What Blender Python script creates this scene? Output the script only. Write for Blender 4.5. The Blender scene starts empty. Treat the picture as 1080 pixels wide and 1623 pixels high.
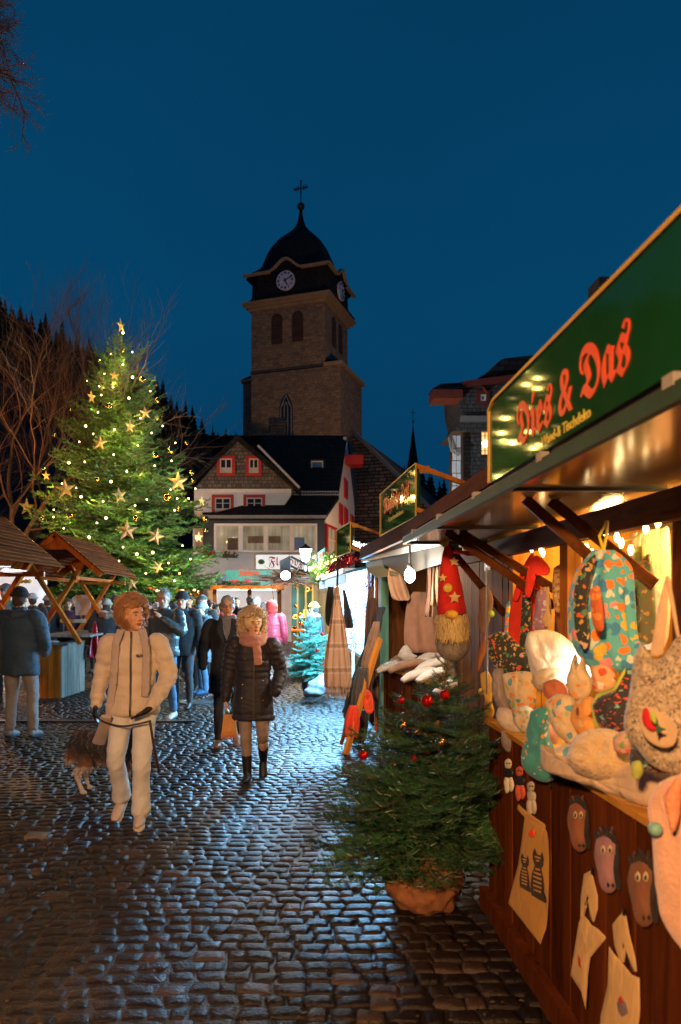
import bpy, bmesh, math, random
import numpy as np
from mathutils import Vector, Matrix, noise
from mathutils.bvhtree import BVHTree
random.seed(7); np.random.seed(7)
PI = math.pi
SC = bpy.context.scene
COL = SC.collection

# ---------------------------------------------------------------- camera, sky, exposure
F, VX, HY, CH = 1200.0, 467.0, 952.0, 1.75      # focal length in photo pixels, vanishing point, eye height
cam_d = bpy.data.cameras.new('camera'); cam = bpy.data.objects.new('camera', cam_d); COL.objects.link(cam)
cam.location = (0, 0, CH); cam.rotation_euler = (PI/2, 0, 0)
cam_d.sensor_fit = 'VERTICAL'; cam_d.sensor_height = 36; cam_d.sensor_width = 24; cam_d.lens = 36*F/1623
cam_d.shift_x = (540-VX)/1623; cam_d.shift_y = (HY-811.5)/1623
cam_d.clip_start = 0.05; cam_d.clip_end = 900
cam_d.dof.use_dof = True; cam_d.dof.focus_distance = 7.0; cam_d.dof.aperture_fstop = 2.8
SC.camera = cam
SC.view_settings.view_transform = 'Standard'; SC.view_settings.look = 'None'
SC.view_settings.exposure = 0.0; SC.view_settings.gamma = 1.0; SC.view_settings.use_curve_mapping = False
SC.render.engine = 'CYCLES'
SC.cycles.use_denoising = True
SC.cycles.max_bounces = 6; SC.cycles.diffuse_bounces = 3; SC.cycles.glossy_bounces = 3
SC.cycles.transparent_max_bounces = 8; SC.cycles.sample_clamp_indirect = 3.0; SC.cycles.sample_clamp_direct = 30
SC.cycles.caustics_reflective = False; SC.cycles.caustics_refractive = False
SC.cycles.use_light_tree = True

W = bpy.data.worlds.new('World'); SC.world = W; W.use_nodes = True
nt = W.node_tree; bg = nt.nodes['Background']
sky = nt.nodes.new('ShaderNodeTexSky'); sky.sky_type = 'NISHITA'; sky.sun_disc = False
sky.sun_elevation = math.radians(-2.5); sky.sun_rotation = math.radians(200)
tc = nt.nodes.new('ShaderNodeTexCoord'); sp = nt.nodes.new('ShaderNodeSeparateXYZ')
nt.links.new(tc.outputs['Generated'], sp.inputs[0])
rp = nt.nodes.new('ShaderNodeValToRGB'); e = rp.color_ramp.elements
e[0].position = 0.0; e[0].color = (0.0005, 0.040, 0.104, 1); e[1].position = 1.0; e[1].color = (0.0005, 0.030, 0.079, 1)
m_ = e.new(0.35); m_.color = (0.0004, 0.051, 0.130, 1)
nt.links.new(sp.outputs['Z'], rp.inputs[0])
mx = nt.nodes.new('ShaderNodeMix'); mx.data_type = 'RGBA'; mx.inputs[0].default_value = 0.01
nt.links.new(rp.outputs[0], mx.inputs[6]); nt.links.new(sky.outputs[0], mx.inputs[7])
cn = nt.nodes.new('ShaderNodeTexNoise'); cn.inputs['Scale'].default_value = 2.2; cn.inputs['Detail'].default_value = 5
nt.links.new(tc.outputs['Generated'], cn.inputs['Vector'])
cr_ = nt.nodes.new('ShaderNodeMapRange'); cr_.inputs[1].default_value = .3; cr_.inputs[2].default_value = .7; cr_.inputs[3].default_value = .93; cr_.inputs[4].default_value = 1.08
nt.links.new(cn.outputs[0], cr_.inputs[0])
sm_ = nt.nodes.new('ShaderNodeVectorMath'); sm_.operation = 'SCALE'; nt.links.new(mx.outputs[2], sm_.inputs[0]); nt.links.new(cr_.outputs[0], sm_.inputs['Scale'])
nt.links.new(sm_.outputs[0], bg.inputs[0]); bg.inputs[1].default_value = 1.0

# ---------------------------------------------------------------- helpers
def P(px, py, Y):
    return Vector(((px-VX)/F*Y, Y, CH-(py-HY)/F*Y))
def hit(px, py, pt, n):
    d = Vector(((px-VX)/F, 1, -(py-HY)/F)); o = Vector((0, 0, CH)); n = Vector(n)
    return o + d*((Vector(pt)-o).dot(n)/d.dot(n))

def rnd(a, b): return random.uniform(a, b)

def node_mat(name):
    m = bpy.data.materials.new(name); m.use_nodes = True
    return m, m.node_tree, m.node_tree.nodes['Principled BSDF']
def lk(t, a, b): t.links.new(a, b)
def noise_n(t, scale, detail=3, rough=0.55, vec=None, dist=0):
    n = t.nodes.new('ShaderNodeTexNoise'); n.inputs['Scale'].default_value = scale
    n.inputs['Detail'].default_value = detail; n.inputs['Roughness'].default_value = rough; n.inputs['Distortion'].default_value = dist
    if vec: lk(t, vec, n.inputs['Vector'])
    return n
def ramp(t, fac, stops):
    r = t.nodes.new('ShaderNodeValToRGB'); el = r.color_ramp.elements
    while len(el) < len(stops): el.new(0.5)
    for k, (p, c) in enumerate(stops):
        el[k].position = p; el[k].color = (*c, 1) if len(c) == 3 else c
    lk(t, fac, r.inputs[0]); return r
def coords(t, scale=(1, 1, 1), kind='Object', rot=(0, 0, 0)):
    tc = t.nodes.new('ShaderNodeTexCoord'); mp = t.nodes.new('ShaderNodeMapping')
    mp.inputs['Scale'].default_value = scale; mp.inputs['Rotation'].default_value = rot
    lk(t, tc.outputs[kind], mp.inputs[0]); return mp.outputs[0]
def bump(t, b, h, strength=0.4, dist=0.01):
    bn = t.nodes.new('ShaderNodeBump'); bn.inputs['Strength'].default_value = strength; bn.inputs['Distance'].default_value = dist
    lk(t, h, bn.inputs['Height']); lk(t, bn.outputs[0], b.inputs['Normal']); return bn
def sc(c, k): return tuple(min(1, x*k) for x in c)

def M(name, c, rough=0.7, var=0.25, scale=6, bs=0.25, bd=0.004, bscale=60, metal=0, rand=0.0, sheen=0, stretch=(1, 1, 1), coat=0):
    """plain surface: noise varied colour and fine relief"""
    m, t, b = node_mat(name)
    v = coords(t, stretch)
    n = noise_n(t, scale, 4, 0.6, v)
    r = ramp(t, n.outputs[0], [(0.25, sc(c, 1-var)), (0.75, sc(c, 1+var))])
    out = r.outputs[0]
    if rand:
        oi = t.nodes.new('ShaderNodeObjectInfo'); hs = t.nodes.new('ShaderNodeHueSaturation')
        mr = t.nodes.new('ShaderNodeMapRange'); mr.inputs[3].default_value = 1-rand; mr.inputs[4].default_value = 1+rand
        lk(t, oi.outputs['Random'], mr.inputs[0]); lk(t, mr.outputs[0], hs.inputs['Value']); lk(t, out, hs.inputs['Color']); out = hs.outputs[0]
    lk(t, out, b.inputs['Base Color'])
    b.inputs['Roughness'].default_value = rough; b.inputs['Metallic'].default_value = metal
    if sheen: b.inputs['Sheen Weight'].default_value = sheen
    if coat: b.inputs['Coat Weight'].default_value = coat; b.inputs['Coat Roughness'].default_value = 0.15
    if bs: bump(t, b, noise_n(t, bscale, 3, 0.6, v).outputs[0], bs, bd)
    return m
def wood(name, c1, c2, axis='Z', rough=0.6, rand=0.25, gs=9, knots=True, coat=0):
    m, t, b = node_mat(name)
    s = {'X': (0.12, 1, 1), 'Y': (1, 0.12, 1), 'Z': (1, 1, 0.12)}[axis]
    v = coords(t, s)
    oi = t.nodes.new('ShaderNodeObjectInfo'); va = t.nodes.new('ShaderNodeVectorMath'); va.operation = 'ADD'
    ml = t.nodes.new('ShaderNodeVectorMath'); ml.operation = 'SCALE'; ml.inputs['Scale'].default_value = 9.0
    cmb = t.nodes.new('ShaderNodeCombineXYZ'); lk(t, oi.outputs['Random'], cmb.inputs[0]); lk(t, oi.outputs['Random'], cmb.inputs[1]); lk(t, oi.outputs['Random'], cmb.inputs[2])
    lk(t, cmb.outputs[0], ml.inputs[0]); lk(t, v, va.inputs[0]); lk(t, ml.outputs[0], va.inputs[1])
    n = noise_n(t, gs, 6, 0.65, va.outputs[0], 0.6)
    n2 = noise_n(t, gs*7, 4, 0.7, va.outputs[0])
    mm = t.nodes.new('ShaderNodeMath'); mm.operation = 'MULTIPLY_ADD'; mm.inputs[1].default_value = 0.35; lk(t, n2.outputs[0], mm.inputs[0]); lk(t, n.outputs[0], mm.inputs[2])
    r = ramp(t, mm.outputs[0], [(0.45, c1), (0.62, tuple((a+b_)/2 for a, b_ in zip(c1, c2))), (0.85, c2)])
    hs = t.nodes.new('ShaderNodeHueSaturation'); mr = t.nodes.new('ShaderNodeMapRange'); mr.inputs[3].default_value = 1-rand; mr.inputs[4].default_value = 1+rand
    lk(t, oi.outputs['Random'], mr.inputs[0]); lk(t, mr.outputs[0], hs.inputs['Value']); lk(t, r.outputs[0], hs.inputs['Color'])
    lk(t, hs.outputs[0], b.inputs['Base Color']); b.inputs['Roughness'].default_value = max(rough, .8); b.inputs['Specular IOR Level'].default_value = .02
    if coat: b.inputs['Coat Weight'].default_value = coat; b.inputs['Coat Roughness'].default_value = 0.2
    bump(t, b, mm.outputs[0], 0.5, 0.004)
    return m
def emit(name, c, s, base=None):
    m, t, b = node_mat(name); b.inputs['Base Color'].default_value = (*(base or c), 1)
    b.inputs['Emission Color'].default_value = (*c, 1); b.inputs['Emission Strength'].default_value = s; return m
def printed(name, base, cols, scale=18, rough=0.8, size=0.42, stretch=(1, 1, 1)):
    """printed cloth: scattered motifs on a ground colour, over a woven relief"""
    m, t, b = node_mat(name)
    v = coords(t, stretch)
    nv = noise_n(t, scale*0.7, 2, 0.5, v)
    ad = t.nodes.new('ShaderNodeMix'); ad.data_type = 'VECTOR'; ad.inputs[0].default_value = 0.06; lk(t, v, ad.inputs[4]); lk(t, nv.outputs['Color'], ad.inputs[5])
    vo = t.nodes.new('ShaderNodeTexVoronoi'); vo.inputs['Scale'].default_value = scale; vo.inputs['Randomness'].default_value = 0.75; lk(t, ad.outputs[1], vo.inputs['Vector'])
    sx = t.nodes.new('ShaderNodeSeparateColor'); lk(t, vo.outputs['Color'], sx.inputs[0])
    k = len(cols); r = ramp(t, sx.outputs[0], [(i/k, c) for i, c in enumerate(cols)]); r.color_ramp.interpolation = 'CONSTANT'
    dm = t.nodes.new('ShaderNodeMath'); dm.operation = 'LESS_THAN'; dm.inputs[1].default_value = size; lk(t, vo.outputs['Distance'], dm.inputs[0])
    mxx = t.nodes.new('ShaderNodeMix'); mxx.data_type = 'RGBA'; lk(t, dm.outputs[0], mxx.inputs[0]); mxx.inputs[6].default_value = (*base, 1); lk(t, r.outputs[0], mxx.inputs[7])
    lk(t, mxx.outputs[2], b.inputs['Base Color']); b.inputs['Roughness'].default_value = rough; b.inputs['Sheen Weight'].default_value = 0.2
    bump(t, b, noise_n(t, 300, 2, 0.6, v).outputs[0], 0.3, 0.002)
    return wrinkle(m)
def wrinkle(m, s=16, d=0.02, k=0.55):
    """adds creases under the fine relief of a cloth"""
    t = m.node_tree; b = t.nodes['Principled BSDF']; v = coords(t, (1, 1, .55)); n = noise_n(t, s, 4, 0.55, v, 1.2)
    old = b.inputs['Normal'].links[0].from_node if b.inputs['Normal'].links else None
    bn = t.nodes.new('ShaderNodeBump'); bn.inputs['Strength'].default_value = k; bn.inputs['Distance'].default_value = d; lk(t, n.outputs[0], bn.inputs['Height'])
    if old: lk(t, bn.outputs[0], old.inputs['Normal'])
    else: lk(t, bn.outputs[0], b.inputs['Normal'])
    return m

class MB:
    """collects shapes, then builds ONE mesh object"""
    def __init__(s): s.v = []; s.f = []
    def add(s, vs, fs):
        o = len(s.v); s.v.extend([tuple(v) for v in vs]); s.f.extend([tuple(i+o for i in f) for f in fs]); return s
    def box(s, c, size, rot=None, taper=1.0):
        hx, hy, hz = [k/2 for k in size]; vs = []
        for z in (-1, 1):
            k = taper if z > 0 else 1
            for x, y in ((-1, -1), (1, -1), (1, 1), (-1, 1)): vs.append(Vector((x*hx*k, y*hy*k, z*hz)))
        if rot is not None:
            R = rot if isinstance(rot, Matrix) else Matrix.Rotation(rot, 3, 'Z')
            vs = [R @ v for v in vs]
        c = Vector(c)
        return s.add([v+c for v in vs], [(3, 2, 1, 0), (4, 5, 6, 7), (0, 1, 5, 4), (1, 2, 6, 5), (2, 3, 7, 6), (3, 0, 4, 7)])
    def bbox(s, a, b):
        a = Vector(a); b = Vector(b); return s.box((a+b)/2, [abs(k) for k in (b-a)])
    def bar(s, a, b, w, h, up=(0, 0, 1)):
        a = Vector(a); b = Vector(b); d = (b-a); L = d.length; d.normalize(); up = Vector(up)
        if abs(d.dot(up)) > 0.98: up = Vector((0, 1, 0))
        x = d.cross(up).normalized(); z = x.cross(d)
        R = Matrix((x, d, z)).transposed()
        return s.box((a+b)/2, (w, L, h), R)
    def tube(s, pts, rad, n=8, cap=True, flat=1.0):
        pts = [Vector(p) for p in pts]; m = len(pts)
        if not hasattr(rad, '__len__'): rad = [rad]*m
        rings = []; up = None
        for i, p in enumerate(pts):
            d = (pts[min(i+1, m-1)]-pts[max(i-1, 0)]); d = d.normalized() if d.length > 1e-9 else Vector((0, 0, 1))
            if up is None: up = Vector((1, 0, 0)) if abs(d.x) < 0.7 else Vector((0, 1, 0))
            x = (up-d*up.dot(d)).normalized(); y = d.cross(x); up = x
            r = rad[i]; rx, ry = r if hasattr(r, '__len__') else (r, r*flat)
            rings.append([p+x*rx*math.cos(2*PI*k/n)+y*ry*math.sin(2*PI*k/n) for k in range(n)])
        vs = [v for r in rings for v in r]; fs = []
        for i in range(m-1):
            for k in range(n): fs.append((i*n+k, i*n+(k+1) % n, (i+1)*n+(k+1) % n, (i+1)*n+k))
        if cap: fs.append(tuple(range(n))[::-1]); fs.append(tuple((m-1)*n+k for k in range(n)))
        return s.add(vs, fs)
    def ell(s, c, r, n=12, m=8, rot=None):
        c = Vector(c); r = r if hasattr(r, '__len__') else (r, r, r); vs = [Vector((0, 0, -r[2]))]
        for i in range(1, m):
            a = -PI/2+PI*i/m
            for k in range(n): vs.append(Vector((r[0]*math.cos(a)*math.cos(2*PI*k/n), r[1]*math.cos(a)*math.sin(2*PI*k/n), r[2]*math.sin(a))))
        vs.append(Vector((0, 0, r[2]))); fs = []
        for k in range(n): fs.append((0, 1+(k+1) % n, 1+k))
        for i in range(m-2):
            for k in range(n): fs.append((1+i*n+k, 1+i*n+(k+1) % n, 1+(i+1)*n+(k+1) % n, 1+(i+1)*n+k))
        l = len(vs)-1; o = 1+(m-2)*n
        for k in range(n): fs.append((o+k, o+(k+1) % n, l))
        if rot is not None: vs = [rot @ v for v in vs]
        return s.add([v+c for v in vs], fs)
    def lathe(s, prof, c=(0, 0, 0), n=24, sq=None):
        """prof: (radius, z); sq(i) gives squareness 0..1"""
        c = Vector(c); vs = []; m = len(prof)
        for i, (r, z) in enumerate(prof):
            q = sq[i] if sq else 0
            for k in range(n):
                a = 2*PI*(k+0.5)/n; ca, sa = math.cos(a), math.sin(a)
                ks = 1/max(abs(ca), abs(sa)); kk = (1-q)+q*ks
                vs.append(c+Vector((r*ca*kk, r*sa*kk, z)))
        fs = []
        for i in range(m-1):
            for k in range(n): fs.append((i*n+k, i*n+(k+1) % n, (i+1)*n+(k+1) % n, (i+1)*n+k))
        fs.append(tuple(range(n))[::-1]); fs.append(tuple((m-1)*n+k for k in range(n)))
        return s.add(vs, fs)
    def prism(s, poly, d):
        """planar polygon (3D points) extruded by vector d"""
        n = len(poly); d = Vector(d); a = [Vector(p) for p in poly]; b = [p+d for p in a]
        return s.add(a+b, [tuple(range(n))[::-1], tuple(range(n, 2*n))]+[(i, (i+1) % n, n+(i+1) % n, n+i) for i in range(n)])
    def pillow(s, pts, nrm, thick, rings=5, back=0.6, wr=0.0):
        """closed 3D outline inflated both ways along nrm"""
        nrm = Vector(nrm).normalized(); pts = [Vector(p) for p in pts]; n = len(pts)
        c = sum(pts, Vector())/n; vs = []; fs = []
        for side, th in ((1, thick), (-1, thick*back)):
            base = len(vs)
            for j in range(rings+1):
                a = (PI/2)*j/rings; k = math.cos(a)**0.8 if j < rings else 0.0; h = math.sin(a)
                if j == rings: vs.append(c+nrm*side*th); break
                for p in pts:
                    q = c+(p-c)*k
                    w = wr*(noise.noise(q*12)+.7*(1-2*abs(noise.noise(q*26)))-.35)*h if wr else 0
                    vs.append(q+nrm*(side*th*h+w))
            for j in range(rings-1):
                for i in range(n):
                    f = (base+j*n+i, base+j*n+(i+1) % n, base+(j+1)*n+(i+1) % n, base+(j+1)*n+i); fs.append(f if side > 0 else f[::-1])
            o = base+(rings-1)*n; l = base+rings*n
            for i in range(n):
                f = (o+i, o+(i+1) % n, l); fs.append(f if side > 0 else f[::-1])
        return s.add(vs, fs)
    def grid(s, fn, nu, nv):
        vs = [fn(i/nu, j/nv) for j in range(nv+1) for i in range(nu+1)]
        return s.add(vs, [(j*(nu+1)+i, j*(nu+1)+i+1, (j+1)*(nu+1)+i+1, (j+1)*(nu+1)+i) for j in range(nv) for i in range(nu)])
    def mesh(s, name, mat, off=None, smooth=False):
        me = bpy.data.meshes.new(name); v = s.v
        if off is not None: v = [(a[0]-off[0], a[1]-off[1], a[2]-off[2]) for a in v]
        me.from_pydata(v, [], s.f); me.update()
        for m in (mat if isinstance(mat, (list, tuple)) else [mat]): me.materials.append(m)
        if smooth: me.polygons.foreach_set('use_smooth', [True]*len(me.polygons))
        return me
    def build(s, name, mat, parent=None, smooth=False, world=True):
        """world=True: coordinates are world ones (parents unrotated)"""
        off = None
        if parent is not None and world:
            off = Vector(); p = parent
            while p is not None: off += p.location; p = p.parent
        o = bpy.data.objects.new(name, s.mesh(name, mat, off, smooth)); COL.objects.link(o); o.parent = parent
        return o

def empty(name, loc=(0, 0, 0), rz=0, label=None, cat=None, group=None):
    o = bpy.data.objects.new(name, None); o.location = loc; o.rotation_euler = (0, 0, rz); COL.objects.link(o)
    return tag(o, label, cat, group)
def tag(o, label=None, cat=None, group=None, kind=None):
    for k, v in (('label', label), ('category', cat), ('group', group), ('kind', kind)):
        if v: o[k] = v
    return o
def copy_tree(o, parent=None):
    c = o.copy(); COL.objects.link(c); c.parent = parent
    for ch in list(o.children): copy_tree(ch, c)
    return c
def put(name, me, parent=None, loc=(0, 0, 0), rot=(0, 0, 0), s=1):
    o = bpy.data.objects.new(name, me); o.location = loc; o.rotation_euler = rot
    o.scale = (s, s, s) if not hasattr(s, '__len__') else s
    COL.objects.link(o); o.parent = parent; return o
TS = bpy.data.scenes.new('workbench'); TV = TS.view_layers[0]     # empty side scene, keeps each evaluation small
def remesh(mb, name, mat, parent, voxel, it=3, world=False, disp=None):
    """one continuous surface from overlapping lofts"""
    me = mb.mesh(name+'_raw', mat); tmp = bpy.data.objects.new('tmp', me); TS.collection.objects.link(tmp)
    r = tmp.modifiers.new('r', 'REMESH'); r.mode = 'VOXEL'; r.voxel_size = voxel; r.use_smooth_shade = True
    if it: sm = tmp.modifiers.new('s', 'SMOOTH'); sm.iterations = it; sm.factor = 0.5
    TV.update(); dg = TV.depsgraph
    out = bpy.data.meshes.new_from_object(tmp.evaluated_get(dg)); out.name = name
    bpy.data.objects.remove(tmp); bpy.data.meshes.remove(me)
    if disp:
        n_ = len(out.vertices); co = np.empty(n_*3, np.float32); out.vertices.foreach_get('co', co); nr = np.empty(n_*3, np.float32); out.vertex_normals.foreach_get('vector', nr)
        co = co.reshape(-1, 3); nr = nr.reshape(-1, 3); new = [tuple(Vector(c)+disp(Vector(c), Vector(n))) for c, n in zip(co.tolist(), nr.tolist())]
        out.vertices.foreach_set('co', np.array(new, np.float32).ravel())
    out.polygons.foreach_set('use_smooth', [True]*len(out.polygons))
    if not out.materials: out.materials.append(mat)
    o = bpy.data.objects.new(name, out); COL.objects.link(o); o.parent = parent; return o
def smooth_pts(pts, k=4):
    """Catmull-Rom through points (vectors of any length)"""
    a = [np.array(p, float) for p in pts]; out = []
    for i in range(len(a)-1):
        p0 = a[max(i-1, 0)]; p1 = a[i]; p2 = a[i+1]; p3 = a[min(i+2, len(a)-1)]
        for j in range(k):
            t = j/k; out.append(0.5*((2*p1)+(-p0+p2)*t+(2*p0-5*p1+4*p2-p3)*t*t+(-p0+3*p1-3*p2+p3)*t**3))
    out.append(a[-1]); return out
def light(name, loc, power, col, rad=0.05, parent=None):
    d = bpy.data.lights.new(name, 'POINT'); d.energy = power; d.color = col; d.shadow_soft_size = rad
    o = bpy.data.objects.new(name, d); o.location = loc; COL.objects.link(o)
    if parent is not None:
        o.parent = parent; o.location = Vector(loc)-parent.location
    return o
def area(name, loc, target, power, col, sx, sy, parent=None):
    d = bpy.data.lights.new(name, 'AREA'); d.shape = 'RECTANGLE'; d.size = sx; d.size_y = sy; d.energy = power; d.color = col
    o = bpy.data.objects.new(name, d); o.location = loc; COL.objects.link(o)
    o.rotation_euler = (Vector(target)-Vector(loc)).to_track_quat('-Z', 'Y').to_euler()
    if parent is not None: o.parent = parent; o.location = Vector(loc)-parent.location
    return o
def text(name, body, size, mat, parent, origin, xdir, ydir, extrude=0.002, sx=1.0, align='LEFT', fit=None):
    """lettering as mesh; origin + x*xdir + y*ydir, world coordinates (parent unrotated)"""
    cu = bpy.data.curves.new(name, 'FONT'); cu.body = body; cu.size = size; cu.extrude = extrude; cu.align_x = align; cu.resolution_u = 3
    t = bpy.data.objects.new('tmp', cu); TS.collection.objects.link(t); TV.update()
    me = bpy.data.meshes.new_from_object(t.evaluated_get(TV.depsgraph)); me.name = name
    bpy.data.objects.remove(t); bpy.data.curves.remove(cu)
    x = Vector(xdir).normalized(); y = Vector(ydir).normalized(); z = x.cross(y)
    if fit and len(me.vertices):
        xs = [v.co.x for v in me.vertices]; sx = fit/max(1e-6, max(xs)-min(xs))
    off = Vector(); p = parent
    while p is not None: off += p.location; p = p.parent
    for v in me.vertices:
        c = v.co; v.co = Vector(origin)-off+x*c.x*sx+y*c.y+z*c.z
    me.materials.clear(); me.materials.append(mat)
    o = bpy.data.objects.new(name, me); COL.objects.link(o); o.parent = parent; return o
FR = {c: chr(0x1D56C+i) for i, c in enumerate('ABCDEFGHIJKLMNOPQRSTUVWXYZ')}
FR.update({c: chr(0x1D586+i) for i, c in enumerate('abcdefghijklmnopqrstuvwxyz')})
def fraktur(s): return ''.join(FR.get(c, c) for c in s)
# ---------------------------------------------------------------- materials
MT = {}
MT['white'] = M('white_paint', (0.62, 0.58, 0.52), 0.5, 0.08, 3, 0.15)
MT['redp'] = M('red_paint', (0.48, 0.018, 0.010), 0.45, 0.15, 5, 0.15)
MT['dark'] = M('dark_iron', (0.02, 0.02, 0.022), 0.45, 0.3, 12, 0.2)
MT['slate'] = None
def brickmat(name, c1, c2, mortar, sc_, bw, rh, bs=0.8, rough=0.75, ms=0.02, rot=(0, 0, 0), kind='Object', warp=0.03):
    m, t, b = node_mat(name)
    v = coords(t, (1, 1, 1), kind, rot)
    sp_ = t.nodes.new('ShaderNodeSeparateXYZ'); lk(t, v, sp_.inputs[0])
    ad = t.nodes.new('ShaderNodeMath'); ad.operation = 'ADD'; lk(t, sp_.outputs[0], ad.inputs[0]); lk(t, sp_.outputs[1], ad.inputs[1])
    cb = t.nodes.new('ShaderNodeCombineXYZ'); lk(t, ad.outputs[0], cb.inputs[0]); lk(t, sp_.outputs[2], cb.inputs[1])
    nv = noise_n(t, 2.5, 3, 0.6, v)
    mx_ = t.nodes.new('ShaderNodeMix'); mx_.data_type = 'VECTOR'; mx_.inputs[0].default_value = warp; lk(t, cb.outputs[0], mx_.inputs[4]); lk(t, nv.outputs['Color'], mx_.inputs[5])
    br = t.nodes.new('ShaderNodeTexBrick'); lk(t, mx_.outputs[1], br.inputs['Vector'])
    br.inputs['Color1'].default_value = (*c1, 1); br.inputs['Color2'].default_value = (*c2, 1); br.inputs['Mortar'].default_value = (*mortar, 1)
    br.inputs['Scale'].default_value = sc_; br.inputs['Brick Width'].default_value = bw; br.inputs['Row Height'].default_value = rh; br.inputs['Mortar Size'].default_value = ms
    br.inputs['Bias'].default_value = -0.1; br.squash = 0.7; br.squash_frequency = 3; br.inputs['Mortar Smooth'].default_value = 0.4
    nn = noise_n(t, 7, 5, 0.7, v); r = ramp(t, nn.outputs[0], [(0.25, (0.45, 0.45, 0.45)), (0.75, (1.5, 1.45, 1.4))])
    mu = t.nodes.new('ShaderNodeMix'); mu.data_type = 'RGBA'; mu.blend_type = 'MULTIPLY'; mu.inputs[0].default_value = 1
    lk(t, br.outputs['Color'], mu.inputs[6]); lk(t, r.outputs[0], mu.inputs[7]); lk(t, mu.outputs[2], b.inputs['Base Color'])
    b.inputs['Roughness'].default_value = rough
    sb = t.nodes.new('ShaderNodeMath'); sb.operation = 'SUBTRACT'; lk(t, nn.outputs[0], sb.inputs[0]); lk(t, br.outputs['Fac'], sb.inputs[1])
    bump(t, b, sb.outputs[0], bs, 0.05)
    return m
MT['rubble'] = brickmat('tower_rubble_stone', (0.30, 0.20, 0.12), (0.15, 0.105, 0.07), (0.22, 0.16, 0.11), 1.0, 0.55, 0.24, 0.9, 0.85, 0.03)
MT['nave'] = brickmat('nave_rubble_stone', (0.30, 0.20, 0.12), (0.10, 0.065, 0.045), (0.03, 0.022, 0.018), 1.0, 0.62, 0.2, 1.0, 0.85, 0.035, warp=0.08)
MT['slate'] = brickmat('grey_slate_cladding', (0.09, 0.082, 0.075), (0.045, 0.043, 0.042), (0.015, 0.015, 0.015), 1.0, 0.22, 0.14, 0.7, 0.5, 0.012)
MT['slate_warm'] = brickmat('weathered_slate_shingles', (0.20, 0.17, 0.14), (0.09, 0.078, 0.068), (0.03, 0.027, 0.024), 1.0, 0.2, 0.15, 0.8, 0.6, 0.014)
MT['roof'] = brickmat('dark_slate_roof', (0.022, 0.022, 0.024), (0.012, 0.012, 0.014), (0.005, 0.005, 0.005), 1.0, 0.3, 0.2, 0.6, 0.8, 0.02)
MT['roof'].node_tree.nodes['Principled BSDF'].inputs['Specular IOR Level'].default_value = .2
MT['cornice'] = M('sandstone_cornice', (0.32, 0.22, 0.13), 0.8, 0.2, 2)
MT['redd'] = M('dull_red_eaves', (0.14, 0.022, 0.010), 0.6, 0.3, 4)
MT['glassd'] = M('dark_window_glass', (0.02, 0.022, 0.025), 0.08, 0.3, 2, 0)
MT['lead'] = M('window_lead', (0.3, 0.27, 0.22), 0.5, 0.2)
MT['gold'] = M('gold_metal', (0.75, 0.45, 0.12), 0.18, 0.08, 4, 0.05, metal=1)
MT['clock'] = M('clock_enamel', (0.55, 0.56, 0.72), 0.4, 0.08, 2)

# ---------------------------------------------------------------- ground
def set_tone(me, vals):
    a = me.attributes.new('tone', 'FLOAT', 'POINT'); a.data.foreach_set('value', np.asarray(vals, dtype=np.float32))
def cobble_mat():
    m, t, b = node_mat('wet_basalt_sett')
    at = t.nodes.new('ShaderNodeAttribute'); at.attribute_name = 'tone'
    tc = t.nodes.new('ShaderNodeNewGeometry')
    n = noise_n(t, 22, 5, 0.7, tc.outputs['Position']); n2 = noise_n(t, 1.3, 3, 0.6, tc.outputs['Position'])
    ad = t.nodes.new('ShaderNodeMath'); ad.operation = 'MULTIPLY_ADD'; ad.inputs[1].default_value = 0.6; lk(t, n.outputs[0], ad.inputs[0]); lk(t, at.outputs['Fac'], ad.inputs[2])
    r = ramp(t, ad.outputs[0], [(0.2, (0.005, 0.0035, 0.0026)), (0.75, (0.017, 0.0105, 0.007)), (1.3, (0.06, 0.036, 0.023))])
    lk(t, r.outputs[0], b.inputs['Base Color'])
    ad2 = t.nodes.new('ShaderNodeMath'); ad2.operation = 'MULTIPLY_ADD'; ad2.inputs[1].default_value = 0.5; lk(t, n2.outputs[0], ad2.inputs[0]); 
    ml = t.nodes.new('ShaderNodeMath'); ml.operation = 'MULTIPLY'; ml.inputs[1].default_value = 0.5; lk(t, n.outputs[0], ml.inputs[0]); lk(t, ml.outputs[0], ad2.inputs[2])
    rr = ramp(t, ad2.outputs[0], [(0.30, (0.22,)*3), (0.52, (0.42,)*3), (0.75, (0.62,)*3)])
    lk(t, rr.outputs[0], b.inputs['Roughness']); b.inputs['Specular IOR Level'].default_value = 0.36
    n3 = noise_n(t, 60, 4, 0.65, tc.outputs['Position'])
    bump(t, b, n3.outputs[0], 0.9, 0.010)
    return m
MT['sett'] = cobble_mat()
MT['joint'] = M('wet_sand_joint', (0.020, 0.0145, 0.010), 0.40, 0.4, 9, 0.8, 0.012, 90)
MT['plaza'] = brickmat('far_cobbles', (0.05, 0.04, 0.032), (0.02, 0.017, 0.015), (0.012, 0.01, 0.008), 1.0, 0.17, 0.12, 0.6, 0.3, 0.015)

street = MB()
street.grid(lambda u, v: Vector((-220+440*u, -40+440*v, -0.0105)), 8, 8)
st_o = street.build('cobbled_street', MT['joint']); tag(st_o, 'wet cobbled market street running towards the church', None, None, 'structure')

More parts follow.
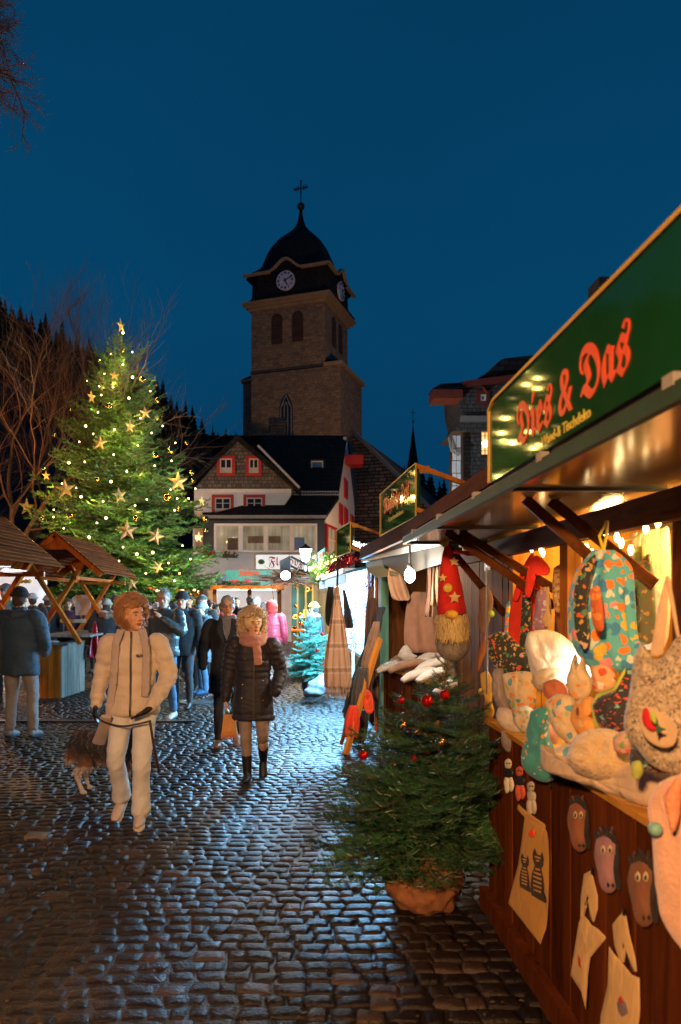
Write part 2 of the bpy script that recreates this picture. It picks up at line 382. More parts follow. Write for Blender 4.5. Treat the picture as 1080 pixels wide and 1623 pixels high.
def stone_verts(w, l, k, seed):
    """domed sett, k x k top grid, origin at its top centre"""
    r = random.Random(seed); vs = []; cr = [(r.uniform(-.020, .020), r.uniform(-.013, .013)) for _ in range(4)]
    for j in range(k+1):
        for i in range(k+1):
            u = -1+2*i/k; v = -1+2*j/k; u = math.copysign(abs(u)**.7, u); v = math.copysign(abs(v)**.7, v)
            ax = abs(u)**3; ay = abs(v)**3
            cu, cv = (u+1)/2, (v+1)/2
            dx = cr[0][0]*(1-cu)*(1-cv)+cr[1][0]*cu*(1-cv)+cr[2][0]*cu*cv+cr[3][0]*(1-cu)*cv
            dy = cr[0][1]*(1-cu)*(1-cv)+cr[1][1]*cu*(1-cv)+cr[2][1]*cu*cv+cr[3][1]*(1-cu)*cv
            q = 1-0.10*ax*ay
            h = 0.0055*(1-ax)*(1-ay)-0.0045*max(ax, ay)**2+r.uniform(-.0016, .0016)
            vs.append((u*w/2*q+dx*(abs(u)), v*l/2*q+dy*abs(v), h))
    n = k+1; fs = [(j*n+i, j*n+i+1, (j+1)*n+i+1, (j+1)*n+i) for j in range(k) for i in range(k)]
    ring = [i for i in range(n)]+[j*n+k for j in range(1, n)]+[k*n+i for i in range(k-1, -1, -1)]+[j*n for j in range(k-1, 0, -1)]
    o = len(vs); vs += [(vs[i][0]*1.04, vs[i][1]*1.04, -0.035) for i in ring]; m = len(ring)
    fs += [(ring[(q+1) % m], ring[q], o+q, o+(q+1) % m) for q in range(m)]
    return np.array(vs), fs
rs = random.Random(3); stones = []; y = 2.35
while y < 27:
    L = 0.104 if y < 14 else 0.14
    pitch = L+rs.uniform(-.006, .006)
    x = -0.43*y-0.7+rs.uniform(0, .1); xr = 1.75 if y < 7 else 2.0
    while x < xr:
        w = rs.choice((rs.uniform(.08, .12), rs.uniform(.11, .165), rs.uniform(.11, .165)))*(1 if y < 14 else 1.4)
        yy = y+0.05*math.sin(x*1.1+y*0.35)+0.03*math.sin(x*2.9+y)
        zz = 0.008*math.sin(x*1.7+y*.9)*math.sin(y*1.3-x*.6)
        stones.append((x+w/2, yy+rs.uniform(-.010, .010), zz+rs.uniform(-.0025, .0025), w-.009, pitch-.010, rs.gauss(0, .020), rs.gauss(0, .017), rs.gauss(0, .06), min(1, max(0, rs.gauss(.42, .24)))))
        x += w
    y += pitch
inframe = sorted([s for s in stones if 3.0 < s[1] and -0.40*s[1] < s[0] < min(0.5*s[1], 1.1)], key=lambda s: s[1])
near = inframe[:300]; nearset = set(id(s) for s in near)
variants = []
for k in range(20):
    v, f = stone_verts(.14, .104, 5, 100+k); me = bpy.data.meshes.new('cobblestone'); me.from_pydata([tuple(q) for q in v], [], f)
    me.polygons.foreach_set('use_smooth', [True]*len(f)); me.materials.append(MT['sett']); set_tone(me, [random.random()*0.75]*len(v)); variants.append(me)
for s in near:
    o = put('cobblestone', rs.choice(variants), st_o, (s[0], s[1], s[2]), (s[5], s[6], s[7]*1.0), (s[3]/.14, s[4]/.104, 1))
V, Fc, T, off = [], [], [], 0
for i, s in enumerate(stones):
    if id(s) in nearset: continue
    k = 4 if s[1] < 10 else 3
    v, f = stone_verts(s[3], s[4], k, i)
    R = np.array(Matrix.Rotation(s[7], 3, 'Z') @ Matrix.Rotation(s[5], 3, 'X') @ Matrix.Rotation(s[6], 3, 'Y'))
    v = v @ R.T+np.array(s[:3]); V.append(v); Fc += [tuple(a+off for a in q) for q in f]; T += [s[8]*.75]*len(v); off += len(v)
me = bpy.data.meshes.new('cobblestones'); me.from_pydata(np.concatenate(V).tolist(), [], Fc); me.materials.append(MT['sett'])
me.polygons.foreach_set('use_smooth', [True]*len(Fc)); set_tone(me, T)
o = bpy.data.objects.new('cobblestones', me); COL.objects.link(o); o.parent = st_o; tag(o, None, None, None, 'stuff')
# round manhole cover and the open drain across the street
mh = MB().lathe([(0.0, -.02), (.30, -.02), (.30, .014), (.27, .018), (.265, .012), (0.0, .012)], (P(312, 1113, 13.0).x, 13.0, 0.004), 28).build('manhole_cover', M('cast_iron_cover', (.16, .15, .14), .35, .3, 30, .6, .01, 25, metal=.7), None)
tag(mh, 'round iron manhole cover set in the cobbles beyond the walking man', 'manhole cover')
dc = empty('drain_channel', (-3.3, 10.9, 0), 0, 'dark drainage channel of stone slabs crossing the paving on the left', 'drain')
for k in range(9):
    MB().box((-3.3+(k-4)*.42, 10.9, 0.004), (.405, .14, .05)).build('drain_slab', MT['dark'], dc)
lf = MB().box((P(60, 1327, 5.6).x, 5.6, 0.0), (.16, .11, .05)).build('pale_paving_stone', M('pale_sett', (.16, .13, .11), .4, .2, 20), None)
tag(lf, 'single paler stone set among the dark cobbles at lower left', 'paving stone')

lv = MB(); rl = random.Random(77)
for k in range(260):
    yy = 3.0+rl.random()**1.6*8; xx = rl.uniform(-.38*yy, min(1.0, .5*yy)); a = rl.uniform(0, 6.28); s_ = rl.uniform(.006, .017)
    R_ = Matrix.Rotation(a, 3, 'Z') @ Matrix.Rotation(rl.uniform(-.5, .5), 3, 'X'); c = Vector((xx, yy, .014))
    lv.add([c+R_ @ Vector(q) for q in ((-s_, 0, 0), (-.3*s_, s_*.5, .003), (s_, 0, 0), (-.3*s_, -s_*.5, .003))], [(0, 1, 2, 3)])
o = lv.build('fallen_leaves', M('brown_leaf_litter', (.10, .055, .025), .6, .5, 30, 0), None); tag(o, 'scraps of brown leaves and needles scattered on the cobbles', None, None, 'stuff')
# ---------------------------------------------------------------- hills and far forest
MT['hill'] = M('hill_soil', (.012, .013, .009), .95, .3, .3)
def hillz(x, y):
    a = 0.0
    if y > 58:
        t = min(1, (y-58)/55)
        px = x/y*F+VX
        prof = np.interp(px, [-400, -100, 0, 80, 160, 240, 300, 370, 470, 580, 640, 700, 900, 1300], [56, 43, 41, 38, 34, 29.5, 24.5, 20.5, 16, 16.5, 16, 15, 16, 20])
        a = prof*(t**0.8)*(1+(max(0, y-113))*0.006)
    return a-0.3
hm = MB().grid(lambda u, v: Vector(((-130+300*u), 58+120*v, hillz(-130+300*u, 58+120*v)+1.2*noise.noise(Vector((u*20, v*12, 0))))), 60, 30).build('hills', MT['hill'], None, True)
tag(hm, 'dark wooded hillside rising behind the village', None, None, 'structure')
def spruce(mb, base, h, r, rr, tiers=12, seg=9):
    b = Vector(base)
    mb.tube([b, b+Vector((0, 0, h*.95))], [h*.014, h*.003], 5)
    for i in range(tiers):
        t = i/(tiers-1); z = h*(0.12+0.86*t); R = r*(1-t)**0.85+0.12
        a0 = rr.uniform(0, 6); vs = []; n = seg*2
        for k in range(n):
            a = a0+2*PI*k/n; q = R*(1.0 if k % 2 == 0 else 0.45)*rr.uniform(.72, 1.18)
            vs.append(b+Vector((q*math.cos(a), q*math.sin(a), z-R*0.42*rr.uniform(.7, 1.2))))
        vs.append(b+Vector((0, 0, z+h*0.085)))
        mb.add(vs, [(k, (k+1) % n, n) for k in range(n)])
rr = random.Random(11); fo = MB()
for k in range(330):
    px = rr.uniform(-150, 400) if k < 230 else rr.uniform(560, 1150)
    yy = rr.uniform(84, 122) if k % 3 else rr.uniform(108, 118); x = (px-VX)/F*yy
    h = rr.uniform(2.5, 7.5) if k < 230 else rr.uniform(4, 7.5)
    spruce(fo, (x, yy, hillz(x, yy)-.4), h, h*.24, rr)
MT['needle_far'] = M('far_spruce_needles', (.012, .018, .010), .9, .4, .8, 0)
fo = fo.build('forest', MT['needle_far']); tag(fo, 'dark spruce forest covering the hillside behind the market', None, None, 'stuff')

# ---------------------------------------------------------------- buildings
def xf(mb, Mx):
    mb.v = [tuple(Mx @ Vector(v)) for v in mb.v]; return mb
def window(parent, c, w, h, ang=0, frame=None, cols=2, rows=2, fw=.12, pane=None, bars=None, sash=.05):
    """window on a wall; c = centre of the opening on the wall plane, outward = local -y turned by ang"""
    Mx = Matrix.Translation(c) @ Matrix.Rotation(ang, 4, 'Z')
    o = MB()
    for sx in (-1, 1): o.box((sx*(w/2+fw/2), -.035, 0), (fw, .09, h+2*fw))
    for sz in (-1, 1): o.box((0, -.03, sz*(h/2+fw/2)), (w, .08, fw))
    fr = xf(o, Mx).build('window', frame or MT['redp'], parent)
    s = MB(); b_ = sash
    for sx in (-1, 1): s.box((sx*(w/2-b_/2), -.012, 0), (b_, .05, h))
    for sz in (-1, 1): s.box((0, -.014, sz*(h/2-b_/2)), (w-2*b_, .05, b_))
    for i in range(1, cols): s.box((-w/2+w*i/cols, -.016, 0), (b_ if (cols == 2 or i == cols//2) else b_*.5, .05, h-2*b_))
    for j in range(1, rows): s.box((0, -.01, -h/2+h*j/rows), (w-2*b_, .03, b_*.5))
    g = xf(s, Mx).build('window_sash', bars or MT['white'], None)
    g.parent = fr; sub_off(g, fr)
    pnn = xf(MB().box((0, 0.0, 0), (w-.01, .012, h-.01)), Mx).build('pane', pane or MT['glassd'], None); pnn.parent = fr; sub_off(pnn, fr)
    return fr
def sub_off(o, parent):
    off = Vector(); p = parent
    while p is not None: off += p.location; p = p.parent
    o.location = Vector(o.location)-off

# ---- church tower (turned 20.7 degrees)
TR = -math.radians(20.66)
tower = empty('church_tower', (0.6, 70.5, 0), TR, 'tall rubble stone church tower with black bell-shaped slate roof and two clocks', 'church tower')
def tb(mb, name, mat, parent=None, smooth=False): return mb.build(name, mat, parent or tower, smooth, world=False)
tb(MB().box((0, 0, 25.2), (7, 7, 5.9)), 'belfry', MT['rubble'])
tb(MB().box((.7, .25, 11.1), (8.4, 6.5, 22.2)).bbox((-3.5, -3.5, 0), (4.93, -3.0, 22.15)), 'tower_base', MT['rubble'])
tb(MB().box((-4.25, .5, 11), (1.5, 5, 22)), 'side_annex', MT['rubble'])
tb(MB().box((-4.25, .5, 22.15), (1.9, 5.4, .3)).box((4.3, 0, 22.3), (1.7, 7.5, .34)), 'annex_cornice', MT['cornice'])
tb(MB().add([(3.5, -3.6, 22.47), (5.1, -3.6, 22.47), (5.1, 3.6, 22.47), (3.5, 3.6, 22.47), (3.52, -3.2, 23.0), (3.52, 3.2, 23.0)], [(0, 1, 4), (1, 2, 5, 4), (2, 3, 5), (3, 0, 4, 5)]).add([(-3.5, -2.1, 22.3), (-5.1, -2.1, 22.3), (-5.1, 3.1, 22.3), (-3.5, 3.1, 22.3), (-3.52, -1.8, 22.9), (-3.52, 2.8, 22.9)], [(1, 0, 4), (2, 1, 4, 5), (3, 2, 5), (0, 3, 5, 4)]), 'annex_roof', MT['roof'])
tb(MB().box((0, 0, 22.32), (7.16, 7.16, .16)), 'string_course', MT['slate'])
cm = MB()
for k, (zz, ww) in enumerate(((27.95, 7.4), (28.2, 7.9), (28.42, 8.3))): cm.box((0, 0, zz), (ww, ww, .24))
tb(cm, 'cornice', MT['cornice'])
tb(MB().lathe([(4.3, 28.55), (3.85, 28.9), (3.72, 29.5), (3.68, 30.6), (3.72, 31.0)], (0, 0, 0), 24, [1, 1, 1, 1, 1]), 'clock_storey', MT['roof'])
prof = [(4.1, 30.9), (4.0, 31.15), (3.45, 31.6), (3.05, 32.1), (2.86, 32.8), (2.74, 33.5), (2.46, 34.2), (2.0, 34.9), (1.42, 35.5), (.85, 36.05), (.45, 36.6), (.26, 37.2), (.17, 37.7), (.15, 38.0)]
tb(MB().lathe(prof, (0, 0, 0), 32, [1, 1, 1, .95, .85, .7, .6, .5, .4, .3, .2, .1, 0, 0]), 'bell_roof', MT['roof'], None, True)
fin = MB().tube([(0, 0, 37.9), (0, 0, 38.1)], [.15, .12], 8).ell((0, 0, 38.45), .36, 14, 10).tube([(0, 0, 38.7), (0, 0, 40.9)], .05, 6)
fin.box((0, 0, 40.15), (1.25, .08, .1)).box((0, 0, 40.15), (.1, .08, 1.2))
for sx in (-1, 1): fin.bar((sx*.2, 0, 39.9), (sx*.5, 0, 40.4), .05, .05); fin.bar((sx*.2, 0, 40.4), (sx*.5, 0, 39.9), .05, .05)
for a in ((-.62, 0, 40.15), (.62, 0, 40.15), (0, 0, 40.8)): fin.ell(a, .11, 8, 6)
tb(fin, 'cross', MT['dark'])
for ang in (0, PI/2):
    R = Matrix.Rotation(ang, 4, 'Z')
    path = []
    for i in range(33):
        x = -4.05+8.1*i/32; d = abs(x)
        path.append((x, -4.02, 30.95+(.95*0.5*(1+math.cos(PI*min(1, d/1.6))) if d < 1.6 else 0)))
    mo = MB()
    for a, b_ in zip(path, path[1:]): mo.bar(a, b_, .3, .2)
    tb(xf(mo, R), 'eyebrow_moulding', MT['cornice'])
    fill = [(-1.6, 30.9)]+[(x, 30.85+.95*0.5*(1+math.cos(PI*abs(x)/1.6))) for x in [(-1.5+3*i/16) for i in range(17)]]+[(1.6, 30.9)]
    tb(xf(MB().prism([(x, -3.93, z) for x, z in fill], (0, .5, 0)), R), 'clock_gable', MT['roof'])
    ck = tb(xf(MB().prism([(.86*math.cos(2*PI*i/32), -4.0, 30.0+.86*math.sin(2*PI*i/32)) for i in range(32)], (0, .2, 0)), R), 'clock_face', MT['clock'])
    for i in range(12):
        tk = MB()
        a = 2*PI*i/12; R2 = Matrix.Rotation(a, 4, 'Y')
        for q in ((-.05, .05) if i % 3 else (-.08, 0, .08)): tt = xf(MB().box((q, 0, .66), (.035, .03, .2)), R2); tk.add([(v[0], v[1]-4.02, v[2]+30.0) for v in tt.v], tt.f)
        tb(xf(tk, R), 'clock_numeral', MT['dark'], ck)
    def hand(deg, L, w): tt = xf(MB().box((0, 0, L/2-.08), (w, .03, L+.16)), Matrix.Rotation(math.radians(deg), 4, 'Y')); return [(v[0], v[1]-4.05, v[2]+30.0) for v in tt.v], tt.f
    tk2 = MB().add(*hand(155, .5, .1)).add(*hand(68, .74, .07))
    b_ = tb(xf(tk2, R), 'clock_hand', MT['dark'], ck)
    for x in (-.97, 1.0):
        pts = [(-.5, -1.35), (.5, -1.35), (.5, .85)]+[(.5*math.cos(a), .85+.5*math.sin(a)) for a in [PI*i/8 for i in range(1, 8)]]+[(-.5, .85)]
        lou = tb(xf(MB().prism([(x+p, -3.56, 26.0+q) for p, q in pts], (0, .1, 0)), R), 'belfry_opening', M('louvre_red_brown', (.06, .02, .012), .8, .3, 3))
        ls = MB()
        for j in range(14): ls.box((x, -3.58, 24.75+j*.17), (.9, .08, .05), Matrix.Rotation(.5, 3, 'X'))
        tb(xf(ls, R), 'louvres', MT['slate'], lou)
gx = -.1; pts = [(-.62, 16.2), (.62, 16.2), (.62, 18.9), (.45, 19.5), (.2, 19.95), (0, 20.15), (-.2, 19.95), (-.45, 19.5), (-.62, 18.9)]
gw = tb(MB().prism([(gx+p, -3.56, q) for p, q in pts], (0, .1, 0)), 'gothic_window', MT['glassd'])
gl = MB()
for dx in (-.5, -.17, .17, .5): gl.bbox((gx+dx-.03, -3.6, 16.3), (gx+dx+.03, -3.57, 18.9))
for s_ in (-1, 1):
    gl.bar((gx+s_*.5, -3.59, 18.9), (gx, -3.59, 20.0), .03, .06); gl.bar((gx+s_*.17, -3.59, 18.9), (gx, -3.59, 19.4), .03, .05); gl.bar((gx+s_*.5, -3.59, 18.9), (gx+s_*.17, -3.59, 19.35), .03, .05)
tb(gl, 'tracery', MT['lead'], gw)
tb(MB().bar((4.95, -1.2, 16.2), (5.3, -1.2, 16.6), .05, .05).bar((5.3, -1.2, 16.6), (5.8, -1.6, 16.6), .05, .05).bar((5.25, -1.2, 16.4), (5.8, -1.6, 16.4), .05, .05), 'wall_anchor', MT['gold'])

# ---- church nave
u = Vector((.936, -.353, 0)); v_ = Vector((.353, .936, 0)); A = Vector((3.7, 47.2, 0))
nave = empty('church_nave', tuple(A), TR, 'rubble stone church gable wall with steep dark roof behind the white house', 'church')
zA, zE = 12.2, 5.9; hw = 6.3
tbn = lambda mb, n_, m_: mb.build(n_, m_, nave, False, world=False)
tbn(MB().prism([(-hw, 0, 0), (hw, 0, 0), (hw, 0, zE-.3), (0, 0, zA), (-hw, 0, zE-.3)], (0, .8, 0)), 'gable_wall', MT['nave'])
tbn(MB().prism([(0, .82, zA+.1), (hw+.3, .82, zE-.45), (hw+.3, .82, zE-.8), (0, .82, zA-.3)], (0, 15, 0)).prism([(0, .82, zA+.1), (-hw-.3, .82, zE-.45), (-hw-.3, .82, zE-.8), (0, .82, zA-.3)], (0, 15, 0)), 'roof', MT['roof'])
tbn(MB().bar((-.1, .3, zA+.14), (hw+.35, .3, zE-.5), 1.1, .2), 'parapet_coping', M('coping_stone', (.16, .15, .14), .6, .2, 3))
tbn(MB().bbox((-hw, .8, 0), (hw, 15, zE-.8)), 'side_walls', MT['nave'])
# lower chapel to the right of the nave
ch = empty('chapel', (12.0, 52, 0), TR, 'low dark roofed stone chapel beside the church nave', 'chapel')
MB().prism([(-6, 0, 0), (6, 0, 0), (6, 0, 3.4), (0, 0, 9.2), (-6, 0, 3.4)], (0, .6, 0)).build('gable_wall', MT['nave'], ch, False, False)
MB().prism([(-.1, .62, 9.45), (6.3, .62, 3.2), (6.3, .62, 2.9), (-.1, .62, 9.1)], (0, 12, 0)).prism([(.1, .62, 9.45), (-6.3, .62, 3.2), (-6.3, .62, 2.9), (.1, .62, 9.1)], (0, 12, 0)).build('roof', MT['roof'], ch, False, False)

# ---- slender spire far behind
spx = P(655, 650, 84)
spo = empty('slender_spire', (spx.x, 84, 0), .3, 'slender dark church spire far off between the church and the slate house', 'spire')
MB().lathe([(1.2, 0), (1.0, 14.0), (1.9, 14.2), (1.2, 14.9), (.78, 16.0), (.48, 17.6), (.24, 19.4), (.07, 20.9), (.03, 21.1)], (0, 0, 0), 8).build('spire_roof', MT['roof'], spo, False, False)
MB().tube([(0, 0, 20.9), (0, 0, 23.2)], [.04, .025], 5).ell((0, 0, 21.6), .13, 8, 6).box((0, 0, 22.6), (.5, .05, .05)).build('finial', MT['dark'], spo, False, False)

# ---- white house with bay
hs = empty('white_house', (-1.2, 33, 0), 0, 'white boarded house with red window frames, slate gable and glazed upper bay', 'house')
MT['siding'] = M('white_boarding', (.82, .79, .76), .55, .1, 3, .2)
MT['panel_dark'] = M('charcoal_panel', (.035, .037, .042), .4, .2, 4, .1)
MT['curtain'] = None
def curtain_mat():
    m, t, b = node_mat('curtain_behind_glass')
    v = coords(t, (1, 1, .05)); n = noise_n(t, 9, 4, .7, v); w_ = noise_n(t, 1.2, 2, .5, coords(t))
    ad = t.nodes.new('ShaderNodeMath'); ad.operation = 'MULTIPLY'; lk(t, n.outputs[0], ad.inputs[0]); lk(t, w_.outputs[0], ad.inputs[1])
    r = ramp(t, ad.outputs[0], [(.12, (.13, .11, .07)), (.4, (.42, .38, .26))]); lk(t, r.outputs[0], b.inputs['Base Color'])
    lk(t, r.outputs[0], b.inputs['Emission Color']); b.inputs['Emission Strength'].default_value = .5  # curtain colour also emits, standing in for room light behind it
    b.inputs['Roughness'].default_value = .35; b.inputs['Coat Weight'].default_value = .6; b.inputs['Coat Roughness'].default_value = .03
    return m
MT['curtain'] = curtain_mat()
s32 = 32/F
def X32(px, Y=32): return (px-VX)/F*Y
def Z(py, Y): return CH-(py-HY)/F*Y
# ground and first floor
MB().bbox((X32(300), 33.2, 0), (X32(522), 40, Z(820, 32.6)-.4)).build('wall', MT['siding'], hs)
# lap boards under the bay, each its own board
for k in range(12):
    z0 = 2.3+k*.13
    MB().prism([(X32(303), 32.15, z0), (X32(303), 32.13, z0+.125), (X32(303), 32.2, z0+.125), (X32(303), 32.2, z0)], (X32(515)-X32(303), 0, 0)).build('siding_board', MT['siding'], hs)
MB().bbox((X32(303), 32.2, 0), (X32(515), 33.2, 3.84)).build('shop_wall', MT['siding'], hs)
MB().bbox((X32(322), 32.0, Z(876, 32)), (X32(514), 33.2, Z(819, 32))).build('bay', MT['panel_dark'], hs)
MB().bbox((X32(322)-.1, 31.85, Z(822, 32)), (X32(514)+.1, 32.2, Z(817, 32))).build('gutter', M('zinc_gutter', (.22, .22, .22), .4, .2, 6, .1, metal=.5), hs)
for a, b_ in ((340, 382), (382, 422), (422, 463), (463, 503)):
    xc = X32((a+b_)/2); w = (b_-a)*s32
    window(hs, (xc, 31.95, Z(853, 32)), w-.16, 1.06, 0, MT['siding'], 1, 1, .08, MT['curtain'], None, .03)
# things seen through the bay panes
for a, b_, c_, d_, col in ((361, 378, 853, 874, (.09, .05, .03)), (393, 445, 850, 861, (.16, .10, .06)), (467, 483, 852, 874, (.10, .20, .42))):
    MB().bbox((X32(a), 31.92, Z(d_, 32)), (X32(b_), 31.94, Z(c_, 32))).build('picture_in_bay', M('bay_picture', col, .6, .3, 5), hs)
# front gable
gf = 32.7; gx0, gx1, gxa = X32(308, gf), X32(462, gf), X32(377, gf)
MB().prism([(gx0, gf, Z(818, gf)), (X32(440, gf), gf, Z(818, gf)), (gx1, gf, Z(784, gf)), (gx1, gf, Z(775, gf)), (gx0, gf, Z(775, gf))], (0, .3, 0)).build('gable_boarding', MT['siding'], hs)
MB().prism([(gx0, gf-.06, Z(775, gf)), (X32(472, gf), gf-.06, Z(775, gf)), (gxa, gf-.06, Z(696, gf))], (0, .36, 0)).build('slate_gable', MT['slate_warm'], hs)
ap = Vector((gxa, gf-.35, Z(691, gf)))
for ex, ez in ((X32(292, gf), 775), (X32(477, gf), 776)):
    e_ = Vector((ex, gf-.35, Z(ez, gf))); MB().prism([ap, e_, e_-Vector((0, 0, .22)), ap-Vector((0, 0, .25))], (0, 4.5, 0)).build('gable_roof', MT['roof'], hs)
MB().bar(P(409, 706, gf-.4), P(475, 773, gf-.4), .1, .09).build('verge_strip', M('pale_verge_metal', (.5, .52, .55), .35, .1, metal=.3), hs)
for (x0, x1, y0, y1, cc, rr_) in ((349, 368, 727, 750, 2, 1), (395, 410, 727, 750, 2, 1), (341, 366, 789, 815, 2, 3), (391, 416, 789, 815, 2, 3)):
    yy = gf-.07 if y1 < 760 else gf-.01
    window(hs, (X32((x0+x1)/2, yy), yy, Z((y0+y1)/2, yy)), (x1-x0)*yy/F, (y1-y0)*yy/F, 0, MT['redp'], cc, rr_, .13, MT['glassd'])
    MB().bbox((X32(x0+1.5, yy), yy-.012, Z(y1-1, yy)), (X32(x1-1.5, yy), yy-.0075, Z(y1-9, yy))).build('net_curtain', M('net_curtain', (.55, .52, .46), .8, .1), hs)
# main roof and lower roof with snow guard
rz = Z(690, 36.5)
def quad_slab(a, b_, c_, d_, th=.18): 
    n = (b_-a).cross(d_-a).normalized()*-th
    return MB().prism([a, b_, c_, d_], n)
quad_slab(P(420, 783, 33.6), P(537, 783, 33.6), P(551, 690, 36.8), P(300, 690, 36.8)).build('main_roof', MT['roof'], hs)
quad_slab(P(280, 783, 33.6), P(420, 783, 33.6), P(420, 690, 36.8), P(280, 690, 36.8)).build('main_roof_left', MT['roof'], hs)
quad_slab(P(321, 818, 32.0), P(516, 818, 32.0), P(538, 786, 33.3), P(440, 786, 33.3)).build('lower_roof', MT['roof'], hs)
quad_slab(P(321, 818, 31.9), P(516, 818, 31.9), P(516, 812, 32.6), P(321, 812, 32.6)).build('bay_roof', MT['roof'], hs)
sg = MB(); sg.bar(P(464, 784, 33.2), P(537, 784, 33.2), .04, .04); sg.bar(P(464, 779, 33.2), P(537, 779, 33.2), .04, .04)
for k in range(19): sg.bar(P(464+k*4, 784, 33.2), P(464+k*4, 779, 33.2), .03, .03)
sg.build('snow_guard', M('snow_guard_zinc', (.3, .3, .3), .4, .1, metal=.6), hs)
window(hs, P(503, 741, 35.0), .55, .6, 0, MT['dark'], 1, 1, .06, M('skylight_glass', (.1, .22, .34), .05, .1, 2, 0))
MB().bbox(P(428, 694, 38.0), P(454, 674, 39.2)).bbox(P(426, 675, 37.9), P(456, 672, 39.3)).build('chimney', MT['slate'], hs)
# side wall, oblique, warm lit with red shutters
a0, a1 = P(516, 818, 32.6), P(563, 840, 38.5)
sa = math.atan2(a1.y-a0.y, a1.x-a0.x)
pl = (a0.x, a0.y, 0); nn = Vector((math.sin(sa), -math.cos(sa), 0))
MB().prism([Vector((a0.x, a0.y, 0)), Vector((a1.x, a1.y, 0))]+[hit(px, py, pl, nn) for px, py in ((562, 800), (549.5, 692), (538, 782), (516, 820))], -nn*.15).build('side_gable', MT['siding'], hs)
def side_quad(pts, name, mat, th=.08):
    q = [hit(px, py, pl, nn)+nn*.005 for px, py in pts]; return MB().prism(q, nn*th).build(name, mat, hs)
for q in (((545, 757), (549.5, 764), (549.5, 792), (545, 788)), ((537, 797), (541.5, 801), (541.5, 833), (537, 829)), ((545, 803), (549.5, 809), (549.5, 836), (545, 832)), ((555, 815), (559, 820), (559, 850), (555, 846))):
    side_quad(q, 'shutter', MT['redp'])
f1 = side_quad([(515, 830), (533, 838), (533, 881), (530, 881), (530, 841), (517, 834), (517, 875), (515, 875)], 'side_window_frame', MT['redp'], .1)
side_quad([(517, 834), (530, 841), (530, 880), (517, 875)], 'side_window_pane', MT['curtain'], .03)
for px in (521, 526): side_quad([(px, 836), (px+1, 836.5), (px+1, 879), (px, 878)], 'side_window_bar', MT['white'], .06)
side_quad([(517, 853), (530, 857), (530, 859), (517, 855)], 'side_window_bar', MT['white'], .062)
MB().bbox(P(547, 735, 36.2), P(573, 728, 37.4)).build('red_eaves_box', MT['redp'], hs)
MB().bar(P(552, 700, 37.5), P(563, 800, 38.6), .25, .3).build('side_verge', MT['dark'], hs)
# window boxes with geraniums
for k, (a, b_) in enumerate(((322, 341), (353, 377))):
    wb = empty('flower_box', tuple(P((a+b_)/2, 884, 31.7)), 0, 'window box of %s geraniums under the bay window' % ('red' if k == 0 else 'white and red'), 'flower box')
    MB().bbox(P(a, 884, 31.6), P(b_, 879, 31.85)).build('box', MT['dark'], wb)
    lf_ = MB(); fl = MB(); r5 = random.Random(k)
    for q in range(60):
        c = P(r5.uniform(a, b_), r5.uniform(874, 880), r5.uniform(31.6, 31.8)); lf_.box(c, (.1, .1, .02), Matrix.Rotation(r5.uniform(0, 3), 3, (r5.random(), 1, r5.random())))
        if q % 3 == 0: fl.ell(P(r5.uniform(a, b_), r5.uniform(872, 879), 31.58), .035, 6, 4)
    lf_.build('leaves', M('geranium_leaf', (.03, .06, .02), .7), wb); fl.build('blossoms', M('geranium_bloom', (.6, .05, .04) if k == 0 else (.6, .5, .45), .6), wb)
# café sign, lit from inside
cs = empty('cafe_sign', tuple(P(454, 903, 32)), 0, 'long white illuminated sign with red blackletter on the white house', 'sign')
MB().bbox(P(404.5, 903.5, 31.9), P(504, 878, 32.1)).build('sign_box', M('sign_housing', (.3, .3, .3), .4), cs)
MB().bbox(P(406, 902, 31.87), P(502.5, 879.5, 31.92)).build('sign_panel', emit('sign_glow', (.86, .95, .95), .62, (.8, .8, .78)), cs)
text('lettering', fraktur('Flosdorff'), .52, MT['redp'], cs, P(426, 896.5, 31.85), (1, 0, 0), (0, 0, 1), .004, fit=1.75)
MB().prism([P(414.5+5.5*math.cos(a), 890.5+4.4*math.sin(a), 31.85) for a in [2*PI*i/20 for i in range(20)]], (0, .02, 0)).build('emblem', M('emblem_green', (.12, .35, .04), .5), cs)
MB().prism([P(414.5+3*math.cos(a), 890.5+2.4*math.sin(a), 31.83) for a in [2*PI*i/16 for i in range(16)]], (0, .02, 0)).build('emblem_centre', MT['dark'], cs)

# ---- slate house on the right
sh = empty('slate_house', (9, 28, 0), 0, 'tall slate clad house with curved mansard roof and red eaves behind the stalls', 'house')
Y = 28
MB().prism([P(735, 1010, Y), P(1000, 1010, Y), P(1000, 683, Y), P(735, 683, Y)], (0, 2.6, 0)).build('wall', MT['slate'], sh)
MB().prism([Vector((P(735, 0, Y).x, Y, 0)), Vector((P(716, 0, 30.4).x, 30.4, 0)), P(716, 690, 30.4), P(722, 672, 29.5), P(735, 665, Y)], (.15, .1, 0)).build('side_wall', MT['slate'], sh)
pr = [(718, 683), (728, 672), (733, 662), (728, 640), (726, 612), (735, 607), (1000, 600), (1000, 683)]
MB().prism([P(a, b_, Y-.3) for a, b_ in pr], (0, 2.6, 0)).build('mansard', MT['slate'], sh)
MB().bbox(P(732, 667, Y-.5), P(1000, 662, Y-.2)).build('cornice', M('slate_cornice', (.2, .18, .16), .6, .2), sh)
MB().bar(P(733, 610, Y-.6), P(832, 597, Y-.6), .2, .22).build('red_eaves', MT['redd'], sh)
pr = [(735, 608), (752, 603), (770, 592), (783, 580), (793, 571), (800, 568), (1000, 545), (1000, 600), (832, 598)]
MB().prism([P(a, b_, Y-.5) for a, b_ in pr], (0, 2.6, 0)).build('upper_roof', MT['roof'], sh)
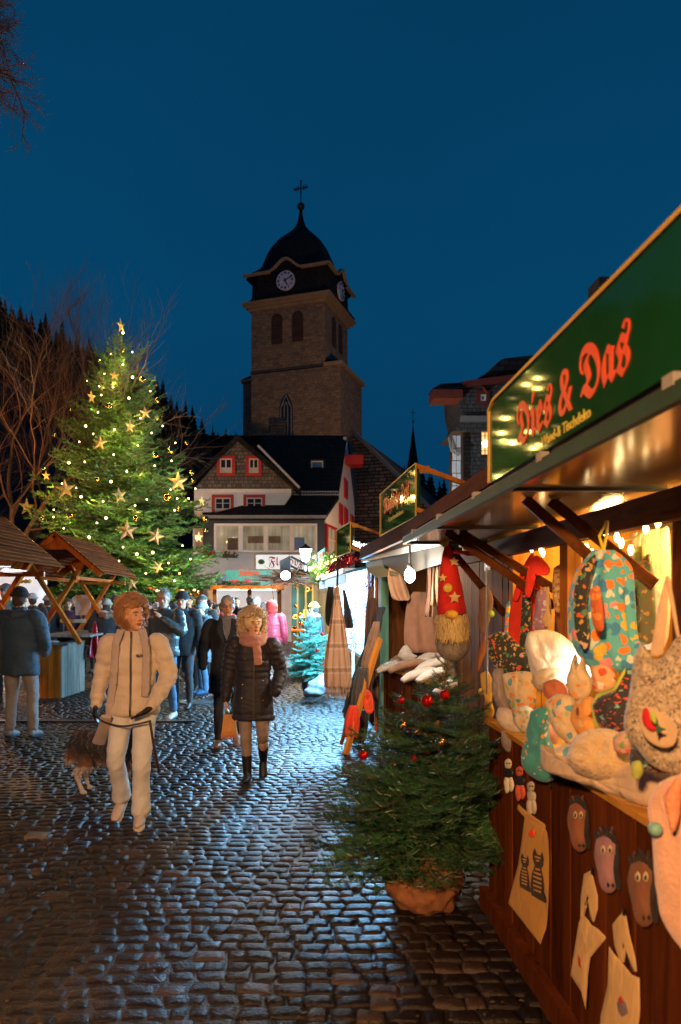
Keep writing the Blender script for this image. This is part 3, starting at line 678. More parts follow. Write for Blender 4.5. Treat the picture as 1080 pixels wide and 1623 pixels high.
MB().bbox(P(688, 631, Y-.8), P(734, 617, Y-.8)+Vector((0, 1.0, 0))).build('jetty_box', MT['redd'], sh)
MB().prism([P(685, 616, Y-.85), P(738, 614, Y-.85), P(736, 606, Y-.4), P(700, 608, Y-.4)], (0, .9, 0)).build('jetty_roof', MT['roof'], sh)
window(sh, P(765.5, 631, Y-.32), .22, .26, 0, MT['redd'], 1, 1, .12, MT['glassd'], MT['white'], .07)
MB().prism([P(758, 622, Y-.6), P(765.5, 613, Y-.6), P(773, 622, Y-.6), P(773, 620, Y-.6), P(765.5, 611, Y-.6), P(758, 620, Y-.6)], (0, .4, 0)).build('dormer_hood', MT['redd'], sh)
MT['lit'] = emit('lamp_lit_glass', (1.0, .5, .16), 1.6, (.6, .4, .2))
window(sh, P(772, 702.5, Y-.03), .46, .9, 0, MT['slate'], 3, 5, .05, MT['lit'], MT['dark'], .03)
MB().ell(P(770, 703, Y-.1), (.13, .04, .13), 10, 8).build('window_lamp', emit('lamp_globe', (1, .85, .7), 6), sh)
MB().prism([P(738, 790, Y-2), P(775, 745, Y-2), P(800, 745, Y-2), P(800, 790, Y-2)], (0, 2, 0)).build('porch_roof', MT['roof'], sh)
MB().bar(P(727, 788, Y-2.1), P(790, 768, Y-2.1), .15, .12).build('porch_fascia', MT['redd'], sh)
for k, px in enumerate((720, 727)):
    for j in range(9): MB().box(P(px+(.5 if j % 2 else 0), 700+j*20, 27.6), (.13, .08, .42)).build('quoin_board', MT['siding'], sh)
MB().tube([P(712, 693, 27.5), P(716, 714, 27.4), P(728, 722, 27.4)], .05, 6).build('downpipe', MT['lead'], sh)
chm = empty('brick_chimney', tuple(P(962, 480, 24)), 0, 'small brick chimney with a thin metal flue above the green sign', 'chimney')
MB().bbox(P(952, 560, 24), P(972, 459, 24.7)).bbox(P(950, 461, 23.9), P(974, 457, 24.8)).build('stack', brickmat('chimney_brick', (.10, .04, .025), (.06, .03, .02), (.04, .03, .025), 1, .22, .08), chm)
MB().tube([P(966, 458, 24.2), P(966, 446, 24.2)], .05, 8).build('flue', MT['dark'], chm)
# ---------------------------------------------------------------- stalls
MT['plank'] = wood('stained_plank', (.026, .0065, .0025), (.15, .038, .009), 'Z', .55, .3)
MT['plankd'] = wood('weathered_brown_plank', (.05, .018, .006), (.24, .09, .028), 'Z', .65, .25)
MT['planky'] = wood('pale_pine_plank', (.34, .13, .02), (.60, .29, .055), 'Z', .55, .12)
MT['post'] = wood('pine_post', (.30, .09, .015), (.60, .23, .045), 'Z', .55, .1)
MT['beam'] = wood('dark_beam', (.045, .014, .005), (.15, .05, .015), 'Y', .55, .15)
MT['orange'] = wood('orange_stained_timber', (.30, .05, .005), (.62, .14, .014), 'Z', .5, .2, coat=.2)
MT['board'] = wood('grey_board', (.10, .085, .07), (.28, .24, .2), 'Z', .6, .2)
MT['green'] = M('green_paint', (.012, .085, .035), .25, .15, 3, .06, coat=.5)
MT['signg'] = M('glossy_green_sign', (.008, .062, .020), .05, .12, 2, .015, .001, 3)
MT['signg'].node_tree.nodes['Principled BSDF'].inputs['Specular IOR Level'].default_value = .16
MT['rail'] = M('green_rail', (.022, .055, .028), .6, .2, 5, .1); MT['rail'].node_tree.nodes['Principled BSDF'].inputs['Specular IOR Level'].default_value = .15
MT['yel'] = M('yellow_edging', (.62, .38, .03), .4, .15, 4, .1)
MT['letter'] = M('orange_red_lettering', (.85, .075, .012), .4, .05, 3, 0)
MT['lettery'] = M('yellow_lettering', (.75, .6, .05), .4, .05, 3, 0)
def canopy_mat():
    m, t, b = node_mat('varnished_canopy_sheet')
    v = coords(t, (.25, 1, 1)); n = noise_n(t, 7, 4, .6, v, .3)
    r = ramp(t, n.outputs[0], [(.3, (.15, .075, .02)), (.7, (.34, .20, .06))]); lk(t, r.outputs[0], b.inputs['Base Color'])
    b.inputs['Roughness'].default_value = .22; b.inputs['Coat Weight'].default_value = .6; b.inputs['Coat Roughness'].default_value = .12
    bump(t, b, n.outputs[0], .15, .01); return m
MT['canopy'] = canopy_mat()
MT['bulb'] = emit('warm_bulb_glow', (1, .70, .30), 7, (1, .9, .7))
MT['bulbw'] = emit('cool_led_glow', (.82, .95, 1.0), 60, (1, 1, 1))
MT['panelw'] = emit('glowing_stall_back', (.86, .96, 1.0), .5, (.8, .8, .8))  # walls emit white themselves, standing in for lamplight on them

def planks(parent, name, mat, p0, p1, z0, z1, w, th, nrm, gap=.004, rs_=random.Random(5), ztop=None):
    """vertical boards from p0 to p1 (xy), each an object"""
    p0 = Vector((*p0, 0)); p1 = Vector((*p1, 0)); L = (p1-p0).length; d = (p1-p0)/L; n = max(1, round(L/w)); w = L/n; ang = math.atan2(d.y, d.x)
    me = MB().box((0, 0, 0), (w-gap, th, 1)).mesh(name, mat)
    off = Vector(); p = parent
    while p is not None: off += p.location; p = p.parent
    for k in range(n):
        c = p0+d*w*(k+.5)+Vector(nrm)*rs_.uniform(-.003, .003); h = (ztop(k/n) if ztop else z1)-z0
        put(name, me, parent, (c.x-off.x, c.y-off.y, z0+h/2-off.z), (0, 0, ang), (1, 1, h))
# ---- stall one, nearest on the right
s1 = empty('market_stall', (1.5, 2.6, 0), 0, 'nearest timber stall on the right with green sign reading Dies & Das, selling sewn toys', 'market stall')
planks(s1, 'skirt_board', MT['plank'], (1.12, .6), (1.12, 4.32), .10, 1.05, .118, .022, (1, 0, 0))
MB().bbox((1.06, .6, 0), (1.105, 4.34, .115)).build('base_board', MT['plank'], s1)
planks(s1, 'end_board', MT['plankd'], (1.13, 4.33), (1.5, 4.33), .0, 1.05, .12, .02, (0, 1, 0))
MB().bbox((1.09, .6, 1.05), (1.95, 4.36, 1.075)).build('counter', MT['planky'], s1)
for yy in (5.22, 4.2, 2.93, 1.2): MB().box((1.53, yy, 1.1), (.075, .12 if yy < 5 else .09, 2.16)).build('post', MT['post'] if yy != 2.93 else MT['plank'], s1)
MB().bar((1.47, .5, 2.12), (1.47, 6.9, 2.12), .07, .12).build('head_beam', MT['beam'], s1)
planks(s1, 'front_board', MT['plankd'], (1.5, 5.28), (1.5, 6.9), 0, 2.17, .14, .024, (1, 0, 0))
planks(s1, 'side_board', MT['planky'], (1.56, 5.2), (3.3, 5.2), 0, 2.35, .13, .02, (0, 1, 0))
planks(s1, 'back_board', MT['planky'], (3.3, .5), (3.3, 5.2), 0, 2.3, .16, .02, (1, 0, 0))
MB().bbox((1.5, .4, 2.235), (3.4, 6.9, 2.26)).build('ceiling', M('green_ceiling_board', (.16, .17, .05), .45, .2, 3, .1), s1)
MB().prism([(.9, .4, 2.30), (3.5, .4, 2.30), (3.5, .4, 2.5)], (0, 6.5, 0)).build('roof', MT['beam'], s1)
for a, b_ in ((.5, 3.05), (3.06, 4.67), (4.68, 5.9)):
    MB().bbox((.865, a, 2.205), (1.52, b_-.012, 2.225)).build('canopy_panel', MT['canopy'], s1)
MB().bbox((.84, .5, 2.19), (.865, 5.9, 2.235)).bbox((.865, 5.88, 2.19), (1.5, 5.905, 2.23)).build('canopy_edge', MT['rail'], s1)
MB().bbox((.872, .5, 2.225), (.9, 6.1, 2.262)).build('shadow_gap', MT['dark'], s1)  # solid dark strip put in as the shade of the open gap
MB().bbox((.86, 3.32, 2.262), (.90, 6.0, 2.35)).build('fascia', MT['beam'], s1)
for yy in (3.06, 4.68): MB().box((1.19, yy, 2.198), (.62, .03, .012)).build('canopy_seam', MT['dark'], s1)
for a, b_ in (((1.02, 3.35, 2.2), (1.49, 3.25, 1.74)), ((1.16, 3.42, 2.2), (1.50, 3.15, 1.82)), ((1.0, 4.95, 2.2), (1.49, 4.35, 1.72)), ((1.1, 5.0, 2.2), (1.5, 4.3, 1.80)), ((1.22, 6.0, 2.18), (1.48, 5.35, 1.66))):
    MB().bar(a, b_, .028, .045).build('canopy_strut', MT['beam'], s1)
for yy in (1.7, 2.6, 3.55, 4.45, 5.4): MB().box((.852, yy, 2.243), (.03, .05, .03)).build('clip', MT['lead'], s1)
# sign one
sg1 = empty('stall_sign', (.85, 1.9, 2.26), 0, 'large dark green sign with red blackletter words Dies & Das', 'sign')
MB().prism([(.85, .5, 2.262), (.85, 3.3, 2.262), (.85, 3.3, 2.575), (.85, 3.22, 2.60), (.85, .5, 2.60)], (.03, 0, 0)).build('sign_board', MT['signg'], sg1)
MB().bbox((.842, .5, 2.598), (.885, 3.23, 2.612)).bbox((.842, 3.29, 2.262), (.885, 3.305, 2.577)).bar((.86, 3.3, 2.575), (.86, 3.22, 2.605), .04, .012).build('sign_edging', MT['yel'], sg1)
text('lettering', fraktur('Dies & Das'), .215, MT['letter'], sg1, (.848, 2.89, 2.335), (0, -1, 0), (0, 0, 1), .0015, fit=.97)
text('small_lettering', 'Wand-& Tischdeko', .05, MT['lettery'], sg1, (.848, 2.60, 2.277), (0, -1, 0), (0, 0, 1), .001, fit=.43)
# signs two and three on their stands
def stand_sign(pR, pL, z0, z1, label, word, sub, dark=False):
    s = empty('stall_sign', (pR[0], pR[1], z0), 0, label, 'sign')
    a = Vector((*pR, 0)); b = Vector((*pL, 0)); d = (b-a).normalized(); n = Vector((-d.y, d.x, 0)); n = -n if n.x > 0 else n
    Zv = Vector((0, 0, 1)); L = (b-a).length
    MB().prism([a+Zv*z0, b+Zv*z0, b+Zv*z1, a+Zv*z1], -n*.03).build('sign_board', MT['signg'], s)
    e_ = MB(); o = n*.004
    e_.bar(a+Zv*z0+o, b+Zv*z0+o, .012, .012).bar(a+Zv*z1+o, b+Zv*z1+o, .012, .012).bar(a+Zv*z0+o, a+Zv*z1+o, .012, .012, up=d).bar(b+Zv*z0+o, b+Zv*z1+o, .012, .012, up=d)
    e_.build('sign_edging', MT['yel'], s)
    if word: text('lettering', fraktur(word), .2, MT['letter'], s, b-d*L*.13+n*.005+Zv*(z0+(z1-z0)*.47), -d, (0, 0, 1), .0015, fit=L*.72)
    if sub: text('small_lettering', sub, .06, MT['lettery'], s, b-d*L*.28+n*.005+Zv*(z0+(z1-z0)*.22), -d, (0, 0, 1), .001, fit=L*.42)
    for zz in (z1-.02, z0+.06):
        MB().bar(a+Zv*zz, a+Zv*(zz-.18)+Vector((.52, .05, 0)), .035, .035).build('brace', MT['post'], s)
    MB().box(a+Zv*(z1-.05)-n*.06, (.08, .05, .05)).build('bracket', MT['post'], s)
    return s
stand_sign((.95, 5.9), (.87, 7.65), 2.40, 2.82, 'green sign with red blackletter on a braced stand above the fleece stall', 'Magische Zeit', 'Geschenkideen')
stand_sign((.75, 10.1), (.63, 11.35), 2.40, 2.80, 'smaller dark sign seen edge-on above the blue-white lit stall', '', '')
# ---- stall two, furs and leather
s2 = empty('market_stall', (1.9, 8.5, 0), 0, 'fleece and leather stall with green posts and dazzling white lamp behind the decorated fir', 'market stall')
fa, fb = Vector((1.58, 6.98, 0)), Vector((1.12, 10.1, 0)); fd = (fb-fa).normalized(); fn = Vector((-fd.y, fd.x, 0))  # towards the street (-x)
Zv = Vector((0, 0, 1))
planks(s2, 'skirt_board', MT['plank'], fa.xy, fb.xy, 0, .86, .13, .025, (1, 0, 0))
MB().prism([fa+fn*.05+Zv*.88, fb+fn*.05+Zv*.88, fb-fn*.9+Zv*.88, fa-fn*.9+Zv*.88], (0, 0, .03)).build('counter', MT['planky'], s2)
MT['mint'] = M('mint_green_paint', (.12, .30, .20), .45, .12, 4, .15)
for px, Yp in ((608, 9.9), (722, 7.35)):
    c = hit(px, 960, fa, fn); MB().box((c.x, c.y, 1.15), (.11 if px > 700 else .14, .1, 2.3), math.atan2(fd.y, fd.x)).build('post', MT['mint'], s2)
c = hit(598, 960, fa, fn); MB().box((c.x, c.y, 1.15), (.07, .06, 2.3)).build('post', MT['orange'], s2)
bk = -fn*1.5
MB().prism([fa+bk, fb+bk, fb+bk+Zv*2.4, fa+bk+Zv*2.4], -fn*.03).build('back_wall', MT['planky'], s2)
MB().prism([fb+fd*.1, fb+fd*.1+bk, fb+fd*.1+bk+Zv*2.4, fb+fd*.1+Zv*2.4], fd*.03).build('side_wall', MT['plankd'], s2)
r_a, r_b = fa+fn*.25+fd*(-.9), fb+fn*.25
MB().prism([r_a+Zv*2.37, r_b+Zv*2.34, r_b-fn*2+Zv*2.6, r_a-fn*2+Zv*2.6], (0, 0, .05)).build('roof', MT['beam'], s2)
MB().bar((.955, 5.75, 2.33), (.8, 9.0, 2.31), .04, .13).build('fascia', MT['beam'], s2)
w_a, w_b = hit(701, 858, fa+fn*.2, fn), hit(575, 887, fa+fn*.2, fn)
MB().bar(w_a, w_b, .04, .07).build('awning_rail', M('white_awning_rail', (.7, .7, .7), .4, .1), s2)
def val(pts, col, nm):
    MB().prism([hit(px, py, fa+fn*.16, fn) for px, py in pts], fn*-.012).build('valance_panel', M(nm, col, .6, .1, 3, .1), s2)
val([(640, 872), (704, 862), (704, 892), (668, 903), (640, 912), (606, 893), (606, 884)], (.055, .052, .045), 'grey_valance')
val([(580, 890), (605, 885), (608, 900), (632, 911), (598, 916), (582, 905)], (.30, .30, .15), 'cream_valance')
MB().prism([r_a+Zv*2.33, r_b+Zv*2.30, r_b+Zv*2.37-fn*.02, r_a+Zv*2.4-fn*.02], fn*.02).build('roof_edge', MT['board'], s2)
lp = P(650, 912, 7.6)
lm = empty('stall_lamp', tuple(lp), 0, 'dazzling white bulb hanging in the fleece stall', 'lamp')
MB().ell(lp, (.055, .055, .075), 12, 8).build('bulb', MT['bulbw'], lm); MB().tube([lp+Zv*.07, lp+Zv*.35], .012, 6).ell(lp+Zv*.09, .03, 8, 6).build('lamp_cord', MT['dark'], lm)
light('lamp_light', tuple(lp+fn*.10), 100, (1, .84, .66), .07, lm)
# fleeces on the counter
r6 = random.Random(8); MT['fleece'] = M('white_fleece', (.66, .58, .50), .95, .18, 12, .9, .02, 60, sheen=.6); MT['fleeceb'] = M('brown_fleece', (.32, .17, .09), .95, .3, 12, .9, .02, 60, sheen=.4)
for k in range(15):
    t = k/14; c = fa.lerp(fb, .08+.8*t)+fn*(.02-.22*(k % 3))+Zv*(.93+.05*(k % 2)+.04*(k % 3)); L = .28
    d = (fn+Vector((0, 0, -.15))).normalized()
    pts = smooth_pts([tuple(c-d*L*1.0)+(.03,), tuple(c-d*L*.4+Zv*.03)+(.062,), tuple(c+d*L*.3+Zv*.01)+(.062,), tuple(c+d*L*.7-Zv*.03)+(.035,)], 4)
    o = MB().tube([p[:3] for p in pts], [(p[3]*1.4, p[3]*.8) for p in pts], 10).build('rolled_fleece', MT['fleece'] if k % 4 != 1 else MT['fleeceb'], None, True)
    tag(o, 'rolled sheepskin lying on the counter of the fleece stall', 'fleece', 'sheepskins on the fleece stall counter')
def traced(name, pts, pt, nrm, th, mat, label=None, cat=None, parent=None, back=.6, wr=0, group=None, sub=2, rings=9):
    """soft or flat thing: outline in the plane through pt, given real thickness"""
    q = [hit(px, py, pt, nrm) for px, py in pts]
    if sub > 1:
        q = [Vector(p) for p in smooth_pts([tuple(p) for p in q+[q[0]]], sub)[:-1]]
    n = Vector(nrm).normalized()
    if n.y > 0: n = -n
    o = MB().pillow(q, n, th, rings, back, wr).build(name, mat, parent, True)
    if label: tag(o, label, cat, group)
    return o
def drape(name, rows, Y, th, folds, mat, label=None, cat=None, parent=None, seed=0, n=40, fr=0):
    """hanging cloth: rows (py, pxL, pxR), closed folded section"""
    rows = [tuple(r) for r in smooth_pts(rows, 3)]; vs = []; ph = seed*1.7
    for j, (py, a, b) in enumerate(rows):
        t = j/(len(rows)-1)
        for k in range(n):
            u_ = 2*PI*k/n; cx = -math.cos(u_); sy = math.sin(u_)
            px = (a+b)/2+cx*(b-a)/2
            f = (1-2*abs(math.sin(cx*folds*.7+ph+.6*math.sin(t*4+seed))))*th*1.5+math.sin(cx*folds*2.3+ph*2+t*3)*th*.5
            p = P(px, py+(fr*math.sin(cx*folds*1.3+seed)*t**4), Y)
            vs.append(p+Vector((0, -(sy*th*.45)+f*(.35+.65*t), 0)))
    m = len(rows); fs = [(i*n+k, i*n+(k+1) % n, (i+1)*n+(k+1) % n, (i+1)*n+k) for i in range(m-1) for k in range(n)]
    fs += [tuple(range(n))[::-1], tuple((m-1)*n+k for k in range(n))]
    o = MB().add(vs, fs).build(name, mat, parent, True)
    if label: tag(o, label, cat)
    return o
CL = lambda name, c, var=.2, **k: wrinkle(M(name, c, .85, var, k.get('scale', 8), .45, .003, 140, sheen=.06))
back2 = fa-fn*.75
drape('leather_apron', [(938, 655, 690), (955, 645, 700), (1000, 640, 704), (1034, 643, 706)], 9.2, .03, 4, CL('tan_apron_leather', (.34, .17, .10)), 'tan leather apron hanging between the two green posts', 'apron')
drape('sheepskin', [(895, 618, 630), (915, 614, 640), (945, 620, 650), (952, 628, 645)], 9.0, .04, 3, CL('pinkish_hide', (.45, .24, .13)), 'curled orange sheepskin hanging beside the white bulb', 'sheepskin')
drape('hide_strip', [(900, 690, 702), (930, 685, 698), (950, 684, 696)], 8.3, .02, 3, CL('brown_hide_a', (.22, .10, .05)), 'dark brown hide strip hanging right of the white bulb', 'hide')
for k, (x0, x1, c) in enumerate(((676, 684, (.32, .18, .10)), (685, 693, (.18, .08, .04)), (694, 702, (.4, .22, .12)), (668, 675, (.25, .13, .08)))):
    drape('leather_bag', [(898, x0+10, x1+12), (930, x0+8, x1+12), (960+6*k, x0+6, x1+11)], 7.9+.1*k, .03, 3, CL('hanging_leather_%d' % k, c), None, None, None, k)
    tag(COL.objects[-1], ('brown leather bag in the row at the right of the fleece stall'), 'bag', 'leather bags on the fleece stall')
drape('dark_bag', [(960, 708, 714), (975, 702, 722), (995, 700, 724), (1005, 706, 718)], 7.3, .05, 2, CL('black_bag', (.03, .02, .02)), 'small dark bag hanging against the nearer green post', 'bag')
drape('fur_mitten', [(968, 716, 724), (985, 712, 730), (1010, 714, 730)], 7.15, .04, 2, CL('brown_fur_mitten', (.28, .15, .09)), 'brown fur mittens hanging right of the nearer green post', 'mittens')
traced('white_fleece', [(705, 955), (716, 948), (727, 955), (728, 972), (716, 980), (706, 970)], (0, 7.3, 0), (0, -1, 0), .06, MT['fleece'], 'tuft of white fleece at the stall edge beside the gnome', 'fleece', wr=.02)
traced('white_fleece', [(705, 1025), (716, 1018), (728, 1030), (730, 1060), (718, 1075), (703, 1060)], (0, 7.1, 0), (0, -1, 0), .08, MT['fleece'], 'heap of white fleece on the counter behind the tree top', 'fleece', wr=.02)
traced('white_fleece', [(630, 1040), (636, 1028), (645, 1022), (655, 1036), (662, 1040), (645, 1050)], (0, 9.2, 0), (0, -1, 0), .08, MT['fleece'], 'peaked white fleece at the far green post', 'fleece', wr=.02)
# hanging brown coats at the far end
for k, (rows, c, lb) in enumerate(([[(948, 588, 596), (970, 586, 599), (1040, 583, 603), (1112, 580, 602)], (.17, .08, .045), 'long brown leather coat hanging by the orange post'], [[(930, 606-20, 612-18), (960, 580, 590), (1030, 576, 588), (1108, 573, 586)], (.28, .14, .085), 'reddish brown leather coat hanging left of the other coat'])):
    drape('leather_coat', rows, 9.7+.2*k, .05, 5, CL('coat_leather_%d' % k, c), lb, 'coat', None, k)
# leaning rack of shawls
rk = empty('leaning_rack', (.7, 8.7, 0), 0, 'orange wooden rack leaning beside the fleece stall, hung with shawls', 'rack')
MB().bar(P(602, 1012, 9.1), P(548, 1196, 8.6), .045, .07).build('rack_board', M('bright_orange_board', (.75, .26, .03), .5, .1, 4), rk)
MB().bar(P(598, 985, 9.3), P(541, 1180, 8.9), .03, .03).build('rack_leg', MT['orange'], rk)
MB().bar(P(609, 962, 9.3), P(545, 1130, 9.3), .05, .05).build('rack_pole', CL('dark_pole', (.03, .04, .05)), rk)
def slantd(name, rows, Y, th, c, lb, cat):
    return drape(name, rows, Y, th, 7, CL(name+'_wool', c), lb, cat, None, len(name))
def slant(name, pts, Y, th, c, lb, cat, wr=.05):
    traced(name, pts, (0, Y, 0), (0, -1, 0), th*.5, CL(name+'_%d' % len(bpy.data.materials), c), lb, cat, wr=wr)
slantd('grey_shawl', [(962, 600, 608), (1000, 588, 604), (1060, 563, 585), (1110, 548, 572), (1138, 545, 562)], 9.25, .045, (.05, .06, .07), 'dark blue-grey shawl slung along the leaning rack', 'shawl')
slantd('brown_shawl', [(985, 592, 602), (1020, 580, 601), (1050, 572, 593), (1072, 571, 586)], 9.1, .045, (.30, .17, .10), 'brown fringed shawl at the top of the leaning rack', 'shawl')
slantd('knitted_shawl', [(1058, 568, 584), (1095, 557, 583), (1128, 555, 572)], 8.9, .045, (.09, .075, .065), 'dark knitted shawl end hanging from the rack', 'shawl')
slantd('orange_scarf', [(1118, 554, 567), (1140, 547, 571), (1168, 543, 569)], 8.7, .04, (.85, .07, .02), 'bright orange-red scarf ends low on the leaning rack', 'scarf')
slant('orange_cloth', [(582, 1092), (590, 1100), (593, 1125), (586, 1132), (578, 1124), (577, 1105)], 8.8, .04, (.85, .08, .02), 'bright orange-red mitten hanging right of the orange board', 'mitten')
slantd('dark_hanging', [(1125, 566, 582), (1150, 560, 584), (1178, 558, 578)], 9.2, .05, (.04, .03, .03), 'dark cloth bundle at the foot of the leaning rack', 'cloth')
# fringed shawl hung in the street
MT['shawl'] = None
def shawl_mat():
    m, t, b = node_mat('checked_camel_wool')
    v = coords(t, (1, 1, 1)); sp_ = t.nodes.new('ShaderNodeSeparateXYZ'); lk(t, v, sp_.inputs[0])
    wv = t.nodes.new('ShaderNodeMath'); wv.operation = 'SINE'; ml = t.nodes.new('ShaderNodeMath'); ml.operation = 'MULTIPLY'; ml.inputs[1].default_value = 22
    lk(t, sp_.outputs[2], ml.inputs[0]); lk(t, ml.outputs[0], wv.inputs[0])
    r = ramp(t, wv.outputs[0], [(0, (.50, .30, .18)), (.55, (.50, .30, .18)), (.7, (.62, .44, .3)), (.95, (.36, .2, .11))])
    lk(t, r.outputs[0], b.inputs['Base Color']); b.inputs['Roughness'].default_value = .9; b.inputs['Sheen Weight'].default_value = .3
    bump(t, b, noise_n(t, 200, 2, .6, v).outputs[0], .4, .003); return m
MT['shawl'] = shawl_mat()
shw = drape('fringed_shawl', [(926, 533, 537), (960, 527, 542), (1000, 521, 549), (1045, 514, 555), (1070, 513, 558), (1090, 514, 557)], 9.0, .045, 10, MT['shawl'], 'camel checked fringed shawl hanging from the awning into the street', 'shawl', None, 2)
fg = MB(); r7 = random.Random(4)
for k in range(46):
    px = 516+38*k/45; py = 1086+6*math.sin(k*.7)*r7.random(); fg.bar(P(px, py, 9.0+r7.uniform(-.06, .06)), P(px+r7.uniform(-1, 1), py+r7.uniform(12, 20), 9.0+r7.uniform(-.05, .05)), .006, .006)
fg.build('fringe', MT['shawl'], shw, world=True).location = (0, 0, 0)
MB().tube([P(536, 885, 9.3), P(535, 927, 9.0)], .012, 6).build('hanging_cord', MT['dark'], shw)
drape('black_bag', [(930, 520, 528), (960, 516, 530), (985, 516, 530), (992, 520, 528)], 9.3, .05, 2, CL('black_wool', (.025, .022, .022)), 'black bag hanging left of the camel shawl', 'bag')
drape('black_bag', [(935, 543, 547), (965, 545, 555), (990, 545, 560), (996, 549, 558)], 9.3, .05, 2, CL('black_wool_b', (.035, .03, .03)), 'black bag hanging right of the camel shawl', 'bag')
# ---- stall three, cold white light
s3 = empty('market_stall', (1.6, 13, 0), 0, 'blue awning stall glowing cold white behind the camel shawl', 'market stall')
ga, gb = Vector((1.10, 10.9, 0)), Vector((.90, 15.2, 0)); gd = (gb-ga).normalized(); gn = Vector((-gd.y, gd.x, 0))
planks(s3, 'skirt_board', MT['plankd'], ga.xy, gb.xy, 0, .85, .14, .025, (1, 0, 0))
MB().prism([ga+Zv*.86, gb+Zv*.86, gb-gn*.8+Zv*.86, ga-gn*.8+Zv*.86], (0, 0, .03)).build('counter', MT['board'], s3)
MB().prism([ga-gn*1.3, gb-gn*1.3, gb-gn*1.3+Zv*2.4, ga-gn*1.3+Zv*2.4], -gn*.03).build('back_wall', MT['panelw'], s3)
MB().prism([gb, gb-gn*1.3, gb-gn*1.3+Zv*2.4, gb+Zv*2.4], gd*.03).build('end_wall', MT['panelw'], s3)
MB().prism([ga, ga-gn*1.4, ga-gn*1.4+Zv*2.4, ga+Zv*2.4], gd*-.03).build('near_wall', MT['plankd'], s3)
MT['blue'] = M('blue_awning_cloth', (.05, .22, .36), .6, .1, 4, .2)
MB().prism([ga+gn*.4+Zv*2.12-gd*.3, gb+gn*.4+Zv*2.12, gb-gn*1.4+Zv*2.6, ga-gn*1.4+Zv*2.6-gd*.3], (0, 0, .04)).build('awning', MT['blue'], s3)
MB().prism([ga+gn*.4+Zv*2.12-gd*.3, gb+gn*.4+Zv*2.12, gb+gn*.4+Zv*1.98, ga+gn*.4+Zv*1.98-gd*.3], -gn*.01).build('awning_valance', MT['blue'], s3)
MB().bar(ga+gn*.42+Zv*2.17-gd*.3, gb+gn*.42+Zv*2.17, .03, .07).build('awning_rail', M('pale_rail', (.6, .7, .75), .4), s3)
tin = MB(); r8 = random.Random(6)
for k in range(1400):
    t = r8.random(); c = (ga+gn*.35-gd*.5).lerp(gb+gn*.25, t)+Zv*(2.32+r8.uniform(-.05, .09))+gn*r8.uniform(-.1, .06); tin.box(c, (.05, .008, .004), Matrix.Rotation(r8.uniform(0, 6), 3, (r8.random(), r8.random(), r8.random()+.1)))
o = tin.build('red_tinsel', M('red_tinsel_foil', (.6, .02, .02), .2, .3, 5, 0, metal=.8), None); tag(o, 'thick red tinsel garland along the edge of the blue awning roof', 'garland')
for c0, off in ((ga, .03), (ga.lerp(gb, .42), .03)):
    MB().box(c0+gn*off+Zv*1.2, (.05, .05, 2.1)).build('post', M('white_post', (.7, .7, .75), .4), s3)
    tp = MB()
    for k in range(420):
        a = r8.uniform(0, 6.28); tp.box(c0+gn*off+Vector((math.cos(a)*.05, math.sin(a)*.05, r8.uniform(.9, 2.1))), (.045, .007, .004), Matrix.Rotation(r8.uniform(0, 6), 3, (r8.random(), r8.random(), r8.random()+.1)))
    o = tp.build('purple_tinsel', M('purple_tinsel_foil', (.4, .03, .45), .2, .4, 5, 0, metal=.7), None)
    tag(o, 'purple tinsel wound round the %s post of the white lit stall' % ('nearer' if off == .03 and c0 is ga else 'farther'), 'tinsel')
for k in range(5):
    c = ga.lerp(gb, .15+.18*k)-gn*.5; drape_c = MB()
    drape_c.tube([c+Zv*2.1, c+Zv*1.7, c+Zv*(1.2)], [.02, .09, .05], 10).build('hanging_ornament', M('silver_ornament_%d' % k, (.5, .6, .65), .3, .3, 9, metal=.4), None)
    tag(COL.objects[-1], 'pale hanging ornament inside the white lit stall', 'ornament', 'ornaments inside the white lit stall')
for k, t in enumerate((.12, .45, .8)):
    c = ga.lerp(gb, t)+gn*.12+Zv*2.03
    lm = empty('led_lamp', tuple(c), 0, ('nearest', 'middle', 'farthest')[k]+' cold white strip lamp under the blue awning', 'lamp')
    MB().box(c, (.06, .5, .03), math.atan2(gd.y, gd.x)-PI/2).build('lamp_tube', MT['bulbw'], lm)
    light('lamp_light', tuple(c+Vector((0, 0, -.06))), (950, 740, 480)[k], (.24, .62, 1.0), .06, lm)
# ---- hut with twig roof further on
s4 = empty('market_stall', (.6, 18, 0), 0, 'brown hut with twig covered roof and golden lit window at the street end', 'market stall')
planks(s4, 'wall_board', MT['plankd'], P(497, 0, 17).xy, P(519, 0, 17).xy, 0, 2.28, .13, .03, (0, 1, 0))
planks(s4, 'parapet_board', MT['plankd'], P(462, 0, 17).xy, P(497, 0, 17).xy, 0, 1.08, .13, .03, (0, 1, 0))
MB().bbox((P(462, 0, 17).x, 19.2, 0), (P(522, 0, 17).x, 19.25, 2.3)).build('back_wall', M('teal_curtain', (.03, .19, .19), .7, .3, 5), s4)
MB().bbox((P(519, 0, 17).x, 17, 0), (P(519, 0, 17).x+.04, 19.2, 2.3)).build('side_wall', MT['orange'], s4)
MB().bbox((P(450, 0, 17).x, 16.7, 2.32), (P(524, 0, 17).x, 19.4, 2.4)).build('roof', MT['beam'], s4)
MB().bbox((P(462, 0, 17).x, 16.9, 1.06), (P(497, 0, 17).x, 17.4, 1.10)).build('counter', MT['orange'], s4)
for px in (472, 485, 496): MB().bbox(P(px-1.2, 928, 16.95)-Zv*1.2, P(px+1.2, 926, 17.05)).build('post', MT['post'], s4)
tw = MB()
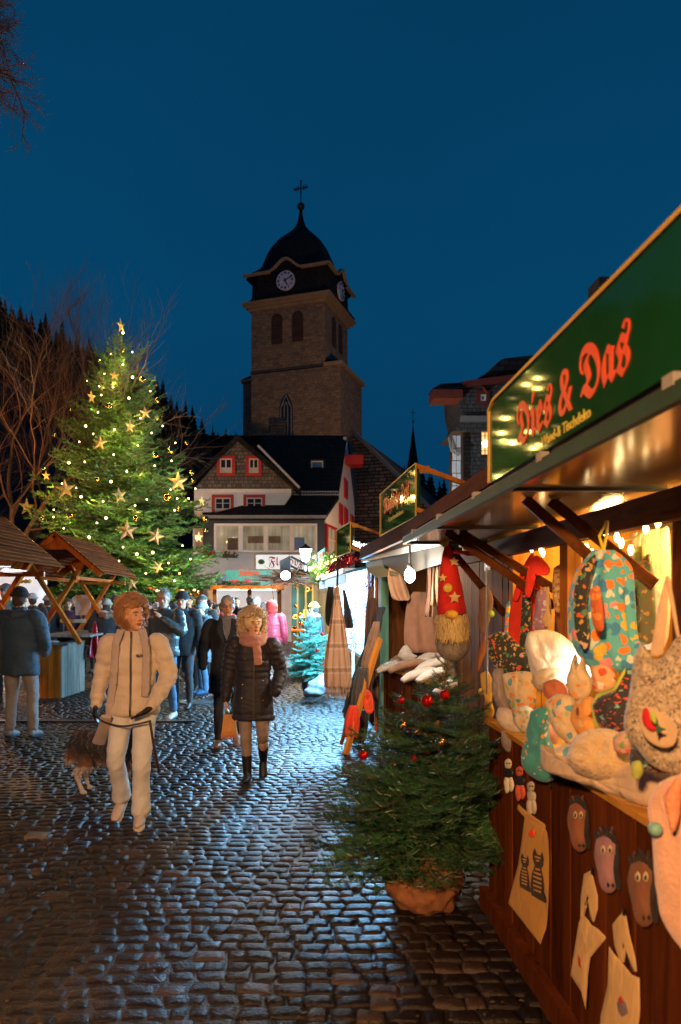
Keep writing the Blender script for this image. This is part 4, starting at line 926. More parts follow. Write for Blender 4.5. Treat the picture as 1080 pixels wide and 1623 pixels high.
for k in range(260):
    a = P(r8.uniform(428, 512), r8.uniform(913, 922), r8.uniform(16.5, 18)); d = Vector((r8.uniform(-1, 1), r8.uniform(-.4, .1), r8.uniform(-.12, .10))).normalized(); tw.bar(a, a+d*r8.uniform(.3, .7), .014, .014)
o = tw.build('twigs', M('brushwood', (.17, .085, .045), .8, .3, 9), s4); tag(o, kind='stuff')
r9 = random.Random(12)
for k in range(14):
    c = P(r9.uniform(466, 497), r9.uniform(930, 1000), r9.uniform(17.3, 18.2))
    if k % 3 == 0: o = MB().tube([c+Vector((.045*math.cos(a), 0, .045*math.sin(a))) for a in [2*PI*i/14 for i in range(15)]], .013, 6).build('straw_wreath', M('straw_%d' % k, (.6, .36, .08), .7), None, True); tag(o, 'small straw wreath hanging in the golden lit window', 'wreath', 'straw wreaths in the hut window')
    else: o = MB().ell(c, .05, 10, 8).build('bauble', MT['gold'], None, True); tag(o, 'small gold bauble hanging in the golden lit window', 'bauble', 'gold baubles in the hut window')
lm = empty('hut_lamp', tuple(P(477, 975, 17.6)), 0, 'small golden bulb glowing inside the twig roofed hut', 'lamp')
MB().ell(P(477, 975, 17.6), .05, 10, 8).build('bulb', MT['bulb'], lm); light('lamp_light', tuple(P(480, 960, 17.3)), 130, (1, .62, .24), .05, lm)
fl = empty('flood_lamp', tuple(P(453, 912, 15.9)), 0, 'round cold white flood lamp glaring above the twig roof', 'lamp')
MB().ell(P(453, 912, 15.75), (.10, .04, .09), 12, 8).build('lens', MT['bulbw'], fl); MB().box(P(453, 912, 15.85), (.16, .08, .14)).bar(P(453, 912, 15.85), P(453, 914, 16.9), .04, .04).build('housing', MT['dark'], fl)
light('lamp_light', tuple(P(453, 913, 15.55)), 280, (.45, .76, 1.0), .10, fl)
gp = empty('grey_sign_panel', tuple(P(452, 910, 17)), 0, 'blank grey angled board standing on the twig roof in front of the café sign', 'sign')
MB().prism([P(444, 912, 16.8), P(460.5, 912, 17.2), P(460.5, 880, 17.2), P(444, 889, 16.8)], (0, .05, 0)).build('panel', M('grey_board_back', (.42, .40, .38), .6, .1), gp)
MB().bar(P(461, 882, 17.2), P(490, 897, 17.2), .05, .05).bar(P(461, 897, 17.2), P(485, 908, 17.2), .05, .05).build('brace', MT['dark'], gp)
# street lamp in the lane
sl = empty('street_lantern', (.33, 22.5, 0), 0, 'tall lit white street lantern in front of the glazed bay', 'street lamp')
z0 = Z(890, 22.5); z1 = Z(868, 22.5)
MB().tube([(.33, 22.5, 0), (.33, 22.5, z0)], [.06, .035], 8).build('pole', MT['dark'], sl)
MB().lathe([(.10, z0), (.2, z1-.06), (.2, z1-.05), (.05, z1-.05)], (.33, 22.5, 0), 6).build('glass', emit('lantern_glass_glow', (.86, .97, 1.0), 14), sl)
MB().lathe([(.23, z1-.05), (.22, z1-.03), (.06, z1+.07), (.02, z1+.12)], (.33, 22.5, 0), 6).build('cap', MT['dark'], sl)
light('lamp_light', (.33, 22.15, (z0+z1)/2-.1), 2000, (.66, .84, 1.0), .16, sl)
# teal sign and lit garland
ts = empty('teal_sign', tuple(P(510, 890, 15)), 0, 'small teal sign with orange blocks behind the lit garland', 'sign')
MB().prism([P(504, 900, 15.6), P(515, 893, 14.6), P(515, 868, 14.6), P(504, 876, 15.6)], (.03, .03, 0)).build('panel', M('teal_panel', (.08, .42, .34), .5, .1), ts)
MB().prism([P(506, 886, 15.4), P(513, 881, 14.7), P(513, 874, 14.7), P(506, 879, 15.4)], (-.01, -.03, 0)).build('orange_block', MT['letter'], ts)
MB().prism([P(506, 896, 15.4), P(513, 891, 14.7), P(513, 885, 14.7), P(506, 890, 15.4)], (-.01, -.03, 0)).build('orange_block', MT['letter'], ts)
gl_ = MB(); blb = MB(); gpth = [P(489, 882, 14.6), P(494, 898, 14.5), P(500, 912, 14.4), P(508, 912, 14.4), P(514, 897, 14.4), P(521, 886, 14.4), P(533, 884, 14.2)]
gs = [Vector(p) for p in smooth_pts([tuple(p) for p in gpth], 8)]
for k in range(900):
    c = gs[r9.randrange(len(gs))]+Vector((r9.gauss(0, .06), r9.gauss(0, .06), r9.gauss(0, .06))); gl_.box(c, (.07, .012, .004), Matrix.Rotation(r9.uniform(0, 6), 3, (r9.random(), r9.random(), r9.random()+.1)))
for k in range(44): blb.ell(gs[(k*len(gs)//44)]+Vector((r9.gauss(0, .06), -.06, r9.gauss(0, .06))), .018, 6, 5)
gg = empty('lit_garland', tuple(gpth[2]), 0, 'green garland dotted with warm fairy lights below the teal sign', 'garland')
gl_.build('greenery', M('garland_green', (.08, .2, .03), .7), gg); o = blb.build('lights', MT['bulb'], gg); tag(o, kind='stuff')
light('lamp_light', tuple(P(503, 896, 14.2)), 25, (1, .85, .5), .1, gg)
# white fairy lights strung at the nave
wl = MB(); 
for k in range(60): wl.ell(P(558+k*.58, 861+3*math.sin(k*.9)+r9.uniform(-2, 2)+k*.12, 11.5), .011, 6, 4)
o = wl.build('fairy_light_string', emit('white_fairy_glow', (1, .95, .85), 5), None); tag(o, 'short string of white fairy lights above the red tinsel roof', 'fairy lights')
# ---- stalls at the back
s5 = empty('market_stall', (P(390, 0, 26).x, 26, 0), 0, 'brightly lit white food stall under the café with flower boxes on its roof', 'market stall')
YB = 26
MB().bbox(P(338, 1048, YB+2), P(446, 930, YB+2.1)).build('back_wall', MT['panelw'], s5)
MB().bbox(P(338, 1048, YB), P(446, 985, YB+.1)).build('front_wall', MT['plankd'], s5)
for px in (341, 396, 443): MB().bbox(P(px-3.5, 1048, YB-.05), P(px+3.5, 931, YB+.1)).build('post', MT['plankd'], s5)
MB().bbox(P(334, 934, YB-.6), P(450, 930, YB+2.4)).build('roof', MT['orange'], s5)
area('stall_light', tuple(P(392, 936, YB+.8)), tuple(P(392, 1000, YB-6)), 260, (.95, .97, 1), 2.2, .3, s5)
gsn = empty('green_back_sign', tuple(P(393, 925, YB)), 0, 'wide green sign with small red letters above the white food stall', 'sign')
MB().bbox(P(358, 930, YB-.3), P(432, 904, YB-.25)).build('panel', M('sea_green_panel', (.05, .24, .16), .4, .15), gsn)
text('lettering', fraktur('Reibekuchen'), .34, MT['letter'], gsn, P(379, 913, YB-.33), (1, 0, 0), (0, 0, 1), .003, fit=.72)
hb = MB(); hf = MB()
for k in range(420): hb.box(P(r9.uniform(356, 412), r9.uniform(922, 930), YB-.5+r9.uniform(-.15, .15)), (.09, .05, .01), Matrix.Rotation(r9.uniform(0, 6), 3, (r9.random(), r9.random(), r9.random()+.1)))
for k in range(60): hf.ell(P(r9.choice((r9.gauss(374, 3), r9.gauss(391, 4), r9.uniform(358, 410))), r9.uniform(919, 926), YB-.62), .022, 6, 4)
bx = empty('roof_flower_box', tuple(P(384, 930, YB-.6)), 0, 'long box of greenery and red flowers along the food stall roof', 'flower box')
o = hb.build('leaves', M('box_leaves', (.03, .08, .03), .7), bx); o = hf.build('blossoms', M('red_bloom', (.6, .03, .02), .6), bx); MB().bbox(P(356, 934, YB-.7), P(412, 929, YB-.4)).build('box', MT['orange'], bx)
gb_ = MB().ell(P(355, 922, YB-.2), (.26, .2, .24), 14, 10).build('glass_dome', M('smoky_glass', (.2, .25, .28), .1, .1, metal=.3), None, True); tag(gb_, 'round glassy dome beside the green sign on the stall roof', 'dome')
# warm stall row hidden behind the crowd and the big tree
s6 = empty('market_stall', (P(250, 0, 30).x, 30, 0), 0, 'long dark hut with red and warm lights behind the crowd under the big tree', 'market stall')
MB().bbox(P(175, 1030, 30), P(322, 980, 30.2)).build('front_wall', MT['plankd'], s6); MB().bbox(P(175, 936, 29.6), P(322, 930, 31.5)).build('roof', MT['plankd'], s6); MB().bbox(P(175, 1030, 31.5), P(322, 930, 31.6)).build('back_wall', MT['plankd'], s6)
for k in range(22):
    c = P(182+k*6.3, 938+3*math.sin(k*2.1), 29.5); o = MB().ell(c, .055, 8, 6).build('lamp_bulb', emit('red_orange_glow', (1, .22, .06), 5) if k % 3 == 1 else MT['bulb'], s6)
light('stall_light', tuple(P(230, 944, 29.2)), 260, (1, .50, .16), .2, s6); light('stall_light', tuple(P(290, 944, 29.2)), 260, (1, .45, .15), .2, s6)
s7 = empty('market_stall', (P(30, 0, 22).x, 22, 0), 0, 'white lit stall with red and yellow baubles behind the roofed tables at far left', 'market stall')
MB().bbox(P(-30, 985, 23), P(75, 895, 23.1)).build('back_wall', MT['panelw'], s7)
MB().bbox(P(-30, 1046, 22), P(75, 985, 22.1)).build('front_wall', MT['plankd'], s7); MB().bbox(P(-30, 897, 21.8), P(78, 890, 23.2)).build('roof', MT['plankd'], s7)
text('lettering', 'HONIG', .3, MT['redp'], s7, P(-8, 904, 22.9), (1, 0, 0), (0, 0, 1), .003)
for k, (px, c) in enumerate(((26, (.7, .03, .02)), (34, (.75, .15, .02)), (41, (.8, .45, .04)), (47, (.7, .6, .3)))):
    o = MB().ell(P(px, 921, 21.9), .07, 12, 8).build('bauble', M('stall_bauble_%d' % k, c, .25), None, True); tag(o, ('red', 'orange', 'yellow', 'cream')[k]+' bauble in the row hanging in the far left stall', 'bauble')
area('stall_light', tuple(P(25, 905, 22.6)), tuple(P(60, 1000, 17)), 120, (.8, .95, 1), 1.8, .3, s7)
# ---- roofed standing tables on the left
def booth(y0, y1, label, cnt):
    b = empty('roofed_table', (-4.26, (y0+y1)/2, 0), 0, label, 'table shelter', 'roofed timber standing tables')
    ap = Vector((-4.26, 0, 2.97)); n = 13
    for sx in (-1, 1):
        for k in range(n):
            t0, t1 = k/n, (k+1.25)/n
            a = Vector((-4.26+sx*.86*t0, 0, 2.97-.72*t0)); c = Vector((-4.26+sx*.86*min(1.02, t1), 0, 2.97-.72*min(1.02, t1)))
            up = Vector((sx*.64, 0, .77))*(.012)
            MB().prism([a+up*.2+Vector((0, y0, 0)), c+up*1.6+Vector((0, y0, 0)), c+up*1.6-Vector((0, 0, .02))+Vector((0, y0, 0)), a-Vector((0, 0, .02))+Vector((0, y0, 0))], (0, y1-y0, 0)).build('roof_board', MT['orroof'], b)
        for yy in (y0+.02, y1-.06):
            MB().bar((-4.26, yy+.02, 2.92), (-4.26+sx*.84, yy+.02, 2.21), .045, .11).build('verge_board', MT['orange'], b)
    for yy in (y0+.12, y1-.15):
        MB().bar((-4.26-.55, yy, 2.55), (-3.82, yy, .98), .07, .12, up=(0, 1, 0)).build('cross_post', MT['orange'], b)
        MB().bar((-4.26+.52, yy+.075, 2.5), (-4.72, yy+.075, .95), .07, .12, up=(0, 1, 0)).build('cross_post', MT['orange'], b)
        MB().prism([(-4.58, yy-.04, 2.66), (-3.94, yy-.04, 2.66), (-4.26, yy-.04, 2.9)], (0, .03, 0)).build('gable_panel', MT['orange'], b)
    MB().bar((-3.92, y0+.1, 2.16), (-3.92, y1-.1, 2.16), .06, .06).bar((-4.6, y0+.1, 2.16), (-4.6, y1-.1, 2.16), .06, .06).build('tie_beam', MT['orange'], b)
    MB().bar((-4.9, y1-.2, 2.13), (-3.6, y1-.2, 2.13), .05, .07).build('tie_beam', MT['orange'], b)
    MB().bbox((-4.72, y0+.5, 1.08), (-3.75, y1-.2, 1.12)).build('table_top', MT['board'], b)
    return b
MT['orroof'] = wood('roof_board_brown', (.07, .016, .004), (.24, .06, .012), 'Y', .5, .3)
booth(13.4, 16.3, 'roofed timber table with crossed posts, directly left of the big lit tree', 1)
booth(8.25, 11.1, 'nearer roofed timber table whose roof is cut off by the left edge', 1)
cbx = empty('counter_box', (-4.4, 14, 0), 0, 'waist high plank box, orange in front, its side coloured grey for the cool light', 'counter box')
planks(cbx, 'front_plank', MT['orange'], (-4.75, 13.6), (-4.2, 13.6), 0, .95, .11, .03, (0, 1, 0))
planks(cbx, 'side_plank', MT['board'], (-4.2, 13.6), (-4.1, 14.75), 0, .95, .14, .03, (1, 0, 0))  # grey boards put the cool light on this side into the colour
MB().bbox((-4.8, 13.56, .95), (-4.08, 14.8, .98)).build('top', MT['board'], cbx)
for k, (px, py, Y, s_, c) in enumerate(((84, 1017, 13.9, (.25, .15, .04), (.4, .4, .4)), (105, 1014, 14.3, (.3, .2, .07), (.03, .03, .03)), (68, 1018, 13.8, (.12, .12, .03), (.5, .42, .3)))):
    o = MB().ell(P(px, py, Y), [v/2 for v in s_], 10, 6).build('folded_cloth', CL('cloth_%d' % k, c), None, True); tag(o, ('crumpled pale cloth', 'black bundle', 'small beige napkin pile')[k]+' lying on the plank counter box', 'cloth')
for k in range(3):
    c = P(108+k*9, 984, 15.6); o = MB().box(c, (.26, .2, .07), .2*k).build('paper_tray', CL('tray_%d' % k, (.55, .40, .25)), None); tag(o, ('left', 'middle', 'right')[k]+' paper food tray on the far roofed table', 'food tray')
o = MB().box(P(132, 959, 16.4), (.33, .02, .44)).build('menu_board', M('menu_paper', (.5, .42, .32), .7, .1), None); tag(o, 'pale blank menu sheet fixed between crossed posts of the far table', 'menu sheet')
# balance bike wheel seen under the table
bw = empty('child_bicycle', tuple(P(132, 1052, 17.5)), 0, 'small bicycle with spoked wheel leaning under the far table', 'bicycle')
for px in (133, 118):
    c = P(px, 1034, 17.6); wv_ = MB().tube([c+Vector((.17*math.cos(a), 0, .17*math.sin(a))) for a in [2*PI*i/24 for i in range(25)]], .016, 6).build('tyre', M('pale_tyre', (.3, .3, .32), .5), bw, True)
    sk = MB()
    for i in range(10): a = 2*PI*i/10; sk.bar(c, c+Vector((.16*math.cos(a), 0, .16*math.sin(a))), .006, .006)
    o = sk.build('spokes', MT['lead'], None); o.parent = wv_; o.location = -bw.location
MB().tube([P(133, 1034, 17.6), P(129, 1018, 17.6), P(120, 1024, 17.6), P(118, 1034, 17.6)], .018, 6).tube([P(129, 1018, 17.6), P(130, 1008, 17.5), P(136, 1006, 17.4)], .014, 6).build('frame', MT['redp'], bw)
# ---- lamps added out of view for warm light, each given a post
def added_lamp_post(x, y, h, power, col, label, rad=.12):
    o = empty('added_lamp', (x, y, 0), 0, label, 'street lamp')
    MB().tube([(x, y, 0), (x, y, h)], [.06, .04], 8).build('pole', MT['dark'], o)
    MB().lathe([(.1, h), (.19, h+.35), (.19, h+.37), (.05, h+.37)], (x, y, 0), 6).build('glass', emit('warm_lantern_glow', (1, .62, .3), 10), o)
    MB().lathe([(.22, h+.38), (.2, h+.4), (.03, h+.55)], (x, y, 0), 6).build('cap', MT['dark'], o)
    light('lamp_light', (x, y, h-.12), power, col, rad, o)
added_lamp_post(-1.5, -2.6, 3.3, 3000, (1, .52, .22), 'added warm lamp behind the viewer on the left for the front light', .15)
added_lamp_post(-9.5, 13, 4.2, 800, (1, .40, .11), 'added warm lamp beyond the left edge beside the bare trees', .2)
added_lamp_post(-11.5, 25, 4.6, 1500, (1, .38, .11), 'added warm lamp beyond the left edge behind the big tree', .2)
added_lamp_post(4.6, 31.0, 3.4, 800, (1, .55, .25), 'added unseen warm lamp in the lane by the slate house', .15)
# floodlight on the church, on the ground behind the houses
fld = empty('church_floodlight', (12, 40, 0), 0, 'floodlight on a short mast behind the slate house aimed at the church tower', 'floodlight')
MB().tube([(12, 40, 0), (12, 40, 8)], .08, 8).box((12, 40.0, 8.2), (.5, .3, .4)).build('mast', MT['dark'], fld)
d = bpy.data.lights.new('flood_light', 'SPOT'); d.energy = 8500; d.color = (1, .60, .34); d.spot_size = math.radians(60); d.spot_blend = .9; d.shadow_soft_size = .3
o = bpy.data.objects.new('flood_light', d); COL.objects.link(o); o.location = (0, .35, 8.3); o.parent = fld
o.rotation_euler = (Vector((2, 66, 22))-Vector((12, 40.35, 8.3))).to_track_quat('-Z', 'Y').to_euler()
# ---------------------------------------------------------------- goods of the near stall
def ppos(px, X): return Vector((X, F*X/(px-VX), 0))
STREET = (-1, 0, 0)
def hang(name, pts, X, th, mat, label, cat, ang=0, parent=None, sub=4, wr=None, back=.6):
    if wr is None: wr = th*.35
    """item on the stall front, plane at distance X turned by ang towards the viewer"""
    cx = sum(p[0] for p in pts)/len(pts); q = ppos(cx, X); n = Vector((-math.cos(ang), -math.sin(ang), 0))
    return traced(name, pts, q, n, th, mat, label, cat, parent, back, wr, None, sub)
def pt_on(px, py, X, ang, cx):
    return hit(px, py, ppos(cx, X), Vector((-math.cos(ang), -math.sin(ang), 0)))
A_ = math.radians(50)
pr_bright = printed('bright_patchwork_print', (.10, .45, .52), [(.85, .22, .03), (.8, .5, .05), (.05, .25, .5), (.8, .3, .3), (.6, .7, .6)], 26, size=.5)
pr_floral = printed('dark_floral_print', (.03, .035, .03), [(.7, .12, .03), (.55, .35, .05), (.1, .25, .12), (.6, .4, .25)], 40)
pr_teal = printed('teal_star_print', (.04, .24, .23), [(.6, .55, .35), (.04, .24, .23), (.7, .25, .04)], 38, size=.3)
pr_cream = printed('cream_motif_print', (.62, .48, .28), [(.75, .25, .04), (.35, .5, .08), (.62, .48, .28), (.1, .3, .4), (.7, .35, .1)], 26, size=.42)
pr_dash = printed('dark_dash_print', (.03, .025, .03), [(.65, .08, .03), (.2, .42, .35), (.6, .1, .04)], 40, size=.36, stretch=(1, 1, 2.2))
pr_orange = printed('orange_star_print', (.68, .3, .07), [(.25, .06, .02), (.68, .3, .07), (.75, .5, .2)], 24, size=.38)
knit = printed('tweed_boucle', (.42, .32, .20), [(.05, .04, .035), (.42, .32, .2), (.6, .5, .33)], 110, size=.55)
# strings of fairy bulbs
fb_ = empty('fairy_light_string', (1.45, 3.2, 2.1), 0, 'white fairy bulbs on yellow cord under the near stall beam', 'fairy lights')
for px, py in ((840, 862), (843, 870), (857, 866), (861, 877), (858, 872), (963, 840), (957, 846), (985, 861), (978, 852), (1024, 838), (1045, 825), (1043, 828), (930, 868), (938, 877), (981, 880), (1000, 872)):
    c = hit(px, py, (1.46, 0, 0), (-1, 0, 0)); MB().tube([c+Vector((0, 0, -.022)), c, c+Vector((0, 0, .022))], [.006, .014, .008], 8).build('bulb', MT['bulb'], fb_)
MB().tube([hit(px, py, (1.47, 0, 0), (-1, 0, 0)) for px, py in ((836, 850), (845, 862), (862, 870), (868, 856))], .005, 5).tube([hit(px, py, (1.47, 0, 0), (-1, 0, 0)) for px, py in ((946, 832), (962, 836), (972, 848), (984, 860), (1010, 850), (1026, 834), (1040, 822), (1046, 790))], .005, 5).build('cord', MT['lettery'], fb_)
for c, pw in (((1.75, 3.2, 2.1), 30), ((1.9, 4.6, 2.05), 34), ((1.8, 1.9, 2.1), 26)): light('fairy_glow', c, pw, (1, .62, .2), .08, fb_)
cl = empty('clip_lamp', (1.34, 3.2, 1.42), 0, 'bright white clip lamp shining on the white plush cushion', 'lamp')
lc = pt_on(958, 1072, 1.40, 0, 958)
MB().ell(lc, .028, 10, 8).build('bulb', MT['bulbw'], cl); MB().tube([lc+Vector((.03, 0, 0)), lc+Vector((.12, .05, -.2)), lc+Vector((.15, .1, -.4))], .008, 6).build('arm', MT['dark'], cl)
light('lamp_light', tuple(lc+Vector((-.04, -.01, .02))), 5.5, (1, .90, .74), .03, cl)
# back cloth and aprons
hang('salmon_cloth', [(1000, 846), (1046, 838), (1062, 850), (1060, 1010), (1030, 1030), (1004, 1010), (1000, 920)], 1.62, .02, CL('salmon_cotton', (.72, .42, .26)), 'plain salmon coloured cloth hanging behind the drawstring bag', 'cloth', .9)
hang('red_apron', [(832, 905), (845, 880), (852, 900), (860, 960), (858, 1044), (812, 1040), (806, 1000), (812, 950)], 1.42, .012, CL('red_cotton', (.7, .035, .012)), 'red apron hanging behind the yellow and floral ones', 'apron', A_)
hang('mustard_apron', [(818, 945), (838, 948), (842, 1035), (816, 1036), (812, 990)], 1.40, .012, CL('mustard_linen', (.55, .36, .10)), 'mustard yellow apron hanging between red and floral ones', 'apron', A_)
hang('floral_apron', [(828, 940), (842, 942), (838, 1032), (824, 1030), (826, 980)], 1.385, .012, pr_floral, 'narrow dark floral apron on top of the red one', 'apron', A_)
hang('teal_strip_bag', [(803, 958), (809, 958), (808, 1040), (799, 1040), (800, 1000)], 1.40, .012, pr_bright, 'thin teal and orange patterned strip left of the red apron', 'bag', A_)
for k, q in enumerate(([(812, 950), (826, 905), (842, 878), (846, 884), (832, 912), (822, 950)], [(832, 944), (836, 905), (850, 880), (872, 900), (866, 912), (850, 896), (842, 944)])):
    hang('red_strap', q, 1.39, .01, CL('red_strap_%d' % k, (.75, .03, .012)), ('left', 'right')[k]+' red strap bundle knotted above the aprons', 'strap', A_)
hang('purple_bag', [(852, 938), (866, 930), (872, 944), (874, 975), (868, 996), (845, 998), (848, 965)], 1.40, .03, printed('lilac_print', (.3, .16, .25), [(.6, .3, .1), (.3, .16, .25), (.5, .4, .5)], 40), 'small lilac and brown pouch hanging by the second strut', 'pouch', A_)
hang('wooden_spoon', [(866, 932), (871, 932), (871, 968), (876, 985), (868, 994), (860, 988), (860, 978), (866, 965)], 1.36, .008, CL('spoon_wood', (.55, .35, .15)), 'pale wooden spoon hanging beside the lilac pouch', 'spoon', A_)
hang('floral_cushion', [(770, 1010), (800, 1002), (838, 1040), (846, 1062), (820, 1070), (796, 1068), (778, 1045)], 1.26, .05, pr_floral, 'dark floral cushion lying at the left end of the counter', 'cushion', A_)
hang('grey_bonnet', [(784, 1060), (798, 1062), (802, 1100), (808, 1128), (790, 1120), (781, 1090)], 1.2, .05, CL('grey_felt', (.30, .26, .25)), 'plain grey felt bonnet left of the cream patterned one', 'bonnet', A_)
hang('patterned_bonnet', [(798, 1068), (822, 1064), (846, 1068), (850, 1095), (845, 1122), (822, 1132), (806, 1110)], 1.17, .06, pr_cream, 'cream bonnet with flower and ladybird print', 'bonnet', A_)
hang('white_plush', [(838, 1002), (860, 998), (885, 1003), (905, 1018), (928, 1045), (938, 1075), (934, 1098), (918, 1104), (898, 1092), (872, 1098), (852, 1092), (844, 1070), (838, 1042), (834, 1020)], 1.26, .075, CL('white_plush_cloth', (.72, .66, .56), .08), 'large white plush cushion glowing under the clip lamp', 'cushion', A_, wr=.02)
hang('beige_tailpiece', [(846, 1066), (868, 1058), (890, 1066), (898, 1082), (880, 1096), (856, 1094), (845, 1082)], 1.19, .05, CL('beige_plush', (.50, .40, .28), .12), 'beige rounded plush paw in front of the white cushion', 'plush toy', A_)
hang('apple_pocket', [(938, 1056), (958, 1054), (975, 1068), (974, 1090), (955, 1098), (940, 1090)], 1.20, .03, printed('orange_white_print', (.7, .4, .2), [(.8, .7, .6), (.6, .08, .02), (.8, .45, .1)], 30), 'orange and white printed pouch edged in red', 'pouch', A_)
hang('dash_cushion', [(940, 1118), (950, 1104), (978, 1092), (990, 1072), (1000, 1060), (1006, 1100), (998, 1160), (975, 1168), (950, 1150)], 1.15, .05, pr_dash, 'dark cushion with red and teal dashes and lime piping', 'cushion', A_)
hang('lime_piping', [(936, 1118), (946, 1100), (975, 1088), (986, 1066), (992, 1058), (988, 1084), (978, 1096), (950, 1108), (942, 1122), (950, 1150), (972, 1168), (966, 1172), (942, 1150)], 1.15, .012, CL('lime_fabric', (.45, .55, .08)), 'lime green piping band around the dashed cushion', 'piping', A_, sub=1)
hang('star_cushion', [(912, 1112), (936, 1104), (952, 1122), (962, 1150), (940, 1170), (918, 1162), (905, 1138)], 1.13, .05, pr_orange, 'orange cushion with brown stars in the middle of the heap', 'cushion', A_)
hang('motif_cushion', [(866, 1112), (884, 1100), (910, 1106), (918, 1140), (926, 1165), (912, 1182), (892, 1170), (876, 1150)], 1.10, .06, pr_cream, 'cream neck cushion with orange rings and green dots', 'cushion', A_)
hang('teal_pouch', [(843, 1126), (862, 1120), (872, 1128), (870, 1165), (886, 1205), (888, 1228), (868, 1240), (845, 1232), (828, 1210), (834, 1165)], 1.06, .05, pr_teal, 'teal gift pouch with stars hanging over the counter edge', 'pouch', A_)
hang('fluffy_cushion', [(915, 1165), (940, 1155), (975, 1158), (1000, 1180), (1008, 1215), (985, 1236), (945, 1236), (915, 1222), (900, 1195)], 1.06, .085, M('cream_shaggy_plush', (.62, .42, .2), .95, .2, 9, 1.0, .02, 70, sheen=.6), 'fat cream shaggy plush cushion at the counter edge', 'cushion', A_, wr=.03)
hang('round_motif_pillow', [(880, 1186), (900, 1178), (918, 1195), (925, 1215), (905, 1226), (885, 1216)], 1.03, .05, pr_cream, 'round cream pillow with green and blue dots below the heap', 'pillow', A_)
hang('horse_bonnet_toy', [(790, 1122), (806, 1122), (822, 1138), (838, 1152), (832, 1166), (812, 1160), (794, 1150), (787, 1136)], 1.13, .04, CL('white_knit', (.5, .42, .32)), 'white knitted toy head hanging under the patterned bonnet', 'toy', A_)
hang('grey_mitten', [(796, 1158), (812, 1162), (822, 1170), (818, 1188), (805, 1192), (796, 1178)], 1.11, .03, CL('grey_wool', (.25, .2, .17)), 'small grey wool paw below the white knitted toy head', 'toy', A_)
# more sewn goods crowding the counter and the opening
extra = [('striped_pillow', [(850, 1150), (872, 1146), (884, 1160), (880, 1184), (860, 1190), (848, 1172)], 1.2, .045, CL('rust_linen', (.45, .16, .06)), 'rust coloured little pillow squeezed behind the teal pouch', 'pillow'),
 ('rabbit_toy', [(905, 1060), (912, 1036), (918, 1058), (926, 1038), (930, 1060), (938, 1078), (934, 1102), (915, 1108), (902, 1094), (900, 1074)], 1.16, .04, pr_cream, 'long-eared printed rabbit toy left of the orange white pouch', 'toy'),
 ('bird_toy', [(972, 1168), (990, 1158), (1006, 1166), (1012, 1184), (996, 1196), (976, 1190)], 1.04, .035, printed('rose_print', (.5, .3, .2), [(.6, .1, .08), (.2, .3, .1)], 36), 'small rose printed bird toy under the dashed cushion', 'toy'),
 ('bunting_scarf', [(900, 1000), (915, 985), (925, 1000), (930, 1030), (920, 1052), (905, 1040)], 1.36, .02, pr_bright, 'teal patterned scarf end behind the white plush cushion', 'scarf'),
 ('hanging_pouch', [(878, 900), (892, 896), (896, 930), (893, 965), (880, 968), (876, 930)], 1.5, .025, printed('ochre_check', (.5, .3, .1), [(.3, .1, .04), (.6, .45, .2)], 44), 'ochre checked pouch hanging in front of the middle post', 'pouch'),
 ('hanging_pouch', [(1004, 870), (1020, 866), (1026, 900), (1020, 930), (1006, 928)], 1.5, .025, CL('olive_pouch_cloth', (.28, .26, .06)), 'olive pouch hanging right of the drawstring bag', 'pouch'),
 ('folded_cloth', [(1000, 1186), (1030, 1190), (1062, 1200), (1064, 1224), (1030, 1222), (1000, 1212)], 1.03, .03, pr_dash, 'folded dark dashed cloth at the right end of the counter', 'cloth'),
 ('woollen_hat', [(862, 1082), (880, 1076), (896, 1086), (900, 1104), (880, 1110), (864, 1102)], 1.14, .04, CL('brick_knit', (.42, .12, .05)), 'brick red knitted hat tucked under the beige paw', 'hat'),
 ('printed_bib', [(812, 1122), (830, 1118), (846, 1126), (848, 1150), (834, 1160), (816, 1148)], 1.09, .03, printed('leaf_print', (.5, .42, .3), [(.2, .35, .1), (.6, .3, .1)], 40), 'small leaf printed bib hanging between bonnet and teal pouch', 'bib')]
extra += [('hanging_scarf', [(926, 870), (936, 866), (940, 900), (934, 960), (924, 985), (920, 930)], 1.75, .02, CL('plum_scarf_cloth', (.22, .05, .08)), 'plum coloured scarf hanging deep in the opening left of the drawstring bag', 'scarf'),
 ('linen_bag', [(1010, 900), (1024, 880), (1034, 885), (1040, 960), (1036, 1015), (1010, 1015), (1006, 950)], 1.5, .03, printed('moss_leaf_print', (.16, .14, .06), [(.5, .3, .1), (.1, .2, .08)], 40), 'moss green leaf printed bag between drawstring bag and tweed bag', 'bag'),
 ('brown_apron', [(880, 968), (905, 960), (910, 1010), (902, 1050), (880, 1040)], 1.6, .02, CL('walnut_cotton', (.20, .08, .03)), 'walnut brown apron hanging behind the white plush cushion', 'apron')]
for n_, pts_, X_, th_, m_, lb_, ct_ in extra: hang(n_, pts_, X_, th_, m_, lb_, ct_, A_, wr=.015)
